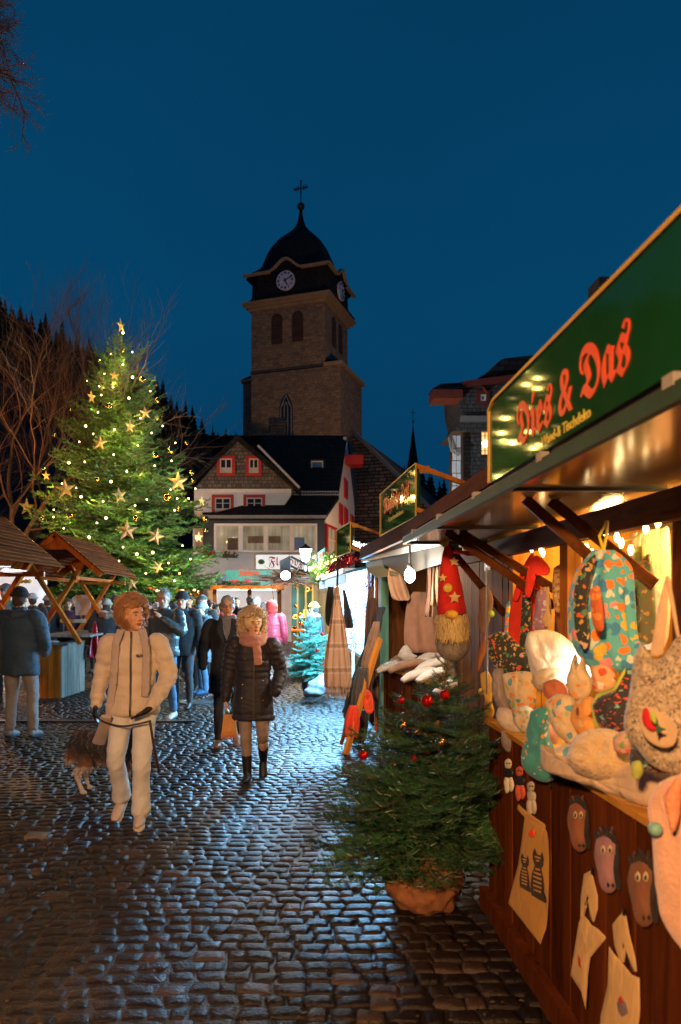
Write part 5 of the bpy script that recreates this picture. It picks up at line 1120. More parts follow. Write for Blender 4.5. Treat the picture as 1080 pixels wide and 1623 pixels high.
# gathered drawstring bag
db = empty('drawstring_bag', tuple(pt_on(958, 970, 1.22, 0, 958)), 0, 'big gathered patchwork bag in teal and orange hanging in the stall opening', 'bag')
q = ppos(958, 1.24); vs = []; rows = smooth_pts([(872, 942, 972), (885, 932, 988), (905, 918, 1000), (950, 907, 1004), (1000, 906, 1008), (1035, 918, 1016), (1056, 935, 1014), (1064, 955, 1000)], 4); n_ = 64
nn_ = Vector((-math.cos(A_), -math.sin(A_), 0)); ax = Vector((math.sin(A_), -math.cos(A_), 0))
for j, (py, a, b_) in enumerate(rows):
    pa, pb = hit(a, py, q, nn_), hit(b_, py, q, nn_); c = (pa+pb)/2; h = (pb-pa).length/2; g = max(0, 1-j/len(rows)*1.2)
    for k in range(n_):
        th = 2*PI*k/n_; rr_ = 1+.10*(g+.35)*math.sin(th*11+.3*math.sin(j*.4))+.05*g*math.sin(th*23)
        vs.append(c+(pb-pa).normalized()*h*math.cos(th)*rr_+nn_*math.sin(th)*h*.62*rr_)
m_ = len(rows); MB().add(vs, [(i*n_+k, i*n_+(k+1) % n_, (i+1)*n_+(k+1) % n_, (i+1)*n_+k) for i in range(m_-1) for k in range(n_)]+[tuple(range(n_))[::-1], tuple((m_-1)*n_+k for k in range(n_))]).build('bag_body', pr_bright, db, True)
c0 = hit(957, 872, q, nn_)
MB().tube([c0, hit(962, 845, q, nn_), hit(963, 825, q, nn_)], .006, 6).tube([c0, hit(950, 850, q, nn_), hit(962, 826, q, nn_)], .006, 6).build('cord', MT['lettery'], db)
for k, (qq, mt) in enumerate((([(920, 905), (935, 885), (945, 880), (938, 905), (930, 960), (935, 1010), (925, 1030), (912, 1000), (910, 940)], pr_floral), ([(935, 935), (950, 930), (957, 980), (955, 1000), (940, 990)], printed('rust_bird_print', (.55, .12, .03), [(.7, .25, .05), (.4, .08, .02)], 30)))):
    hang('patch', qq, 1.235-.105, .012, mt, None, None, A_, db)
# tweed bag with apple patch
tb_ = empty('tweed_bag', tuple(pt_on(1040, 1120, 1.02, 0, 1040)), 0, 'nubbly black and cream tweed bag with an appliqué apple patch', 'bag')
hang('bag_body', [(1006, 1040), (1018, 1020), (1034, 1044), (1052, 1040), (1076, 1008), (1110, 1000), (1125, 1100), (1110, 1220), (1070, 1226), (1035, 1214), (1006, 1180), (990, 1150), (1000, 1090)], 1.02, .05, knit, None, None, A_, tb_, wr=.02)
hang('apple_patch', [(1018, 1118), (1040, 1125), (1068, 1145), (1074, 1165), (1066, 1182), (1046, 1184), (1024, 1170), (1014, 1145)], .962, .006, CL('sand_felt', (.55, .38, .2)), None, None, A_, tb_)
hang('apple', [(1019, 1124), (1026, 1122), (1032, 1135), (1044, 1148), (1038, 1158), (1028, 1156), (1018, 1142)], .935, .008, CL('red_felt', (.5, .01, .01)), None, None, A_, tb_)
hang('apple_half', [(1030, 1130), (1038, 1128), (1042, 1140), (1040, 1148), (1033, 1142)], .925, .006, CL('lime_felt', (.4, .5, .08)), None, None, A_, tb_)
hang('apple_leaf', [(1041, 1136), (1045, 1150), (1056, 1156), (1046, 1160), (1042, 1166), (1040, 1150)], .925, .005, CL('green_felt', (.02, .12, .05)), None, None, A_, tb_)
for qq in ([(1030, 1040), (1044, 960), (1056, 912), (1061, 918), (1058, 975), (1052, 1036), (1042, 1040)], [(1056, 912), (1062, 914), (1070, 960), (1078, 1010), (1074, 1012), (1064, 965)]):
    hang('bag_strap', qq, 1.03, .012, CL('cream_strap', (.6, .42, .24)), None, None, A_, tb_, sub=1)
# ledge cloth, robe
hang('ledge_cloth', [(858, 1180), (885, 1196), (915, 1206), (960, 1210), (1010, 1212), (1062, 1222), (1066, 1270), (1035, 1280), (1000, 1268), (960, 1254), (925, 1242), (895, 1232), (862, 1216)], 1.07, .045, CL('cream_fleece_cloth', (.55, .40, .26)), 'cream fleece band lying along the counter edge', 'cloth', .4, wr=.02)
hang('lime_tag', [(1002, 1208), (1014, 1206), (1020, 1222), (1012, 1236), (1003, 1228)], .99, .02, CL('lime_wool', (.4, .45, .08)), 'lime green felt ball at the bottom of the tweed bag', 'felt ball', A_)
rb = empty('plush_robe', tuple(pt_on(1060, 1350, 1.0, 0, 1060)), 0, 'salmon pink plush garment with a mint button hanging at the right edge', 'garment')
hang('robe_body', [(1046, 1240), (1075, 1228), (1120, 1226), (1130, 1400), (1120, 1540), (1082, 1505), (1052, 1460), (1040, 1400), (1034, 1320), (1028, 1270)], 1.01, .05, M('salmon_plush', (.66, .36, .22), .95, .12, 9, .8, .01, 90, sheen=.6), None, None, A_, rb, wr=.02)
hang('robe_collar', [(1052, 1262), (1066, 1240), (1080, 1236), (1078, 1290), (1068, 1320), (1060, 1300)], .94, .02, M('orange_plush', (.8, .3, .14), .95, .1, 9, .8, .01, 90), None, None, A_, rb)
bp = pt_on(1039, 1314, .93, A_, 1039); MB().ell(bp, (.018, .018, .018), 14, 8).build('button', M('mint_button', (.2, .42, .33), .4), rb, True)
# tote bag with cats
def tote(pts, handle, X, label, ang, mat):
    t = empty('tote_bag', tuple(pt_on(pts[0][0], pts[0][1], X, ang, pts[0][0])), 0, label, 'tote bag')
    cx = sum(p[0] for p in pts)/len(pts); q = ppos(cx, X); n = Vector((-math.cos(ang), -math.sin(ang), 0))
    def tr(nm, pp, off, th, m_, sub=1): traced(nm, pp, q+n*off, n, th, m_, None, None, t, .6, .003, None, sub)
    tr('bag_body', pts, 0, .012, mat, 1)
    top_ = min(handle[-1], key=lambda p: p[1]); MB().tube([hit(top_[0], top_[1]+6, q+n*.03, n), hit(top_[0], top_[1]-2, q+n*.02, n), hit(top_[0], top_[1]-4, q-n*.03, n)], .004, 6).build('hook', MT['dark'], t)
    for h in handle: tr('handle', h, -.005, .006, mat, 1)
    return t, tr
MT['canvas'] = CL('mustard_canvas', (.50, .25, .05), .1); MT['canvas2'] = CL('cream_canvas', (.52, .33, .13), .08)
t1, tr1 = tote([(832, 1296), (842, 1300), (870, 1318), (896, 1328), (890, 1400), (878, 1440), (862, 1482), (857, 1497), (830, 1462), (806, 1432), (812, 1408), (822, 1370), (828, 1330)], [[(822, 1274), (832, 1284), (872, 1312), (868, 1320), (838, 1302), (820, 1282)], [(872, 1244), (882, 1244), (881, 1318), (874, 1316)]], 1.085, 'mustard canvas tote printed with two tabby cats, hanging on the stall skirt', .25, MT['canvas'])
cat_dark = CL('cat_print_ink', (.035, .022, .014)); 
def catfig(ox, oy, s_, sk, tag_):
    sh_ = lambda L: [(ox+x*s_, oy+y*s_+x*s_*sk) for x, y in L]
    tr1(tag_, sh_([(-10, -52), (-6, -62), (-2, -53), (4, -53), (8, -62), (11, -50), (10, -38), (6, -30), (10, -15), (12, 5), (9, 22), (16, 26), (14, 30), (-12, 28), (-14, 8), (-11, -14), (-6, -30), (-10, -40)]), .0155, .003, cat_dark, 1)
    for yy, w in ((-48, 6), (-42, 3), (-26, 5), (-18, 8), (-10, 9), (-2, 9), (6, 9), (14, 8)):
        tr1('stripe', sh_([(-w, yy), (w*.7, yy-2), (w*.7, yy+1.5), (-w, yy+3)]), .0185, .002, MT['canvas'], 1)
catfig(832, 1392, .62, .5, 'cat_print'); catfig(853, 1400, .86, .5, 'cat_print')
tr1('button', [(839, 1318), (844, 1314), (848, 1318), (847, 1325), (842, 1327), (838, 1323)], .018, .006, MT['letter'], 1)
t2, tr2 = tote([(922, 1452), (928, 1452), (938, 1466), (948, 1472), (962, 1486), (952, 1498), (936, 1518), (932, 1545), (929, 1600), (922, 1572), (905, 1546), (912, 1500), (918, 1462)], [[(926, 1385), (938, 1379), (941, 1392), (948, 1420), (948, 1440), (942, 1462), (936, 1458), (942, 1430), (936, 1405), (931, 1395), (926, 1420), (925, 1455), (920, 1455), (921, 1420)]], 1.08, 'small folded cream tote with long handle, left of the two low ones', .3, MT['canvas2'])
tr2('red_print', [(916, 1512), (920, 1520), (921, 1535), (917, 1530)], .014, .002, CL('red_ink', (.4, .02, .02)), 1)
t3, tr3 = tote([(966, 1500), (974, 1512), (990, 1530), (1002, 1545), (1014, 1550), (1015, 1600), (1010, 1650), (950, 1650), (953, 1610), (964, 1560)], [[(971, 1465), (988, 1444), (993, 1452), (998, 1480), (1008, 1520), (1010, 1540), (1004, 1540), (998, 1510), (990, 1475), (986, 1490), (990, 1526), (983, 1524), (974, 1498)]], 1.07, 'small cream tote with a bird print at the bottom edge of the picture', .3, MT['canvas2'])
tr3('bird_print', [(978, 1590), (984, 1580), (992, 1590), (996, 1606), (986, 1612), (980, 1602)], .014, .002, CL('grey_ink', (.16, .12, .12)), 1)
tr3('bird_print_red', [(980, 1584), (984, 1578), (988, 1586), (984, 1592)], .017, .002, CL('red_ink_b', (.4, .02, .02)), 1)
# felt hobby horse heads
def horse(cx, cy, s_, X, col, mane, label, tongue=False):
    h = empty('hobby_horse_head', tuple(pt_on(cx, cy, X, .3, cx)), 0, label, 'toy horse head')
    q = ppos(cx, X); n = Vector((-math.cos(.3), -math.sin(.3), 0)); S = lambda L: [(cx+x*s_, cy+y*s_) for x, y in L]
    tr = lambda nm, pp, off, th, m_, sub=2: traced(nm, pp, q+n*off, n, th, m_, None, None, h, .6, .004, None, sub)
    tr('head', S([(-12, -40), (0, -46), (12, -38), (16, -15), (14, 10), (15, 32), (12, 46), (2, 50), (-6, 40), (-9, 20), (-14, 0), (-16, -20)]), 0, .03, CL('felt_%d' % cx, col))
    mm = CL('mane_%d' % cx, mane); rq = random.Random(cx)
    for k in range(9):
        bx_, by = -14+28*k/8, -42+abs(k-4)*2; tr('mane_lock', S([(bx_-2, by+6), (bx_-5+rq.uniform(-3, 3), by-12-rq.uniform(0, 8)), (bx_+1, by-3), (bx_+3, by+4)]), .008, .006, mm, 1)
    tr('mane_side', S([(13, -40), (18, -28), (20, 0), (18, 28), (22, 45), (14, 40), (15, 10), (14, -20)]), -.004, .012, mm)
    for ex in (-6, 5):
        tr('eye', S([(ex-3.4, -22), (ex, -27), (ex+3.4, -22), (ex+3, -15), (ex, -12), (ex-3, -16)]), .03, .003, CL('eye_felt_%d%d' % (cx, ex+9), (.55, .45, .25)))
        tr('pupil', S([(ex-1.2, -20), (ex, -22), (ex+1.4, -20), (ex+1, -15), (ex-1, -15)]), .036, .003, MT['dark'])
        tr('ear', S([(ex*1.7-3, -40), (ex*1.7, -56), (ex*1.7+3.5, -41)]), 0, .008, CL('ear_%d%d' % (cx, ex+9), sc(col, .7)), 1)
    for ex in (2, 9): tr('nostril', S([(ex-2, 36), (ex, 33), (ex+2, 37), (ex, 41)]), .027, .003, MT['dark'])
horse(917, 1308, .85, 1.075, (.20, .07, .03), (.015, .01, .01), 'brown felt horse head with black mane, leftmost of three on the skirt')
horse(962, 1366, 1.0, 1.07, (.28, .14, .15), (.015, .012, .012), 'mauve felt horse head with curly black mane, middle of three')
horse(1018, 1412, 1.15, 1.06, (.17, .065, .03), (.02, .012, .01), 'dark brown felt horse head with big yellow eyes, rightmost of three')
for k, (x, y_, c, lb) in enumerate(((806, 1222, (.7, .62, .4), 'cream jointed wooden puppet with black spots at the skirt corner'), (824, 1234, (.6, .1, .04), 'orange and black small hanging puppet beside the cream one'), (842, 1258, (.5, .42, .3), 'pale round face ornament with mint button beside the tote'))):
    pu = empty('hanging_puppet', tuple(pt_on(x, y_, 1.09, 0, x)), 0, lb, 'puppet')
    q = ppos(x, 1.09); n = Vector((-1, -.2, 0)); T_ = lambda nm, L, m_: traced(nm, [(x+a, y_+b_) for a, b_ in L], q, n, .01, m_, None, None, pu, .6, 0, None, 2)
    m_ = CL('puppet_%d' % k, c)
    T_('head', [(-5, -16), (0, -20), (5, -15), (4, -5), (-4, -5)], m_); T_('torso', [(-5, -4), (6, -3), (7, 10), (-4, 10)], MT['dark'] if k < 2 else m_); T_('leg', [(-5, 10), (0, 10), (2, 30), (-3, 36), (-6, 20)], m_); T_('leg', [(2, 10), (6, 10), (9, 24), (5, 34), (2, 22)], m_)
    for ex in (-2, 2): e_ = MB().ell(hit(x+ex, y_-12, q+n*.014, n), .004, 6, 5).build('eye', MT['dark'], pu)
# carved animals at the stall corner
for k, (pts, c, lb) in enumerate((([(760, 935), (772, 930), (782, 950), (776, 985), (766, 1005), (758, 985), (762, 960)], (.25, .14, .08), 'carved driftwood animal hanging highest at the stall corner'), ([(756, 1040), (768, 1010), (772, 1000), (774, 1020), (764, 1050), (758, 1065)], (.35, .12, .04), 'reddish carved stick figure in the middle of the corner string'), ([(762, 1068), (774, 1064), (782, 1085), (780, 1110), (784, 1130), (776, 1143), (768, 1136), (772, 1112), (764, 1090)], (.62, .36, .05), 'yellow felt figure hanging lowest at the stall corner'))):
    hang('carved_animal', pts, 1.30, .02, CL('carving_%d' % k, c), lb, 'ornament', .6)
for k, (x, y_, c) in enumerate(((779, 973, (.35, .5, .05)), (763, 1096, (.8, .6, .05)))):
    o = MB().ell(pt_on(x, y_, 1.27, 0, x), (.02, .02, .024), 14, 8).build('button', M('big_button_%d' % k, c, .4), None, True); tag(o, ('lime green', 'yellow')[k]+' wooden button on the string at the stall corner', 'button')
MB().tube([hit(772, y_, (1.31, 0, 0), (-1, -.2, 0)) for y_ in (900, 960, 1030, 1100)], .004, 5).build('cord', MT['dark'], None); tag(COL.objects[-1], 'thin dark cord holding the carved figures at the stall corner', 'cord')
o = MB().prism([hit(px, py, (1.485, 0, 0), (-1, 0, 0)) for px, py in ((768.5, 879), (778, 878), (778, 903), (768.5, 905))], (-.004, 0, 0)).build('number_card', M('pink_card', (.6, .42, .38), .7), None); tag(o, 'small pale card with a number pinned on the brown boards', 'card')
text('numeral', '2', .09, MT['dark'], o, hit(770, 898, (1.478, 0, 0), (-1, 0, 0)), (0, -1, 0), (0, 0, 1), .0005)
# gnome
YG = 5.7; gm = empty('gnome', tuple(P(715, 960, YG)), 0, 'hanging cloth gnome with tall red starred hat and shaggy blond beard', 'gnome')
GP = lambda px, py, dy=0: P(px, py, YG+dy)
rows = [(862, 3), (875, 8), (900, 14), (930, 19), (960, 22), (974, 23.5)]
hv = MB(); hv.tube([GP(709+(r[0]-862)*.07, r[0]) for r in rows], [(r[1]*YG/F*(1 if i else .5)) for i, r in enumerate(rows)], 20, True, .7); hv.build('hat', CL('red_felt_hat', (.68, .02, .012), .12), gm, True)
bdy = remesh(MB().ell(GP(718, 1015, .02), (.135, .115, .165), 20, 14).ell(GP(717, 988, .02), (.115, .10, .10), 18, 12), 'body', CL('grey_flecked_wool', (.30, .26, .22), .35, scale=60), None, .014); bdy.parent = gm; bdy.location = -gm.location
bd = MB(); rq = random.Random(2)
for k in range(420):
    a = rq.uniform(-1.35, 1.35); px = 717+25*math.sin(a); y0_ = 974+rq.uniform(0, 30); L = rq.uniform(14, 26)*(1-.3*abs(math.sin(a))); dy = -.135*math.cos(a)
    p0 = GP(px, y0_, dy+.01); p1 = GP(px+rq.uniform(-2, 2)+2*math.sin(a), y0_+L*.6, dy-.02); p2 = GP(px+rq.uniform(-4, 4), y0_+L, dy-.004)
    bd.tube([p0, p1, p2], [.006, .005, .001], 4, False)
for a, b_ in ((GP(717, 992, -.06), (.12, .07, .09)),): bd.ell(a, b_, 16, 10)
bd.build('beard', M('blond_beard_fur', (.62, .46, .22), .9, .15, 30, .6, .01, 150), gm, True)
MB().ell(GP(716, 974, -.135), (.05, .04, .034), 14, 10).build('nose', CL('mustard_felt_nose', (.72, .40, .05)), gm, True)
def star3(c, r, nrm_y=-1, th=.012, ri=.45, rot=0, n=5):
    return MB().add(*star_geo(c, r, th, ri, rot, n))
def star_geo(c, r, th, ri, rot, n=5):
    vs = []; 
    for k in range(2*n):
        a = PI/2+rot+PI*k/n; q = r if k % 2 == 0 else r*ri; vs.append(Vector((q*math.cos(a), 0, q*math.sin(a))))
    vs.append(Vector((0, -th, 0))); vs.append(Vector((0, th, 0))); m = 2*n
    fs = [(k, (k+1) % m, m) for k in range(m)]+[((k+1) % m, k, m+1) for k in range(m)]
    c = Vector(c); return [v+c for v in vs], fs
for k, (x, y_, r) in enumerate(((720, 890, 8), (702, 916, 7), (721, 947, 10))): star3(GP(x, y_, -.085-.01*k), r*YG/F, th=.012, ri=.5).build('hat_star', CL('cream_felt_star_%d' % k, (.72, .48, .22)), gm)
MB().ell(GP(710, 932, -.085), (.035, .012, .035), 14, 8).build('hat_button', MT['yel'], gm)
o = MB().ell(P(705, 861, 5.7), .03, 12, 8).build('felt_ball', CL('yellow_felt', (.75, .55, .08)), None, True); tag(o, 'yellow felt ball hanging at the canopy corner above the gnome', 'felt ball')
tubec = MB().tube([P(720, 874, 5.75), P(735, 876, 5.72), P(742, 877, 5.7), P(758, 877, 5.66)], [.012, .014, .02, .018], 10).build('candy_ribbon', CL('red_cream_ribbon', (.7, .05, .02)), None, True); tag(tubec, 'short red and cream cord fastened beside the gnome hat', 'cord')
# ---------------------------------------------------------------- trees
def bough_mesh(name, seed, needle, nw, dens, mat, sub=True, droop=.10, wd=.34, mat2=None):
    """fir bough of length 1 along +x, flat sprays of side twigs clothed in needles"""
    r = random.Random(seed); V_, F_, MI = [], [], []
    def seg(p, q, r0, r1):
        p, q = Vector(p), Vector(q); d = (q-p).normalized(); s_ = d.cross(Vector((0, 0, 1))); s_ = s_.normalized() if s_.length > .01 else Vector((1, 0, 0)); t_ = s_.cross(d)
        o = len(V_)
        for pp, rr_ in ((p, r0), (q, r1)):
            for a in (0, 2.1, 4.2): V_.append(pp+s_*math.cos(a)*rr_+t_*math.sin(a)*rr_)
        for k in range(3): F_.append((o+k, o+(k+1) % 3, o+3+(k+1) % 3, o+3+k)); MI.append(1)
    def needles(p, q, n):
        d = (q-p).normalized(); side = d.cross(Vector((0, 0, 1))).normalized(); up = side.cross(d)
        for k in range(n):
            t = (k+r.random())/n; b = p.lerp(q, t); a = r.uniform(-.5, PI+.5)
            dr = (side*math.cos(a)*1.0+up*math.sin(a)*.55+d*r.uniform(.35, .9)).normalized()
            L = needle*r.uniform(.7, 1.15)*(1 if t < .9 else .8); w_ = dr.cross(Vector((r.uniform(-1, 1), r.uniform(-1, 1), r.uniform(-1, 1)))).normalized()*nw
            o = len(V_); V_.extend([b-w_, b+w_, b+dr*L]); F_.append((o, o+1, o+2)); MI.append(0)
    def twig(p, d, L, lev):
        n = 4 if L > .15 else 2; pts = [p]; dd = d.copy()
        for k in range(n):
            dd = (dd+Vector((r.gauss(0, .05), r.gauss(0, .05), r.gauss(0, .03)+(.02 if lev else -.0)))).normalized(); pts.append(pts[-1]+dd*L/n)
        for a, b in zip(pts, pts[1:]):
            seg(a, b, .0035*(1 if lev else 1), .003); needles(a, b, max(2, int((b-a).length*dens)))
        if lev < 2 and L > .12 and sub:
            m = int(L/.075)
            for k in range(1, m):
                t = k/m; q = p.lerp(pts[-1], t) if n < 3 else pts[min(n, int(t*n))].lerp(pts[min(n, int(t*n)+1)], t*n-int(t*n))
                s_ = 1 if k % 2 else -1; a = s_*r.uniform(.6, .85); nd = Vector((dd.x*math.cos(a)-dd.y*math.sin(a), dd.x*math.sin(a)+dd.y*math.cos(a), r.uniform(-.12, .12)))
                twig(q, nd.normalized(), L*(.46-.2*t)*r.uniform(.8, 1.2), lev+1)
    pts = []; 
    for k in range(9):
        t = k/8; pts.append(Vector((t, .03*math.sin(t*4+seed), -droop*math.sin(t*2.6)+.10*t*t)))
    for k in range(8):
        seg(pts[k], pts[k+1], .014*(1-k/9), .014*(1-(k+1)/9)+.002)
        if k > 1: needles(pts[k], pts[k+1], int(dens*.125))
    m = 17
    for k in range(1, m):
        t = k/m; i = min(7, int(t*8)); q = pts[i].lerp(pts[i+1], t*8-i); s_ = 1 if k % 2 else -1
        a = s_*r.uniform(.65, .95); L = wd*(1.25-t)*min(1, .35+t*1.8)*r.uniform(.8, 1.15)
        twig(q, Vector((math.cos(a), math.sin(a), r.uniform(-.18, .06))).normalized(), L, 1)
    me = bpy.data.meshes.new(name); me.from_pydata(V_, [], F_); me.materials.append(mat); me.materials.append(mat2 or MT['bark'])
    me.polygons.foreach_set('material_index', MI); return me
def needle_mat(name, c1, c2, rough=.5):
    m, t, b = node_mat(name); g = t.nodes.new('ShaderNodeNewGeometry'); n = noise_n(t, 5.0, 8, .85, g.outputs['Position'])
    oi = t.nodes.new('ShaderNodeObjectInfo'); ad = t.nodes.new('ShaderNodeMath'); ad.operation = 'MULTIPLY_ADD'; ad.inputs[1].default_value = .35; lk(t, oi.outputs['Random'], ad.inputs[0]); lk(t, n.outputs[0], ad.inputs[2])
    r = ramp(t, ad.outputs[0], [(.45, c1), (.72, c2), (.95, tuple(min(1, q*2.2) for q in c2))]); lk(t, r.outputs[0], b.inputs['Base Color']); b.inputs['Roughness'].default_value = rough  # lightest stop paints sparkle onto the needles as bright specks
    b.inputs['Subsurface Weight'].default_value = 0; return m
MT['bark'] = M('fir_bark', (.10, .06, .035), .9, .3, 12, .6)
MT['ndl'] = needle_mat('fir_needles', (.022, .08, .014), (.075, .20, .035))
MT['ndl2'] = needle_mat('nordmann_fir_needles', (.008, .034, .014), (.03, .10, .036), .38)
MT['ndlt'] = needle_mat('blue_spruce_needles', (.05, .22, .17), (.12, .40, .30))
big = [bough_mesh('branch', 30+k, .060, .0065, 95, MT['ndl']) for k in range(5)]
small = [bough_mesh('branch', 60+k, .085, .0040, 150, MT['ndl2'], wd=.42) for k in range(5)]
teal = [bough_mesh('branch', 90+k, .10, .009, 90, MT['ndlt'], wd=.4) for k in range(3)]

def fir(name, base, H, zlow, prof, n, meshes, label, cat, trunk_r, seed, lean=(0, 0), el0=-.25, el1=.75, scale_w=1.0, top_extra=True):
    """prof(t) = crown radius at t (0 lowest bough, 1 tip)"""
    t_ = empty(name, base, 0, label, cat); r = random.Random(seed)
    ln = Vector((lean[0], lean[1], 0))
    axis = lambda t: ln*t+Vector((0, 0, zlow+(H-zlow)*t))
    MB().tube([(0, 0, 0), tuple(axis(0)), tuple(axis(.5)), tuple(axis(1))], [trunk_r*1.1, trunk_r, trunk_r*.55, trunk_r*.12], 10).build('trunk', MT['bark'], t_, True, world=False)
    ga_ = 2.39996
    for k in range(n):
        t = 1-((k+.5)/n)**.62 if False else (k+.5)/n
        t = 1-(1-t)**.6  # more boughs low down
        R = prof(t)*r.uniform(.62, 1.16); a = k*ga_+r.uniform(-.3, .3); p = axis(t*.97)
        el = el0+(el1-el0)*t**1.6+r.uniform(-.12, .12)
        L = R/max(.45, math.cos(el))
        o = put('branch', r.choice(meshes), t_, tuple(p), (r.uniform(-.35, .35), -el, a), (L, L*scale_w*(1 if L > .5 else 1.2), L))
    return t_
# the big lit Christmas tree
CTX, CTY = P(193, 0, 26).x, 26
def cprof(t):
    z = 1.5+9.6*t; return float(np.interp(z, [1.5, 2.2, 3.2, 4.2, 5.6, 7.0, 8.2, 9.2, 10.2, 11.2], [3.0, 3.3, 3.25, 3.05, 2.65, 2.15, 1.7, 1.25, .75, .2]))
xt = fir('christmas_tree', (CTX, CTY, 0), 11.3, 1.5, cprof, 298, big, 'towering fir with golden stars, baubles and warm lights on the square', 'christmas tree', .17, 5, el0=-.22, el1=.8, scale_w=1.3)
o = fir  # (name kept)
def on_cone(px, py, out=1.0):
    Yc = CTY; z = Z(py, Yc-1.5); t = max(0, min(1, (z-1.5)/9.6)); R = cprof(t)*out
    for _ in range(3):
        Yp = Yc-math.sqrt(max(.02, R*R-(P(px, py, Yc).x-CTX)**2)) if abs(P(px, py, Yc).x-CTX) < R else Yc-.1
        z = Z(py, Yp); R = cprof(max(0, min(1, (z-1.5)/9.6)))*out
    return P(px, py, Yp)
S_ = 340/1080
stars = [(610, 115, 40, .2, 1.2), (578, 366, 26, 0, .3), (462, 475, 38, .1, 1.2), (733, 552, 36, .15, .6), (655, 622, 38, 0, 1.0), (503, 705, 40, -.1, 0), (234, 870, 26, .1, .9), (330, 938, 52, .1, .2), (898, 900, 52, 0, 0), (603, 970, 44, .2, .8), (136, 1028, 48, 0, .9), (1018, 1000, 28, 0, .9), (640, 1146, 58, 0, .1), (783, 1175, 48, -.3, .3), (1002, 1180, 32, 0, .8), (795, 1330, 34, .5, .5), (666, 1415, 34, .1, .1), (97, 1010, 0, 0, 0)]
MT['straw'] = M('woven_gold_star', (.66, .43, .15), .7, .3, 22, .6, .01, 60)
wh = ['at the very tip', 'high up near the tip', 'turned edge-on at upper left', 'at upper right', 'standing upright in the upper middle', 'facing out left of centre', 'small, at the far left edge', 'large, at lower left', 'large, at right middle', 'tilted, in the dark middle of the crown', 'turned, hanging out at the far left', 'narrow, at the right edge', 'largest, low in the middle', 'tilted, low right of centre', 'narrow, at the lower right edge', 'half hidden among the lowest right boughs', 'small, lowest of all']
for (zx, zy, r_, rot, yaw), w in zip(stars, wh):
    if not r_: continue
    c = on_cone(zx*S_, 480+zy*S_, 1.06); R = r_*S_*c.y/F
    o = MB().add(*star_geo((0, 0, 0), R, R*.22, .40, rot)).build('star_ornament', MT['straw'], None); o.location = c; o.rotation_euler = (0, 0, yaw)
    tag(o, 'golden star on the big tree, '+w, 'star ornament', 'golden stars on the big tree')
balls = [(622, 242, 9), (499, 283, 14), (718, 385, 15), (795, 490, 13), (547, 518, 15), (351, 540, 14), (273, 664, 15), (941, 704, 13), (862, 742, 18), (785, 765, 16), (223, 832, 17), (490, 890, 12), (966, 855, 15), (974, 893, 13), (843, 980, 20), (355, 1070, 18), (206, 1080, 15), (1034, 1088, 18), (683, 1085, 14), (1040, 1145, 13), (900, 1040, 12)]
MT['goldb'] = M('mirror_gold_bauble', (.85, .55, .18), .08, .05, 4, 0, metal=1)
for zx, zy, r_ in balls:
    c = on_cone(zx*S_, 480+zy*S_, 1.04); o = MB().ell(c, r_*S_*c.y/F, 14, 10).build('bauble', MT['goldb'], None, True)
    pos = ('upper' if zy < 560 else 'middle' if zy < 900 else 'lower')+(' left' if zx < 480 else ' right' if zx > 760 else ' centre')
    tag(o, 'bauble in the %s of the big tree%s' % (pos, {622: ' nearest its tip', 499: '', 718: ' edge above another', 795: ' edge beside a twig end', 547: ' near a warm light', 351: ' on the outermost bough', 273: ' at the end of a long bough', 941: ' on the outer edge', 862: ', the larger of a pair', 785: ', the smaller of a pair', 223: ' above a small star', 490: ' deep in shade', 966: ' above a smaller bauble', 974: ' below another', 843: ', the largest one', 355: ' between two lights', 206: ' beneath the outermost star', 1034: ' next to the white house', 683: ' beside a bright bulb', 1040: ' under a larger bauble', 900: ' above dark boughs'}[zx]), 'bauble', 'gold baubles on the big tree')
bulbs = [(620, 150), (560, 258), (667, 248), (620, 312), (527, 357), (440, 393), (668, 374), (570, 425), (758, 445), (511, 464), (494, 551), (708, 580), (432, 620), (577, 637), (765, 655), (695, 718), (573, 764), (428, 801), (348, 805), (884, 705), (865, 795), (470, 660), (313, 910), (384, 932), (409, 976), (272, 1042), (330, 1010), (681, 1020), (893, 985), (950, 985), (535, 1083), (489, 1108), (270, 1078), (322, 1135), (880, 1045), (920, 1222), (770, 1257), (735, 1362), (988, 1185), (790, 1450), (600, 1300), (850, 1310), (690, 1265), (905, 1362), (860, 940), (620, 1230), (985, 935), (740, 990), (560, 900), (400, 700), (640, 850), (820, 620), (780, 820), (520, 1000), (450, 1180), (960, 1290), (880, 1400), (350, 1240), (250, 1240), (500, 420), (650, 480)]
ls = empty('tree_light_string', (CTX, CTY-3.2, 1.8), 0, 'warm white bulbs scattered all over the big tree', 'fairy lights')
rq = random.Random(9)
for k, (zx, zy) in enumerate(bulbs):
    c = on_cone(zx*S_, 480+zy*S_, .97); MB().ell(c, .026 if k % 6 else .042, 8, 6).build('bulb', MT['bulb'], ls)
for k in range(44):
    zx, zy = bulbs[(k*7) % len(bulbs)]
    c = on_cone(zx*S_, 480+zy*S_, 1.10 if k % 2 else .86)+Vector((rq.uniform(-.4, .4), 0, rq.uniform(-.4, .4)))
    light('bulb_glow', tuple(c), 14 if k < 36 else 26, (1, .66, .16), .06, ls)
for k in range(7):
    a = k*.9; z = 2.2+k*1.2; R = cprof((z-1.5)/9.6)*.55; light('bulb_glow', (CTX+R*math.cos(a*2), CTY-R*abs(math.sin(a*2)), z), 18, (.95, .85, .2), .1, ls)
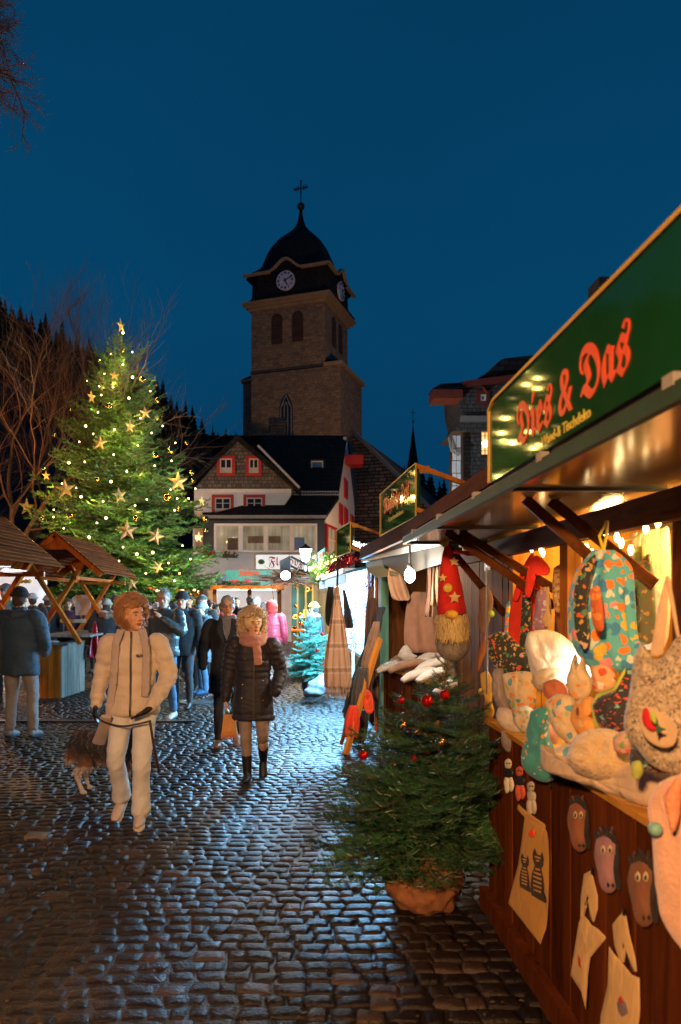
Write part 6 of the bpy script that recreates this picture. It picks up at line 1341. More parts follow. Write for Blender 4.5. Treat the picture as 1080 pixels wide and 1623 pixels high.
# foreground fir in its burlap pot
def fprof(t): return float(np.interp(t, [0, .12, .3, .5, .7, .85, 1], [.50, .66, .62, .46, .27, .15, .05]))
ff = fir('potted_fir', (.72, 4.40, 0), 1.44, .37, fprof, 115, small, 'bushy potted fir with red and gold baubles in front of the stalls', 'fir tree', .03, 21, lean=(.18, .0), el0=-.26, el1=.72, scale_w=1.05)
pot = MB().lathe([(.13, 0), (.19, .04), (.22, .16), (.21, .28), (.17, .33), (.12, .31)], (.74, 4.34, 0), 22)
po = remesh(pot, 'burlap_pot', M('burlap_sack', (.30, .12, .045), .9, .3, 20, .8, .01, 150), None, .02, 2, disp=lambda c, n: n*(.03*noise.noise(c*14)+.012*noise.noise(c*40))); po.parent = ff; po.location = -ff.location
MT['redb'] = M('red_glass_bauble', (.60, .012, .006), .12, .05, 4, 0, metal=.7); MT['redb2'] = MT['redb']
for px, py, r_, mt, lb in ((677, 1111, 9.5, 'redb', 'largest red bauble near the top of the potted fir'), (705, 1101, 8, 'redb', 'red bauble right beside the leader of the potted fir'), (636, 1110, 6, 'redb', 'red bauble half hidden on the left of the upper fir'), (576, 1197, 7.5, 'redb', 'red bauble on the left edge of the potted fir'), (637, 1150, 8, 'goldb', 'gold bauble left of the leader of the potted fir'), (698, 1177, 8.5, 'goldb', 'gold bauble beside the stem of the potted fir'), (658, 1160, 5, 'goldb', 'small gold bauble deep in the potted fir'), (657, 1202, 4, 'redb', 'tiny red bauble in the middle of the potted fir'), (625, 1212, 4, 'goldb', 'tiny gold bauble below the others on the potted fir')):
    Yb = 4.02 if r_ > 6 else 4.1
    c = P(px, py, Yb); R = r_*Yb/F; bo = empty('bauble', tuple(c), 0, lb, 'bauble', 'baubles on the potted fir')
    MB().ell(c, R, 24, 16).build('ball', MT[mt], bo, True); MB().tube([c+Vector((0, 0, R*.95)), c+Vector((0, 0, R*1.18))], R*.22, 8).build('cap', MT['gold'], bo); MB().tube([c+Vector((0, 0, R*1.1)), c+Vector((.01, .03, R*2.4))], .0015, 4).build('thread', MT['gold'], bo)
# small teal fir on the street
tf = fir('small_blue_spruce', (P(492, 0, 13.8).x, 13.8, .18), 1.42, .2, lambda t: float(np.interp(t, [0, .2, .6, 1], [.46, .5, .3, .05])), 70, teal, 'small blue-green spruce glowing in cold light beside the camel shawl', 'fir tree', .025, 8, el0=-.1, el1=.8)
MB().lathe([(.12, -.18), (.17, .12), (.16, .14)], (0, 0, 0), 14).build('pot', MT['dark'], tf, False, False)
for px, py in ((503, 1031), (511, 1005)):
    o = MB().ell(P(px, py, 13.35), .035, 10, 8).build('bauble', MT['redb'], None, True); tag(o, ('lower' if py > 1010 else 'upper')+' red bauble on the small blue-green spruce', 'bauble')
sk = remesh(MB().ell(P(507, 1088, 12.9), (.22, .18, .14), 14, 10).ell(P(500, 1096, 12.85), (.20, .16, .09), 14, 8).tube([P(508, 1084, 12.9), P(511, 1066, 12.9)], [.14, .03], 10), 'sack', M('grey_plastic_sack', (.30, .34, .37), .35, .15, 8, .6, .02, 12), None, .02, 2, disp=lambda c, n: n*.02*noise.noise(c*11)); tag(sk, 'grey plastic sack standing on the cobbles under the camel shawl', 'sack')

# bare deciduous trees
def bare_tree(name, base, H, r0, seed, label, mat, twig_mat, levels=6, spread=.55, up=.25, first=None, min_r=.006, lateral=0):
    r = random.Random(seed); big_, tw_ = MB(), MB(); t_ = empty(name, base, 0, label, 'bare tree'); cnt = [0]
    def grow(p, d, L, rad, lev):
        n = 4; pts = [p]; dd = d.copy()
        for k in range(n):
            dd = (dd+Vector((r.gauss(0, .17), r.gauss(0, .17), r.gauss(0, .10)+up*.05))).normalized(); pts.append(pts[-1]+dd*L/n)
        r1 = rad*.62
        (big_ if lev < 3 else tw_).tube(pts, [rad+(r1-rad)*k/n for k in range(n+1)], 6 if lev < 2 else (4 if lev < 4 else 3), False); cnt[0] += 1
        if lev >= levels: return
        m = 2 if lev < 1 else (3 if lev < levels-1 else 5)
        for k in range(m):
            t = 1.0 if k == 0 else r.uniform(.35, .95); i = min(n-1, int(t*n)); q = pts[i].lerp(pts[i+1], t*n-i)
            ax_ = Vector((r.gauss(0, 1), r.gauss(0, 1), r.gauss(0, .4))); ax_ = (ax_-dd*ax_.dot(dd)).normalized()
            sp_ = spread*r.uniform(.5, 1.25)*(.6 if k == 0 else 1.1); nd = (dd*math.cos(sp_)+ax_*math.sin(sp_)); nd.z += up*.2; nd.normalize()
            grow(q, nd, L*r.uniform(.66, .84), r1*(1 if k == 0 else .72), lev+1)
    b = Vector((0, 0, 0))
    if first: 
        for d, L, rad in first: grow(b+Vector((0, 0, H*.22)), Vector(d).normalized(), L, rad, 1)
        big_.tube([b, Vector((.05, 0, H*.12)), Vector((0, 0, H*.24))], [r0*1.2, r0, r0*.9], 9)
    else: grow(b, Vector((0, 0, 1)), H*.3, r0, 0)
    big_.build('trunk', mat, t_, True, world=False); tw_.build('twigs', twig_mat, t_, True, world=False)
    return t_
MT['barkw'] = M('grey_brown_bark', (.09, .06, .04), .85, .35, 6, .7, .02, 30)
MT['twig'] = M('reddish_twigs', (.19, .125, .085), .8, .2, 4, 0); MT['twigd'] = M('dark_red_twigs', (.14, .082, .062), .8, .2, 4, 0)
bare_tree('bare_tree', (P(22, 0, 30).x, 30, 0), 15, .22, 3, 'bare tree with thick forked limbs at the left edge', MT['barkw'], MT['twig'], 6, .5, .35, [((-.3, .2, 1), 4.0, .12), ((.35, -.1, 1), 4.0, .11), ((.9, 0, .8), 3.8, .09), ((-.9, .3, .9), 3.4, .09), ((0, -.3, 1.2), 4.2, .11)])
bare_tree('bare_tree', (P(118, 0, 31).x, 31, 0), 14, .2, 14, 'slim bare tree rising straight behind the left of the lit tree', MT['barkw'], MT['twigd'], 7, .42, .5)
bare_tree('bare_tree', (P(40, 0, 33).x, 33, 0), 17, .24, 25, 'tallest bare tree against the dark spruces at left', MT['barkw'], MT['twigd'], 6, .42, .5)
bare_tree('bare_tree', (P(232, 0, 36).x, 36, 0), 12.5, .2, 36, 'reddish bare tree spreading behind the right of the lit tree', MT['barkw'], MT['twigd'], 7, .5, .28)
bare_tree('bare_tree', (P(-60, 0, 31).x, 31, 0), 11, .22, 47, 'bare tree standing mostly beyond the left edge', MT['barkw'], MT['twig'], 6, .55, .2)
bare_tree('bare_tree', (P(75, 0, 31).x, 31.5, 0), 11, .16, 58, 'low spreading bare tree with fine lamplit twigs behind the roofed tables', MT['barkw'], MT['twig'], 6, .62, .12)
# limb reaching in at the top left from a tree outside the frame
lt = empty('overhanging_tree', (-7.2, 11.5, 0), 0, 'bare tree outside the frame whose twigs hang in at the top left corner', 'bare tree')
bm_, tm_ = MB(), MB(); rq = random.Random(5)
bm_.tube([(-7.2, 11.5, 0), (-7.1, 11.5, 5), (-6.9, 11.4, 9.5)], [.28, .22, .14], 9, False)
def limb(p, d, L, rad, lev):
    pts = [Vector(p)]; dd = Vector(d).normalized()
    for k in range(4):
        dd = (dd+Vector((rq.gauss(0, .1), rq.gauss(0, .1), rq.gauss(0, .08)-.02))).normalized(); pts.append(pts[-1]+dd*L/4)
    (bm_ if lev < 2 else tm_).tube(pts, [rad, rad*.9, rad*.8, rad*.7, rad*.6], 4, False)
    if lev >= 6: return
    for k in range(4 if lev > 1 else 6):
        t = rq.uniform(.25, 1); i = min(3, int(t*4)); q = pts[i].lerp(pts[i+1], t*4-i); ax_ = Vector((rq.gauss(0, 1), rq.gauss(0, 1), rq.gauss(0, 1))); ax_ = (ax_-dd*ax_.dot(dd)).normalized(); s_ = rq.uniform(.3, .85)
        limb(q, dd*math.cos(s_)+ax_*math.sin(s_), L*rq.uniform(.5, .68), rad*.55, lev+1)
limb((-6.9, 11.4, 9.7), (1, .1, .2), 1.7, .05, 1); limb((-6.9, 11.4, 10.2), (1, 0, .2), 1.6, .05, 1); limb((-6.9, 11.4, 10.6), (1, .1, .25), 1.5, .04, 1)
bm_.build('trunk', MT['barkw'], lt, True); tm_.build('twigs', MT['twigd'], lt, True)
# ---------------------------------------------------------------- people
def skin_mat(name, c):
    m = M(name, c, .5, .10, 20, .15, .002, 200); b = m.node_tree.nodes['Principled BSDF']; b.inputs['Subsurface Weight'].default_value = .15; b.inputs['Subsurface Radius'].default_value = (.02, .008, .004); b.inputs['Subsurface Scale'].default_value = .3; return m
MT['skin'] = skin_mat('skin', (.80, .43, .24)); MT['skin2'] = skin_mat('ruddy_skin', (.76, .36, .19)); MT['eyew'] = M('eye_white', (.6, .58, .55), .3, .02, 3, 0); MT['iris'] = M('dark_iris', (.03, .02, .015), .15, .1, 3, 0); MT['lip'] = M('lips', (.45, .13, .09), .45, .1, 9, 0)
def cloth(name, c, var=.15, rough=.85, sheen=.15, bs=.4, bsc=150): return wrinkle(M(name, c, rough, var, 7, bs, .003, bsc, sheen=sheen), 11, .018, .5)
def V3(*a): return Vector(a)
def limbs(mb, pts, k=5, n=16, mod=None):
    """pts: (x, y, z, rx, ry) smooth loft; mod(s, length) adds to the radius"""
    q = smooth_pts(pts, k); P_ = [Vector(p[:3]) for p in q]; s_ = 0; R = []
    for i, p in enumerate(q):
        if i: s_ += (P_[i]-P_[i-1]).length
        m = mod(s_) if mod else 0; R.append((max(.004, p[3]+m), max(.004, p[4]+m)))
    mb.tube(P_, R, n)
    for e_ in (0, -1): mb.ell(P_[e_], (R[e_][0]*.96, R[e_][1]*.96, min(R[e_])*.9), 10, 8)
def person(label, x, y, face, H, top, legs, o):
    """face: heading in degrees, 0 = away from the viewer, 180 = towards; top/legs: materials.
    o: options (pose joints in metres for a 1.75 m figure; +x is the person's right, +y forward)"""
    g = o.get; f = H/1.75
    t = empty('person', (x, y, 0), math.radians(face), label, 'person', g('group')); t.scale = (f, f, f)
    vx = g('vox', .016); W_ = g('build', 1.0)
    sway = g('sway', 0)
    hip = {1: V3(.095*W_, 0, .92), -1: V3(-.095*W_, 0, .92)}
    knee = {1: V3(*g('kr', (.105, .02, .50))), -1: V3(*g('kl', (-.105, .02, .50)))}
    ank = {1: V3(*g('ar', (.11, -.02, .085))), -1: V3(*g('al', (-.11, -.02, .085)))}
    sho = {1: V3(.19*W_, 0, 1.42), -1: V3(-.19*W_, 0, 1.42)}
    elb = {1: V3(*g('er', (.27, -.02, 1.15))), -1: V3(*g('el', (-.27, -.02, 1.15)))}
    wri = {1: V3(*g('wr', (.28, .07, .90))), -1: V3(*g('wl', (-.28, .07, .90)))}
    nod = g('nod', 0); yaw = math.radians(g('yaw', 0)); hc = V3(g('hx', 0), g('hy', .02), 1.635)
    HR = Matrix.Rotation(yaw, 3, 'Z') @ Matrix.Rotation(nod, 3, 'X')
    hp = lambda a, b, c: hc+HR @ V3(a, b, c)
    sk = g('skin', MT['skin'])
    # ---- body: one continuous skin surface
    b = MB()
    limbs(b, [(0, 0, .9, .15, .10), (0, 0, 1.1, .13, .09), (0, 0, 1.32, .16, .10), (0, -.005, 1.42, .12, .08), (0, 0, 1.49, .055, .055), (hc.x*.8, hc.y*.8, 1.57, .052, .055)], 3, 14)
    for s_ in (1, -1):
        limbs(b, [(*hip[s_], .075, .075), (*knee[s_], .05, .05), (*ank[s_], .036, .036)], 3, 10)
        limbs(b, [(*sho[s_], .05, .05), (*elb[s_], .038, .038), (*wri[s_], .026, .022)], 3, 10)
    b.ell(hc+HR @ V3(0, -.008, .02), (.074, .093, .095), 18, 12, HR); b.ell(hp(0, .022, -.045), (.058, .066, .078), 16, 12, HR); b.ell(hp(0, .06, -.098), (.026, .026, .022), 12, 8, HR)
    b.ell(hp(0, .078, .022), (.05, .02, .014), 10, 6, HR)
    b.tube([hp(0, .086, .012), hp(0, .106, -.022), hp(0, .112, -.036)], [.009, .014, .015], 8)
    for s_ in (1, -1):
        b.ell(hp(s_*.036, .062, -.03), (.024, .022, .022), 10, 8, HR); b.ell(hp(s_*.076, -.002, -.012), (.010, .020, .032), 8, 8, HR); b.ell(hp(s_*.012, .10, -.036), (.009, .011, .008), 8, 6, HR)
    gl = g('gloves')
    for s_ in (1, -1):
        hand_mb = MB() if gl else b
        if g('pocket', 0) in (s_, 2): continue
        w = wri[s_]; d = g('hd_r' if s_ > 0 else 'hd_l'); d = V3(*d).normalized() if d else (w-elb[s_]).normalized()*.5+V3(0, .05, -.6); d.normalize()
        th = 1.35 if gl else 1.0
        side = d.cross(V3(0, 1, 0)); side = side.normalized() if side.length > .2 else V3(1, 0, 0); fr_ = side.cross(d)  # fingers spread along fr_
        spr = fr_ if abs(fr_.y) > .3 else V3(0, 1, 0)
        pn = d.cross(spr).normalized()*(-s_)
        inward = V3(-s_, 0, 0)
        hand_mb.tube([w-d*.03, w+d*.02, w+d*.05, w+d*.095], [(.022*th, .028*th), (.016*th, .034*th), (.017*th, .042*th), (.014*th, .040*th)], 12) if False else None
        for q in np.linspace(-1, 1, 5): hand_mb.tube([w-d*.01+spr*q*.012, w+d*.045+spr*q*.026, w+d*.09+spr*q*.032], [.018*th, .017*th, .013*th], 8)
        for k_, q in enumerate((-.033, -.011, .011, .033)):
            L = (.062, .074, .078, .068)[k_]*.9; b0 = w+d*.085+spr*q; c1 = b0+d*L*.5+inward*.006; c2 = b0+d*L*.85+inward*.026
            hand_mb.tube([b0, c1, c2], [.0095*th, .009*th, .0075*th], 8); hand_mb.ell(c2, .0075*th, 8, 6); hand_mb.ell(c1, .009*th, 8, 6)
        t0 = w+d*.03+spr*.024; t1 = t0+d*.03+spr*.026+inward*.012; t2 = t1+d*.028+spr*.004+inward*.012
        hand_mb.tube([t0, t1, t2], [.014*th, .011*th, .009*th], 8); hand_mb.ell(t2, .009*th, 8, 6)
        if gl: remesh(hand_mb, 'glove', gl, t, .009, 1)
    body = remesh(b, 'body', sk, t, g('bvox', max(.0075, vx*.62)), 2)
    # ---- face
    for s_ in (1, -1):
        MB().ell(hp(s_*.031, .078, .002), (.0145, .011, .009), 10, 8, HR).build('eye', MT['eyew'], t, True, False)
        MB().ell(hp(s_*.031, .0875, .002), (.0065, .004, .0068), 8, 6, HR).build('iris', MT['iris'], t, True, False)
        MB().tube([hp(s_*.014, .092, .021), hp(s_*.032, .091, .027), hp(s_*.050, .078, .020)], [.004, .005, .003], 6).build('eyebrow', g('browm', g('hairm', MT['dark'])), t, True, False)
    MB().tube([hp(-.024, .083, -.067), hp(-.01, .093, -.064), hp(.01, .093, -.064), hp(.024, .083, -.067)], [.003, .006, .006, .003], 6).tube([hp(-.02, .083, -.073), hp(0, .092, -.076), hp(.02, .083, -.073)], [.003, .007, .003], 6).build('lips', MT['lip'], t, True, False)
    if g('glasses'):
        q = MB()
        for s_ in (1, -1):
            q.tube([hp(s_*.034+.024*math.cos(a), .098, .0+.019*math.sin(a)) for a in [2*PI*i/16 for i in range(17)]], .0022, 5)
            q.tube([hp(s_*.058, .096, .004), hp(s_*.080, .02, .002)], .0022, 5)
        q.tube([hp(-.01, .1, .004), hp(.01, .1, .004)], .0022, 5).build('glasses', MT['dark'], t, False, False)
    # ---- trousers
    def wr_(k_): return lambda c, n: n*(.007*noise.noise(c*9+V3(k_, 0, 0))+.005*noise.noise(V3(c.x*12, c.y*12, c.z*26+c.x*30))*(1.2 if c.z < .3 or .42 < c.z < .6 else .5))
    q = MB(); lw = g('legw', 1.0)
    limbs(q, [(0, 0, .98, .145*W_, .10*W_), (0, 0, .90, .155*W_, .115*W_)], 2, 16)
    for s_ in (1, -1):
        e_ = g('cuff', .115)
        a_ = ank[s_]; kn = knee[s_]; bot = a_+(kn-a_).normalized()*(e_-.085)
        limbs(q, [(*hip[s_], .088*lw*W_, .092*lw*W_), (*(hip[s_].lerp(kn, .5)), .082*lw*W_, .085*lw*W_), (*kn, .064*lw, .066*lw), (*(kn.lerp(bot, .5)+V3(0, -.012, 0)), .060*lw, .064*lw), (*bot, .050*lw*g('flare', 1), .056*lw*g('flare', 1))], 4, 14)
    remesh(q, 'trousers', legs, t, vx, 2, disp=wr_(x))
    # ---- shoes
    sm = g('shoe', MT['dark'])
    for s_ in (1, -1):
        a_ = ank[s_]; tf_ = g('toe_r' if s_ > 0 else 'toe_l', (0, 1, -.15)); d = V3(*tf_).normalized(); q = MB()
        q.tube([a_-d*.055+V3(0, 0, -.035), a_+d*.02+V3(0, 0, -.03), a_+d*.10+V3(0, 0, -.03), a_+d*.17+V3(0, 0, -.035), a_+d*.20+V3(0, 0, -.04)], [(.036, .036), (.040, .045), (.046, .036), (.042, .026), (.022, .016)], 12)
        bh = g('boot', .02); q.tube([a_+V3(0, 0, -.04), a_+(knee[s_]-a_).normalized()*bh], [.042, .042+bh*.08], 12); q.ell(a_-d*.045+V3(0, 0, -.04), .036, 10, 8)
        remesh(q, 'shoe', sm, t, .011, 2)
        up = V3(0, 0, 1); MB().add(*sole_geo(a_, d)).build('sole', g('solem', MT['dark']), t, False, False)
    # ---- jacket / coat
    hem = g('hem', .80); pf = g('puff', 0); ps = g('pstep', .075); jw = g('jw', 1.0)*W_; tap = g('flarej', 1.0)
    md = (lambda s_: pf*(abs(math.sin(PI*s_/ps))**.5-.6)) if pf else None
    q = MB(); pts = []
    for z, rx, ry in ((hem, .185*tap, .135*tap), (hem+.06, .188*tap, .137*tap), (max(hem+.12, 1.0), .182, .132), (1.14, .178, .128), (1.28, .190, .130), (1.38, .178, .118), (1.44, .13, .095), (1.475, .095, .088)):
        if pts and z <= pts[-1][2]+.02: continue
        pts.append((0, 0, z, rx*jw, ry*jw))
    limbs_nc(q, pts, 6, 26, md)
    for s_ in (1, -1):
        sl = g('slw', 1.0)
        limbs(q, [(sho[s_].x*.82, 0, 1.40, .082*sl, .084*sl), (*(sho[s_]+V3(s_*.015, 0, -.02)), .084*sl, .088*sl), (*(sho[s_].lerp(elb[s_], .5)+V3(s_*.01, 0, 0)), .074*sl, .076*sl), (*elb[s_], .066*sl, .068*sl), (*(elb[s_].lerp(wri[s_], .55)), .060*sl, .062*sl), (*wri[s_], .047*sl, .047*sl)], 5, 14, md)
    if g('collar', 1): q.tube([(0, -.005, 1.44), (0, 0, 1.50), (0, .008, 1.535)], [(.105, .10), (.088, .088), (.088, .088)], 18, False); q.tube([(0, .008, 1.535), (0, .004, 1.52), (0, 0, 1.46)], [(.088, .088), (.072, .072), (.06, .06)], 18, False)
    remesh(q, g('topname', 'jacket'), top, t, g('jvox', vx), 1 if pf else 3, disp=(lambda c, n: n*(.012*noise.noise(c*8+V3(x, y, 0))+.010*abs(noise.noise(V3(c.x*7, c.y*7, c.z*22+x)))*(1.6 if abs(c.x) > .19 else .6))))
    if g('zip'): 
        q = MB(); 
        for i in range(12): z = hem+.01+(1.50-hem)*i/12; z2 = z+(1.50-hem)/12; fy = lambda z_: float(np.interp(z_, [hem, hem+.06, 1.0, 1.14, 1.28, 1.38, 1.44, 1.5], [.135*tap*jw, .137*tap*jw, .132*jw, .128*jw, .130*jw, .118*jw, .100*jw, .098]))+.010+pf*.4; q.bar((0, fy(z), z), (0, fy(z2), z2), .014, .008)
        q.build('zip', g('zip'), t, False, False)
    # ---- hair, hats
    hm = g('hairm')
    hs = g('hair', 'short')
    if hs in ('short', 'long', 'side') and hm:
        q = MB(); q.ell(hp(0, -.022, .040), (.086, .098, .092), 18, 12, HR); q.ell(hp(0, -.05, -.02), (.076, .062, .075), 14, 10, HR)
        if hs == 'long': q.ell(hp(0, -.05, -.09), (.085, .05, .09), 14, 10, HR)
        remesh(q, 'hair', hm, t, .012, 1, disp=lambda c, n: n*(.010*noise.noise(c*38)+.006*noise.noise(c*V3(90, 90, 30))))
    if hs == 'curly':
        q = MB(); rq_ = random.Random(int(x*100)); cr = g('curl', .014); Rr = g('curlR', 1.0)
        q.ell(hp(0, -.03, .035), (.088*Rr, .095*Rr, .092*Rr), 14, 10, HR)
        for k in range(g('ncurl', 420)):
            a = rq_.uniform(0, 2*PI); zz = rq_.uniform(-.75 if g('long') else -.35, 1); rad = math.sqrt(max(0, 1-max(0, zz)**2)); u_ = V3(math.cos(a)*rad, math.sin(a)*rad, zz)
            if u_.y > .25 and zz < .35: continue
            rs2 = 1+rq_.uniform(-.12, .22)+.12*noise.noise(u_*2.5+V3(x, 0, 0)); c = V3(u_.x*.098*Rr*rs2, -.02+u_.y*.104*Rr*rs2, .035+u_.z*(.103*Rr*rs2 if zz > 0 else .140*Rr*rs2)); L = rq_.uniform(.5, 1)
            d1 = V3(rq_.gauss(0, 1), rq_.gauss(0, 1), rq_.gauss(0, 1)).normalized(); d2 = d1.cross(u_).normalized() if d1.cross(u_).length > .1 else V3(0, 0, 1); d1 = d2.cross(u_).normalized()
            pp = [hc+HR @ (c+(d1*math.cos(s*2.1)+d2*math.sin(s*2.1))*cr*1.15+u_*(s*cr*.5*L)) for s in np.linspace(0, 3.1, 8)]
            q.tube(pp, [cr*.12]+[cr*.25]*6+[cr*.08], 4, False)
        q.build('hair', hm, t, True, False)
    if g('fuzz'):  # loose fur / hair strands
        q = MB(); rq_ = random.Random(int(y*100)); n_, L0, cen, rr3 = g('fuzz')
        for k in range(n_):
            u_ = V3(rq_.gauss(0, 1), rq_.gauss(0, 1), rq_.gauss(0, 1)).normalized()
            if u_.y > .3 and abs(u_.z) < .75 and u_.z < .6: continue
            c = V3(cen[0]+u_.x*rr3[0], cen[1]+u_.y*rr3[1], cen[2]+u_.z*rr3[2]); e1 = V3(rq_.gauss(0, .5), rq_.gauss(0, .5), rq_.gauss(-.25, .4)); d = (u_+e1).normalized(); L = L0*rq_.uniform(.6, 1.2)
            q.tube([hc+HR @ c, hc+HR @ (c+d*L*.5), hc+HR @ (c+d*L*.8+V3(0, 0, -L*.25))], [.003, .0022, .0008], 3, False)
        q.build('hair_strands', hm, t, False, False)
    if g('beard'): remesh(MB().ell(hp(0, .058, -.092), (.050, .040, .040), 12, 10, HR).ell(hp(0, .03, -.07), (.063, .045, .045), 12, 10, HR).ell(hp(0, .088, -.052), (.028, .012, .008), 10, 6, HR), 'beard', g('beard'), t, .009, 1, disp=lambda c, n: n*.006*noise.noise(c*60))
    if g('beanie'):
        q = MB(); q.ell(hp(0, -.012, .055), (.094, .108, .095), 18, 12, HR); q.tube([hp(.098*math.cos(a), -.012+.112*math.sin(a), .045) for a in [2*PI*i/20 for i in range(21)]], .019, 8)
        if g('bobble'): q.ell(hp(0, -.01, .165), (.035, .035, .03), 10, 8, HR)
        remesh(q, 'hat', g('beanie'), t, .010, 1, disp=lambda c, n: n*.003*math.sin(math.atan2(c.y-hc.y, c.x-hc.x)*34))
    if g('cap'):
        q = MB(); q.ell(hp(0, -.005, .065), (.10, .115, .05), 18, 10, HR); q.ell(hp(0, .085, .045), (.075, .06, .012), 14, 6, HR); remesh(q, 'cap', g('cap'), t, .010, 1)
    if g('hood'):
        q = MB(); q.ell(hp(0, -.03, .02), (.125, .13, .135), 18, 14, HR); q.ell(hp(0, -.05, -.08), (.12, .10, .09), 16, 10, HR); remesh(q, 'hood', g('hood'), t, .014, 2, disp=lambda c, n: n*.008*noise.noise(c*12))
    if g('hoodback'):
        q = MB(); q.tube([(-.12, .02, 1.47), (-.10, -.09, 1.46), (0, -.14, 1.44), (.10, -.09, 1.46), (.12, .02, 1.47)], [.035, .055, .065, .055, .035], 10); remesh(q, 'hood', g('hoodback'), t, .012, 2, disp=lambda c, n: n*g('hbn', .006)*noise.noise(c*g('hbs', 20)))
    if g('scarf'):
        q = MB(); sm_ = g('scarf')
        q.tube([(.105*math.cos(a), .012+.10*math.sin(a), 1.495+.018*math.sin(a*2)) for a in [2*PI*i/20 for i in range(21)]], (.045), 10, False)
        q.tube([(.115*math.cos(a), .02+.115*math.sin(a), 1.465-.03*math.sin(a)) for a in [2*PI*i/20 for i in range(21)]], (.036), 10, False)
        for xx, z2 in g('tails', ()):
            q.tube([(xx*.7, .12, 1.45), (xx, .165, 1.36), (xx*1.1, .17, (1.36+z2)/2), (xx*1.15, .165, z2)], [(.045, .018)]*4, 10)
        remesh(q, 'scarf', sm_, t, .010, 1, disp=lambda c, n: n*.006*noise.noise(c*26))
    return t
def limbs_nc(mb, pts, k, n, mod):
    q = smooth_pts(pts, k); s_ = 0; R = []
    for i, p in enumerate(q):
        if i: s_ += abs(q[i][2]-q[i-1][2])
        m = mod(s_) if mod else 0; R.append((p[3]+m, p[4]+m))
    mb.tube([Vector(p[:3]) for p in q], R, n)
def sole_geo(a, d):
    s_ = V3(-d.y, d.x, 0).normalized(); out = []
    for L, w in ((-.085, .022), (-.05, .036), (.03, .034), (.11, .045), (.17, .040), (.20, .022)): out.append((L, w))
    pts = [a+d*L+s_*w for L, w in out]+[a+d*L-s_*w for L, w in reversed(out)]; n = len(pts)
    lo = [p+V3(0, 0, -.082) for p in pts]; hi = [p+V3(0, 0, -.062) for p in pts]
    return lo+hi, [tuple(range(n))[::-1], tuple(range(n, 2*n))]+[(i, (i+1) % n, n+(i+1) % n, n+i) for i in range(n)]
denim = cloth('blue_denim', (.05, .13, .24)); denim2 = cloth('mid_denim', (.08, .17, .27)); black = cloth('black_wool', (.014, .013, .014)); grey = cloth('grey_cloth', (.12, .12, .125))
white_sh = cloth('white_leather', (.60, .48, .38), .08, .5, 0)
# 1 young man with the dog
c_puf = cloth('sand_puffer_fleece', (.74, .60, .45), .10, .8, .4, .5, 90)
ym = person('young person in sand coloured puffer jacket, grey scarf and pale jeans, walking a dog', -1.27, 6.0, 180, 1.75, c_puf, cloth('pale_cream_jeans', (.72, .70, .66), .1), dict(
    vox=.011, bvox=.0075, jvox=.011, flarej=1.12, hem=.845, puff=.015, pstep=.105, jw=1.0, slw=.95, build=.93, zip=MT['dark'], gloves=cloth('black_leather_glove', (.02, .014, .012), .2, .4, 0),
    er=(.262, -.02, 1.14), wr=(.285, .05, .93), hd_r=(.05, .1, -1), el=(-.275, .0, 1.16), wl=(-.17, .20, .93), hd_l=(.75, .15, -.5),
    kr=(.13, .06, .52), ar=(.14, -.18, .14), toe_r=(.1, .8, -.5), kl=(-.085, .13, .51), al=(-.06, .05, .085), toe_l=(-.1, 1, -.05), legw=1.15, flare=1.35, cuff=.10,
    yaw=44, hy=.03, shoe=white_sh, solem=cloth('cream_sole', (.7, .62, .45), .05, .5, 0), hair='curly', hairm=cloth('auburn_blond_hair', (.50, .24, .08), .35, .5, .3), browm=cloth('brown_brow', (.15, .07, .03)), curl=.019, curlR=1.06, ncurl=420, fuzz=(4500, .065, (0, -.02, .04), (.10, .11, .105))))
sc_m = cloth('grey_lilac_wool_scarf', (.52, .42, .36), .12)
def jf(z, x_): return .135*.95*math.sqrt(max(.05, 1-(x_/.20)**2))+.020
for pts in ([(.085, 1.525), (.115, 1.42), (.125, 1.30), (.14, 1.12), (.165, .97), (.18, .84)], [(-.075, 1.53), (-.11, 1.42), (-.12, 1.30), (-.115, 1.12), (-.11, 1.0)]):
    q = MB(); q.tube([(a, jf(z, a)+(0 if z < 1.45 else -.05), z) for a, z in [tuple(p) for p in smooth_pts(pts, 4)]], (.001), 4, False); q = MB()
    pp = [tuple(p) for p in smooth_pts(pts, 5)]; q.tube([(a, jf(z, a)+(0 if z < 1.42 else -(z-1.42)*.5), z) for a, z in pp], [(.034, .012)]*len(pp), 12)
    remesh(q, 'scarf', sc_m, ym, .009, 1, disp=lambda c, n: n*.005*noise.noise(c*30))
q = MB().tube([(.18, .17, .86), (.23, .05, .74), (.31, -.10, .60)], [(.045, .016), (.05, .018), (.055, .02)], 12); remesh(q, 'scarf_end', sc_m, ym, .010, 1)
# small dark chest logo: a quartered arc mark with a short bar of print
lgp = lambda x_, z_: (x_, jf(z_, x_)+.012, z_)
for r0_, r1_ in ((.006, .010), (.013, .017), (.020, .024)):
    q = MB(); pts = [(-.075-r1_*math.sin(a), 1.315+r1_*math.cos(a)) for a in np.linspace(0, PI/2, 8)]+[(-.075-r0_*math.sin(a), 1.315+r0_*math.cos(a)) for a in np.linspace(PI/2, 0, 8)]
    q.prism([lgp(a+.0, z) for a, z in pts], (0, .003, 0)).build('chest_logo', MT['dark'], ym, False, False)
for k in range(3): MB().box(lgp(-.058, 1.318+.0075*k), (.026, .003, .0045)).build('chest_logo_print', MT['dark'], ym, False, False)
# pocket seams of the jacket
for sx in (1, -1):
    MB().tube([(sx*.10, jf(1.1, .10)+.004, 1.10), (sx*.19, jf(1.1, .19)+.01, 1.085)], .004, 6).build('pocket_seam', cloth('seam_tan_%d' % sx, (.35, .25, .17)), ym, False, False)
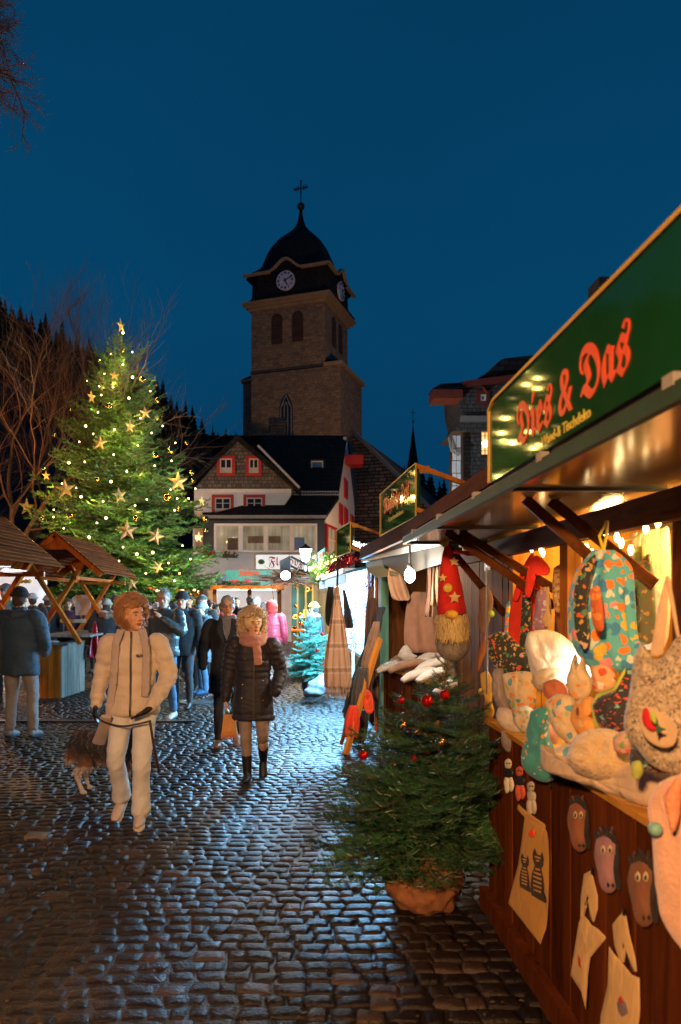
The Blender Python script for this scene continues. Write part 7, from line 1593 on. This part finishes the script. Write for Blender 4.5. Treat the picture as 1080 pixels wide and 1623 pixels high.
# leash
ls_ = MB(); lp_ = smooth_pts([(-1.27-.285*1.03, 5.93, .86), (-1.27-.2, 5.82, .82), (-1.27-.03, 5.76, .795), (-1.27+.16, 5.76, .83)], 6); ls_.tube(lp_, .007, 6)
ls_.tube(smooth_pts([(-1.27+.17, 5.76, .84), (-1.27+.2, 5.78, .62), (-1.27+.225, 5.85, .43)], 6), [(.010, .004)]*13, 6)
o = ls_.build('dog_leash', cloth('dark_leather_strap', (.045, .025, .018), .2, .5, 0), None, True); tag(o, 'dark dog lead looped across the striding person from glove to glove', 'lead')
# 3 curly blonde woman
w_c = cloth('plum_black_puffer', (.024, .018, .024), .15, .62, .1, .25, 60)
wm = person('woman with curly blond hair, long dark quilted coat, pink scarf and beige trousers', -.40, 7.35, 180, 1.63, w_c, cloth('beige_trousers', (.34, .25, .20)), dict(
    vox=.011, bvox=.0075, jvox=.0095, hem=.64, puff=.020, pstep=.062, jw=1.0, slw=1.0, flarej=1.14, topname='coat',
    er=(.26, -.03, 1.13), wr=(.285, .04, .86), hd_r=(-.1, .1, -1), el=(-.285, -.05, 1.13), wl=(-.235, .09, .93), pocket=-1, kr=(.075, .05, .50), ar=(.055, .05, .085), kl=(-.10, .04, .50), al=(-.095, -.24, .20), toe_l=(0, .5, -.85), toe_r=(.1, 1, 0),
    boot=.20, cuff=.27, yaw=24, nod=.05, shoe=cloth('black_boot_leather', (.012, .010, .010), .2, .45, 0), hair='curly', long=1, hairm=cloth('curly_blond_hair', (.78, .56, .30), .25, .5, .3), browm=cloth('brow_brown', (.2, .11, .06)), curl=.020, curlR=1.22, ncurl=560, fuzz=(4200, .055, (0, -.02, .02), (.12, .12, .13)), scarf=cloth('dusty_pink_scarf', (.56, .25, .18), .1), tails=((-.05, 1.22),), skin=skin_mat('fair_skin', (.85, .47, .26))))
for sx, zz in ((-.10, 1.25), (.075, 1.28), (-.105, 1.06), (.10, 1.02), (-.11, .86), (.11, .88), (-.105, .68), (.10, 1.42)):
    MB().ell((sx, float(np.interp(zz, [.64, 1.0, 1.42], [.16, .142, .125])), zz), (.010, .006, .010), 8, 6).build('coat_snap', MT['gold'], wm, False, False)
MB().bar((-.015, .172, .66), (-.015, .150, 1.42), .012, .010).build('coat_placket', MT['dark'], wm, False, False)
# her gift bag
gbx = P(364, 1150, 7.45); gbg = empty('paper_gift_bag', tuple(gbx), 0, 'orange paper bag with wavy lower edge hanging from the blond woman\'s hand', 'bag')
b0 = MB(); rws = [(-.095, .115, .04), (-.05, .10, .045), (.05, .085, .04), (.115, .075, .035)]
for a, c in zip(rws, rws[1:]):
    b0.add([gbx+V3(sx*a[1]*.72, sy*a[2], a[0]) for sx, sy in ((-1, -1), (1, -1), (1, 1), (-1, 1))]+[gbx+V3(sx*c[1]*.72, sy*c[2], c[0]) for sx, sy in ((-1, -1), (1, -1), (1, 1), (-1, 1))], [(0, 1, 5, 4), (1, 2, 6, 5), (2, 3, 7, 6), (3, 0, 4, 7)])
b0.build('bag_body', cloth('orange_paper', (.72, .30, .06), .15, .5, 0), gbg)
fz = MB(); rq = random.Random(3)
for k in range(26): a = -.075+.15*k/25; fz.bar(gbx+V3(a, -.042, -.085), gbx+V3(a+rq.uniform(-.006, .006), -.045, -.085-rq.uniform(.02, .05)), .007, .004)
fz.build('fringe', cloth('pinkish_fringe', (.62, .22, .14)), gbg)
MB().tube([gbx+V3(-.04, -.03, .11), gbx+V3(-.025, -.01, .19), gbx+V3(.025, -.01, .19), gbx+V3(.04, -.03, .11)], .005, 6).build('handle', MT['dark'], gbg)
MB().ell(gbx+V3(.0, 0, .125), (.04, .03, .035), 10, 8).build('green_tissue', cloth('teal_tissue', (.05, .22, .18)), gbg, True)
# 4 man in dark overcoat
hg = cloth('grey_hair', (.36, .33, .30), .3, .6, .2); hdk = cloth('dark_brown_hair', (.06, .035, .02), .3)
mo = person('grey-haired man in black overcoat over a grey zip sweater', -.80, 9.1, 180, 1.80, cloth('black_overcoat', (.011, .010, .010)), cloth('dark_trousers', (.05, .035, .03)), dict(
    vox=.014, bvox=.0085, hem=.62, jw=1.08, topname='coat', collar=0, er=(.29, 0, 1.13), wr=(.28, .10, .93), pocket=2, kr=(.10, .05, .50), ar=(.10, .10, .085), kl=(-.10, 0, .5), al=(-.10, -.18, .13), toe_l=(0, .8, -.5), toe_r=(0, 1, 0), hairm=hg, glasses=1, skin=skin_mat('tanned_skin', (.78, .36, .16)), shoe=cloth('brown_shoes', (.28, .15, .08), .2, .5, 0), flarej=1.1, yaw=6))
MB().prism([(-.065, .115, 1.50), (.065, .115, 1.50), (.03, .150, 1.32), (0, .152, 1.24), (-.03, .150, 1.32)], (0, .006, 0)).build('sweater_front', cloth('grey_knit_sweater', (.17, .15, .14)), mo, False, False)
MB().tube([(-.09, 0, 1.50), (-.07, .09, 1.51), (0, .118, 1.49), (.07, .09, 1.51), (.09, 0, 1.50)], [(.02, .03)]*5, 8).build('sweater_collar', cloth('grey_knit_collar', (.20, .18, .17)), mo, True, False)
for sx in (1, -1): MB().prism([(sx*.055, .118, 1.50), (sx*.10, .105, 1.49), (sx*.115, .145, 1.36), (sx*.02, .160, 1.18)], (0, .012, 0)).build('lapel', cloth('lapel_black_%d' % sx, (.016, .015, .015)), mo, False, False)
# 5 man from behind at the left edge
bj = cloth('navy_blue_jacket', (.018, .050, .085), .15, .7, .2, .4, 60)
pb = person('man seen from behind in navy jacket, black beanie and light trousers at the left edge', -3.52, 9.7, -8, 1.90, bj, cloth('stone_trousers', (.24, .22, .20)), dict(vox=.014, hem=.74, jw=1.26, slw=1.22, beanie=cloth('black_knit_cap', (.008, .008, .010)), hoodback=bj, hair='short', hairm=hdk, er=(.30, .02, 1.12), wr=(.22, .20, .98), el=(-.30, .02, 1.12), wl=(-.22, .2, .98), pocket=2, legw=1.12, ar=(.15, .04, .085), kr=(.14, .05, .5), shoe=cloth('grey_trainers', (.18, .18, .18), .2, .6, 0)))
drape('teal_jacket', [(1058, 48, 58), (1075, 47, 61), (1100, 50, 62), (1122, 54, 61)], 9.75, .04, 3, cloth('teal_cloth', (.03, .20, .24)), 'teal jacket dangling behind the man in navy at the left', 'jacket')
# 6 bearded man in leather jacket
lt_j = cloth('blue_grey_leather', (.06, .085, .095), .2, .32, 0, .4, 30)
person('bearded grey-haired man in shiny leather jacket and blue jeans, fist raised to his chest', -1.93, 11.2, 165, 1.90, lt_j, denim, dict(vox=.014, bvox=.009, hem=.86, jw=1.16, slw=1.12, er=(.28, .06, 1.12), wr=(.26, .12, .88), pocket=1, el=(-.31, .14, 1.20), wl=(-.10, .25, 1.36), hd_l=(.5, .1, .6), hairm=hg, hair='short', fuzz=(500, .03, (0, -.02, .05), (.09, .10, .095)), glasses=1, beard=cloth('grey_beard', (.42, .40, .37), .3), yaw=14, shoe=white_sh, kr=(.09, .06, .5), ar=(.10, .12, .085), al=(-.12, -.06, .085), skin=MT['skin2']))
# others of the crowd
person('smiling man with glasses and black beanie in a black jacket, behind the bearded man', -1.82, 12.3, 172, 1.88, black, cloth('charcoal_trousers', (.03, .03, .035)), dict(beanie=black, glasses=1, hair='short', hairm=hdk, skin=MT['skin2'], hem=.8, jw=1.1, pocket=2))
person('woman in white knitted beanie and grey-blue quilted coat, turned to the left', -1.72, 14.2, 118, 1.70, cloth('grey_blue_quilt', (.13, .16, .185), .2, .6), denim2, dict(hem=.62, puff=.010, pstep=.09, jw=1.12, slw=1.05, beanie=cloth('white_beanie', (.62, .62, .60), .05), hair='short', hairm=hdk, hoodback=cloth('grey_fur', (.2, .2, .2)), hbn=.02, hbs=45, topname='coat', el=(-.24, .14, 1.12), wl=(-.08, .26, 1.05), er=(.24, .14, 1.12), wr=(.08, .26, 1.05), shoe=denim, yaw=15, nod=.05))
person('man in flat cap and dark coat looking this way, between beanie man and white-hatted woman', -1.80, 14.8, 175, 1.85, cloth('dark_olive_coat', (.035, .030, .022)), black, dict(cap=cloth('tweed_cap', (.10, .085, .06)), hairm=hg, hem=.7, pocket=2, skin=MT['skin2']))
person('person with dark hair in a bright red jacket half hidden behind the overcoat man', -1.50, 16.0, 200, 1.72, cloth('bright_red_jacket', (.55, .02, .015)), black, dict(hairm=hdk, hem=.8, pocket=2, yaw=20))
fur = cloth('brown_fur_collar', (.20, .11, .06), .35); crm = cloth('cream_wool_hat', (.52, .42, .30), .1)
person('person from behind in long black coat with fur hood and cream bobble hat', -3.72, 15.0, 8, 1.76, cloth('long_black_coat', (.012, .011, .011)), black, dict(hem=.45, jw=1.15, topname='coat', beanie=crm, hair='long', hairm=hdk, hoodback=fur, hbn=.025, hbs=50, pocket=2, scarf=crm))
person('person in fuzzy orange hat and black coat facing this way beside the lit tree', -3.95, 17.2, 190, 1.80, black, black, dict(hair='curly', hairm=cloth('orange_fuzzy_hat', (.62, .22, .03), .2), curl=.018, ncurl=260, curlR=1.15, pocket=2))
person('person in grey hat and olive coat just behind the striding figure', -2.42, 11.8, 40, 1.76, cloth('olive_grey_coat', (.10, .085, .06)), black, dict(beanie=cloth('grey_bobble_hat', (.28, .26, .24)), hair='long', hairm=hdk, hem=.6, topname='coat', pocket=2, yaw=10))
pk = cloth('coral_pink_puffer', (.66, .045, .065), .1, .5, .2)
person('person from behind in coral pink puffer jacket with bright red hood up and jeans', -.47, 15.6, -12, 1.74, pk, denim2, dict(hem=.84, puff=.010, pstep=.08, jw=1.08, slw=1.05, hood=cloth('bright_red_hood', (.80, .03, .012), .1), pocket=2, yaw=12))
person('grey-haired person in dark jacket from behind, left of the red hood', -.82, 16.2, 5, 1.78, black, denim, dict(hairm=hg, hem=.75, pocket=2))
yb = person('person with yellow and green knitted hat in dark jacket bending beside the small spruce', .40, 15.2, 60, 1.70, cloth('dark_brown_jacket', (.03, .022, .018)), cloth('dark_jeans', (.03, .03, .035)), dict(beanie=cloth('mustard_green_hat', (.62, .36, .03), .3), hair='short', hairm=hdk, scarf=cloth('tan_fur', (.38, .25, .15)), pocket=2, hem=.7, jw=1.05))
# farther and simpler people, each with own clothes
def far(px, Y, ht, top_py, face, c, label, **k):
    H = CH-(top_py-HY)/F*Y if not ht else ht
    d = dict(vox=.026, bvox=.016, jvox=.026, pocket=2, hairm=k.pop('hm', hdk), hem=.7); d.update(k)
    person(label, P(px, 0, Y).x, Y, face, H, cloth('coat_cloth_%d' % len(bpy.data.materials), c), black, d)
far(362, 20.5, 0, 944, 185, (.02, .018, .018), 'dark-haired man in black jacket in front of the bright food stall')
far(376, 22, 0, 947, 175, (.05, .03, .02), 'man with reddish face and brown jacket before the food stall post')
far(396, 20, 0, 946, 10, (.015, .015, .018), 'dark-haired person from behind in black before the food stall')
far(418, 19, 0, 955, 0, (.12, .09, .06), 'person with grey-brown hair in tan jacket behind the woman in the pink scarf', hm=hg)
far(345, 18, 0, 958, 200, (.03, .03, .035), 'person in dark parka half hidden behind the red jacket')
far(428, 21.5, 0, 957, 185, (.06, .05, .04), 'short person in brown before the right half of the food stall')
far(300, 17.5, 0, 945, 180, (.02, .02, .025), 'dark-clad man standing behind the beanie man under the tree')
far(262, 17, 0, 950, 190, (.09, .05, .035), 'person in rust coloured coat behind the bearded man')
far(236, 19, 0, 955, 170, (.03, .03, .03), 'person in black close under the lit tree')
far(210, 16.5, 0, 960, 200, (.05, .045, .04), 'person in dark grey beside the orange fuzzy hat', beanie=cloth('pale_blue_beanie', (.3, .36, .4)))
far(10, 13, 0, 926, 180, (.16, .24, .20), 'person with grey cap and pale green jacket at far left edge', cap=cloth('grey_green_cap', (.2, .2, .18)), skin=MT['skin2'])
far(52, 16.5, 0, 942, 20, (.03, .03, .035), 'person in white hat with dark coat behind the crossed posts', beanie=cloth('white_cap', (.55, .55, .55)))
far(76, 17, 0, 945, 10, (.02, .02, .022), 'person in grey fluffy hat between the crossed posts', beanie=cloth('grey_fluffy', (.28, .26, .24)))
far(108, 17.5, 0, 950, 200, (.08, .03, .05), 'person with blue and wine red jacket beside the menu sheet', hm=hdk)
far(92, 19, 0, 955, 180, (.03, .06, .03), 'person in dark green coat behind the far roofed table')
far(140, 18.5, 0, 958, 170, (.02, .02, .02), 'person in black beside the menu sheet under the tree')
far(28, 18, 0, 948, 170, (.05, .04, .04), 'person in dark brown at the far left stall')
rc = random.Random(31)
hues = ((.02, .018, .018), (.05, .03, .025), (.03, .035, .045), (.08, .05, .03), (.025, .02, .03), (.10, .03, .025), (.04, .045, .035))
wc = ('black', 'dark brown', 'slate', 'tan', 'dark violet', 'maroon', 'moss')
for k, (px, Y_) in enumerate(((66, 19.5), (120, 20.5), (160, 19), (182, 21), (225, 21), (248, 21.5), (276, 20), (290, 22), (316, 19.5), (332, 21), (340, 23), (408, 23))):
    far(px, Y_, rc.uniform(1.66, 1.9), 0, rc.choice((10, 170, 190, 200, -15, 90)), hues[k % 7], 'person in %s coat standing %s' % (wc[k % 7], ('behind the roofed tables', 'behind the menu sheet', 'left of the orange fuzzy hat', 'under the lowest boughs, left side', 'behind the striding figure', 'under the middle of the lit tree', 'far behind the bearded man', 'far under the right boughs', 'behind the flat capped man', 'right of the lit tree, deep in the crowd', 'by the left post of the food stall', 'by the middle post of the food stall')[k]), **({'beanie': cloth('far_hat_%d' % k, hues[(k+3) % 7])} if k % 3 == 0 else {'hm': hg if k % 2 else hdk}))
rbag = drape('red_carrier_bag', [(985, 150, 153), (1000, 147, 156), (1025, 144, 158), (1042, 144, 157)], 14.7, .05, 2, cloth('red_plastic_bag', (.45, .015, .03), .1, .3, 0), 'red carrier bag held by the person in the long black coat', 'bag')
# ---- the dog: tricolour herding dog walking beside the striding man
dg = empty('dog', (-1.70, 6.75, 0), math.radians(-38), 'long-haired black, brown and white dog walking behind the striding person\'s legs', 'dog')
def dogmat():
    m, t, b = node_mat('tricolour_fur'); v = coords(t); s_ = t.nodes.new('ShaderNodeSeparateXYZ'); lk(t, v, s_.inputs[0])
    n = noise_n(t, 9, 4, .6, v); ad = t.nodes.new('ShaderNodeMath'); ad.operation = 'MULTIPLY_ADD'; ad.inputs[1].default_value = .22; lk(t, n.outputs[0], ad.inputs[0]); lk(t, s_.outputs[2], ad.inputs[2])
    r = ramp(t, ad.outputs[0], [(.27, (.62, .52, .42)), (.36, (.62, .52, .42)), (.385, (.32, .13, .045)), (.45, (.11, .05, .025)), (.52, (.016, .012, .011)), (.9, (.035, .028, .026))]); r.color_ramp.elements[5].position = .95
    lk(t, r.outputs[0], b.inputs['Base Color']); b.inputs['Roughness'].default_value = .75; b.inputs['Sheen Weight'].default_value = .3
    bump(t, b, noise_n(t, 90, 4, .7, coords(t, (1, 1, .3))).outputs[0], 1.0, .01); return m
q = MB()
limbs(q, [(-.30, 0, .49, .095, .10), (-.12, 0, .47, .105, .115), (.10, 0, .47, .115, .14), (.24, 0, .49, .11, .13), (.36, 0, .56, .085, .09), (.43, 0, .63, .07, .075)], 4, 18)
q.ell((.50, 0, .66), (.085, .07, .07), 14, 10); q.tube([(.54, 0, .65), (.64, 0, .62), (.68, 0, .615)], [.045, .032, .022], 10)
for sy in (1, -1):
    q.add(*(lambda m_: (m_.v, m_.f))(MB().tube([(.46, sy*.05, .71), (.45, sy*.065, .76), (.47, sy*.07, .785)], [.026, .018, .005], 8)))
    fx = .22 if sy > 0 else .30
    limbs(q, [(.22, sy*.07, .42, .05, .06), (fx, sy*.075, .24, .03, .034), (fx+(.03 if sy > 0 else -.02), sy*.075, .07, .02, .022)], 3, 10); q.ell((fx+.05, sy*.075, .028), (.042, .028, .026), 10, 8)
    hx = -.30 if sy > 0 else -.20
    limbs(q, [(-.26, sy*.065, .45, .08, .085), (hx+.06, sy*.075, .30, .05, .055), (hx-.08, sy*.075, .19, .026, .03), (hx-.03, sy*.075, .06, .02, .022)], 3, 10); q.ell((hx+.01, sy*.075, .028), (.042, .028, .026), 10, 8)
limbs(q, [(-.38, 0, .50, .03, .03), (-.46, 0, .40, .05, .05), (-.52, .02, .30, .04, .04), (-.56, .03, .24, .012, .012)], 3, 10)
fm = dogmat()
db_ = remesh(q, 'body', fm, dg, .011, 2, disp=lambda c, n: n*(.016*noise.noise(c*V3(22, 22, 9))+.008*noise.noise(c*50)))
hr = MB(); rq = random.Random(5); ve = db_.data.vertices
for k in range(2600):
    v = ve[rq.randrange(len(ve))]
    if v.co.z < .2 or v.co.x > .5: continue
    L = rq.uniform(.02, .045)*(1.5 if v.co.z < .42 else 1); d = (v.normal*.6+V3(-.6, rq.gauss(0, .2), -.7)).normalized(); p = v.co
    hr.tube([p, p+d*L*.6, p+d*L+V3(0, 0, -L*.2)], [.0035, .0028, .0006], 3, False)
hr.build('coat_hair', fm, dg, False, False)
MB().ell((.69, 0, .62), (.014, .016, .013), 8, 6).build('nose', MT['dark'], dg, True, False)
for sy in (1, -1): MB().ell((.555, sy*.042, .685), (.010, .010, .010), 8, 6).build('eye', MT['iris'], dg, True, False)
MB().tube([(.37+.02*math.cos(a)*.5, .082*math.cos(a), .575+.085*math.sin(a)) for a in [2*PI*i/16 for i in range(17)]], .010, 6).build('collar', cloth('red_collar', (.4, .03, .02)), dg, True, False)

bpy.data.scenes.remove(TS)
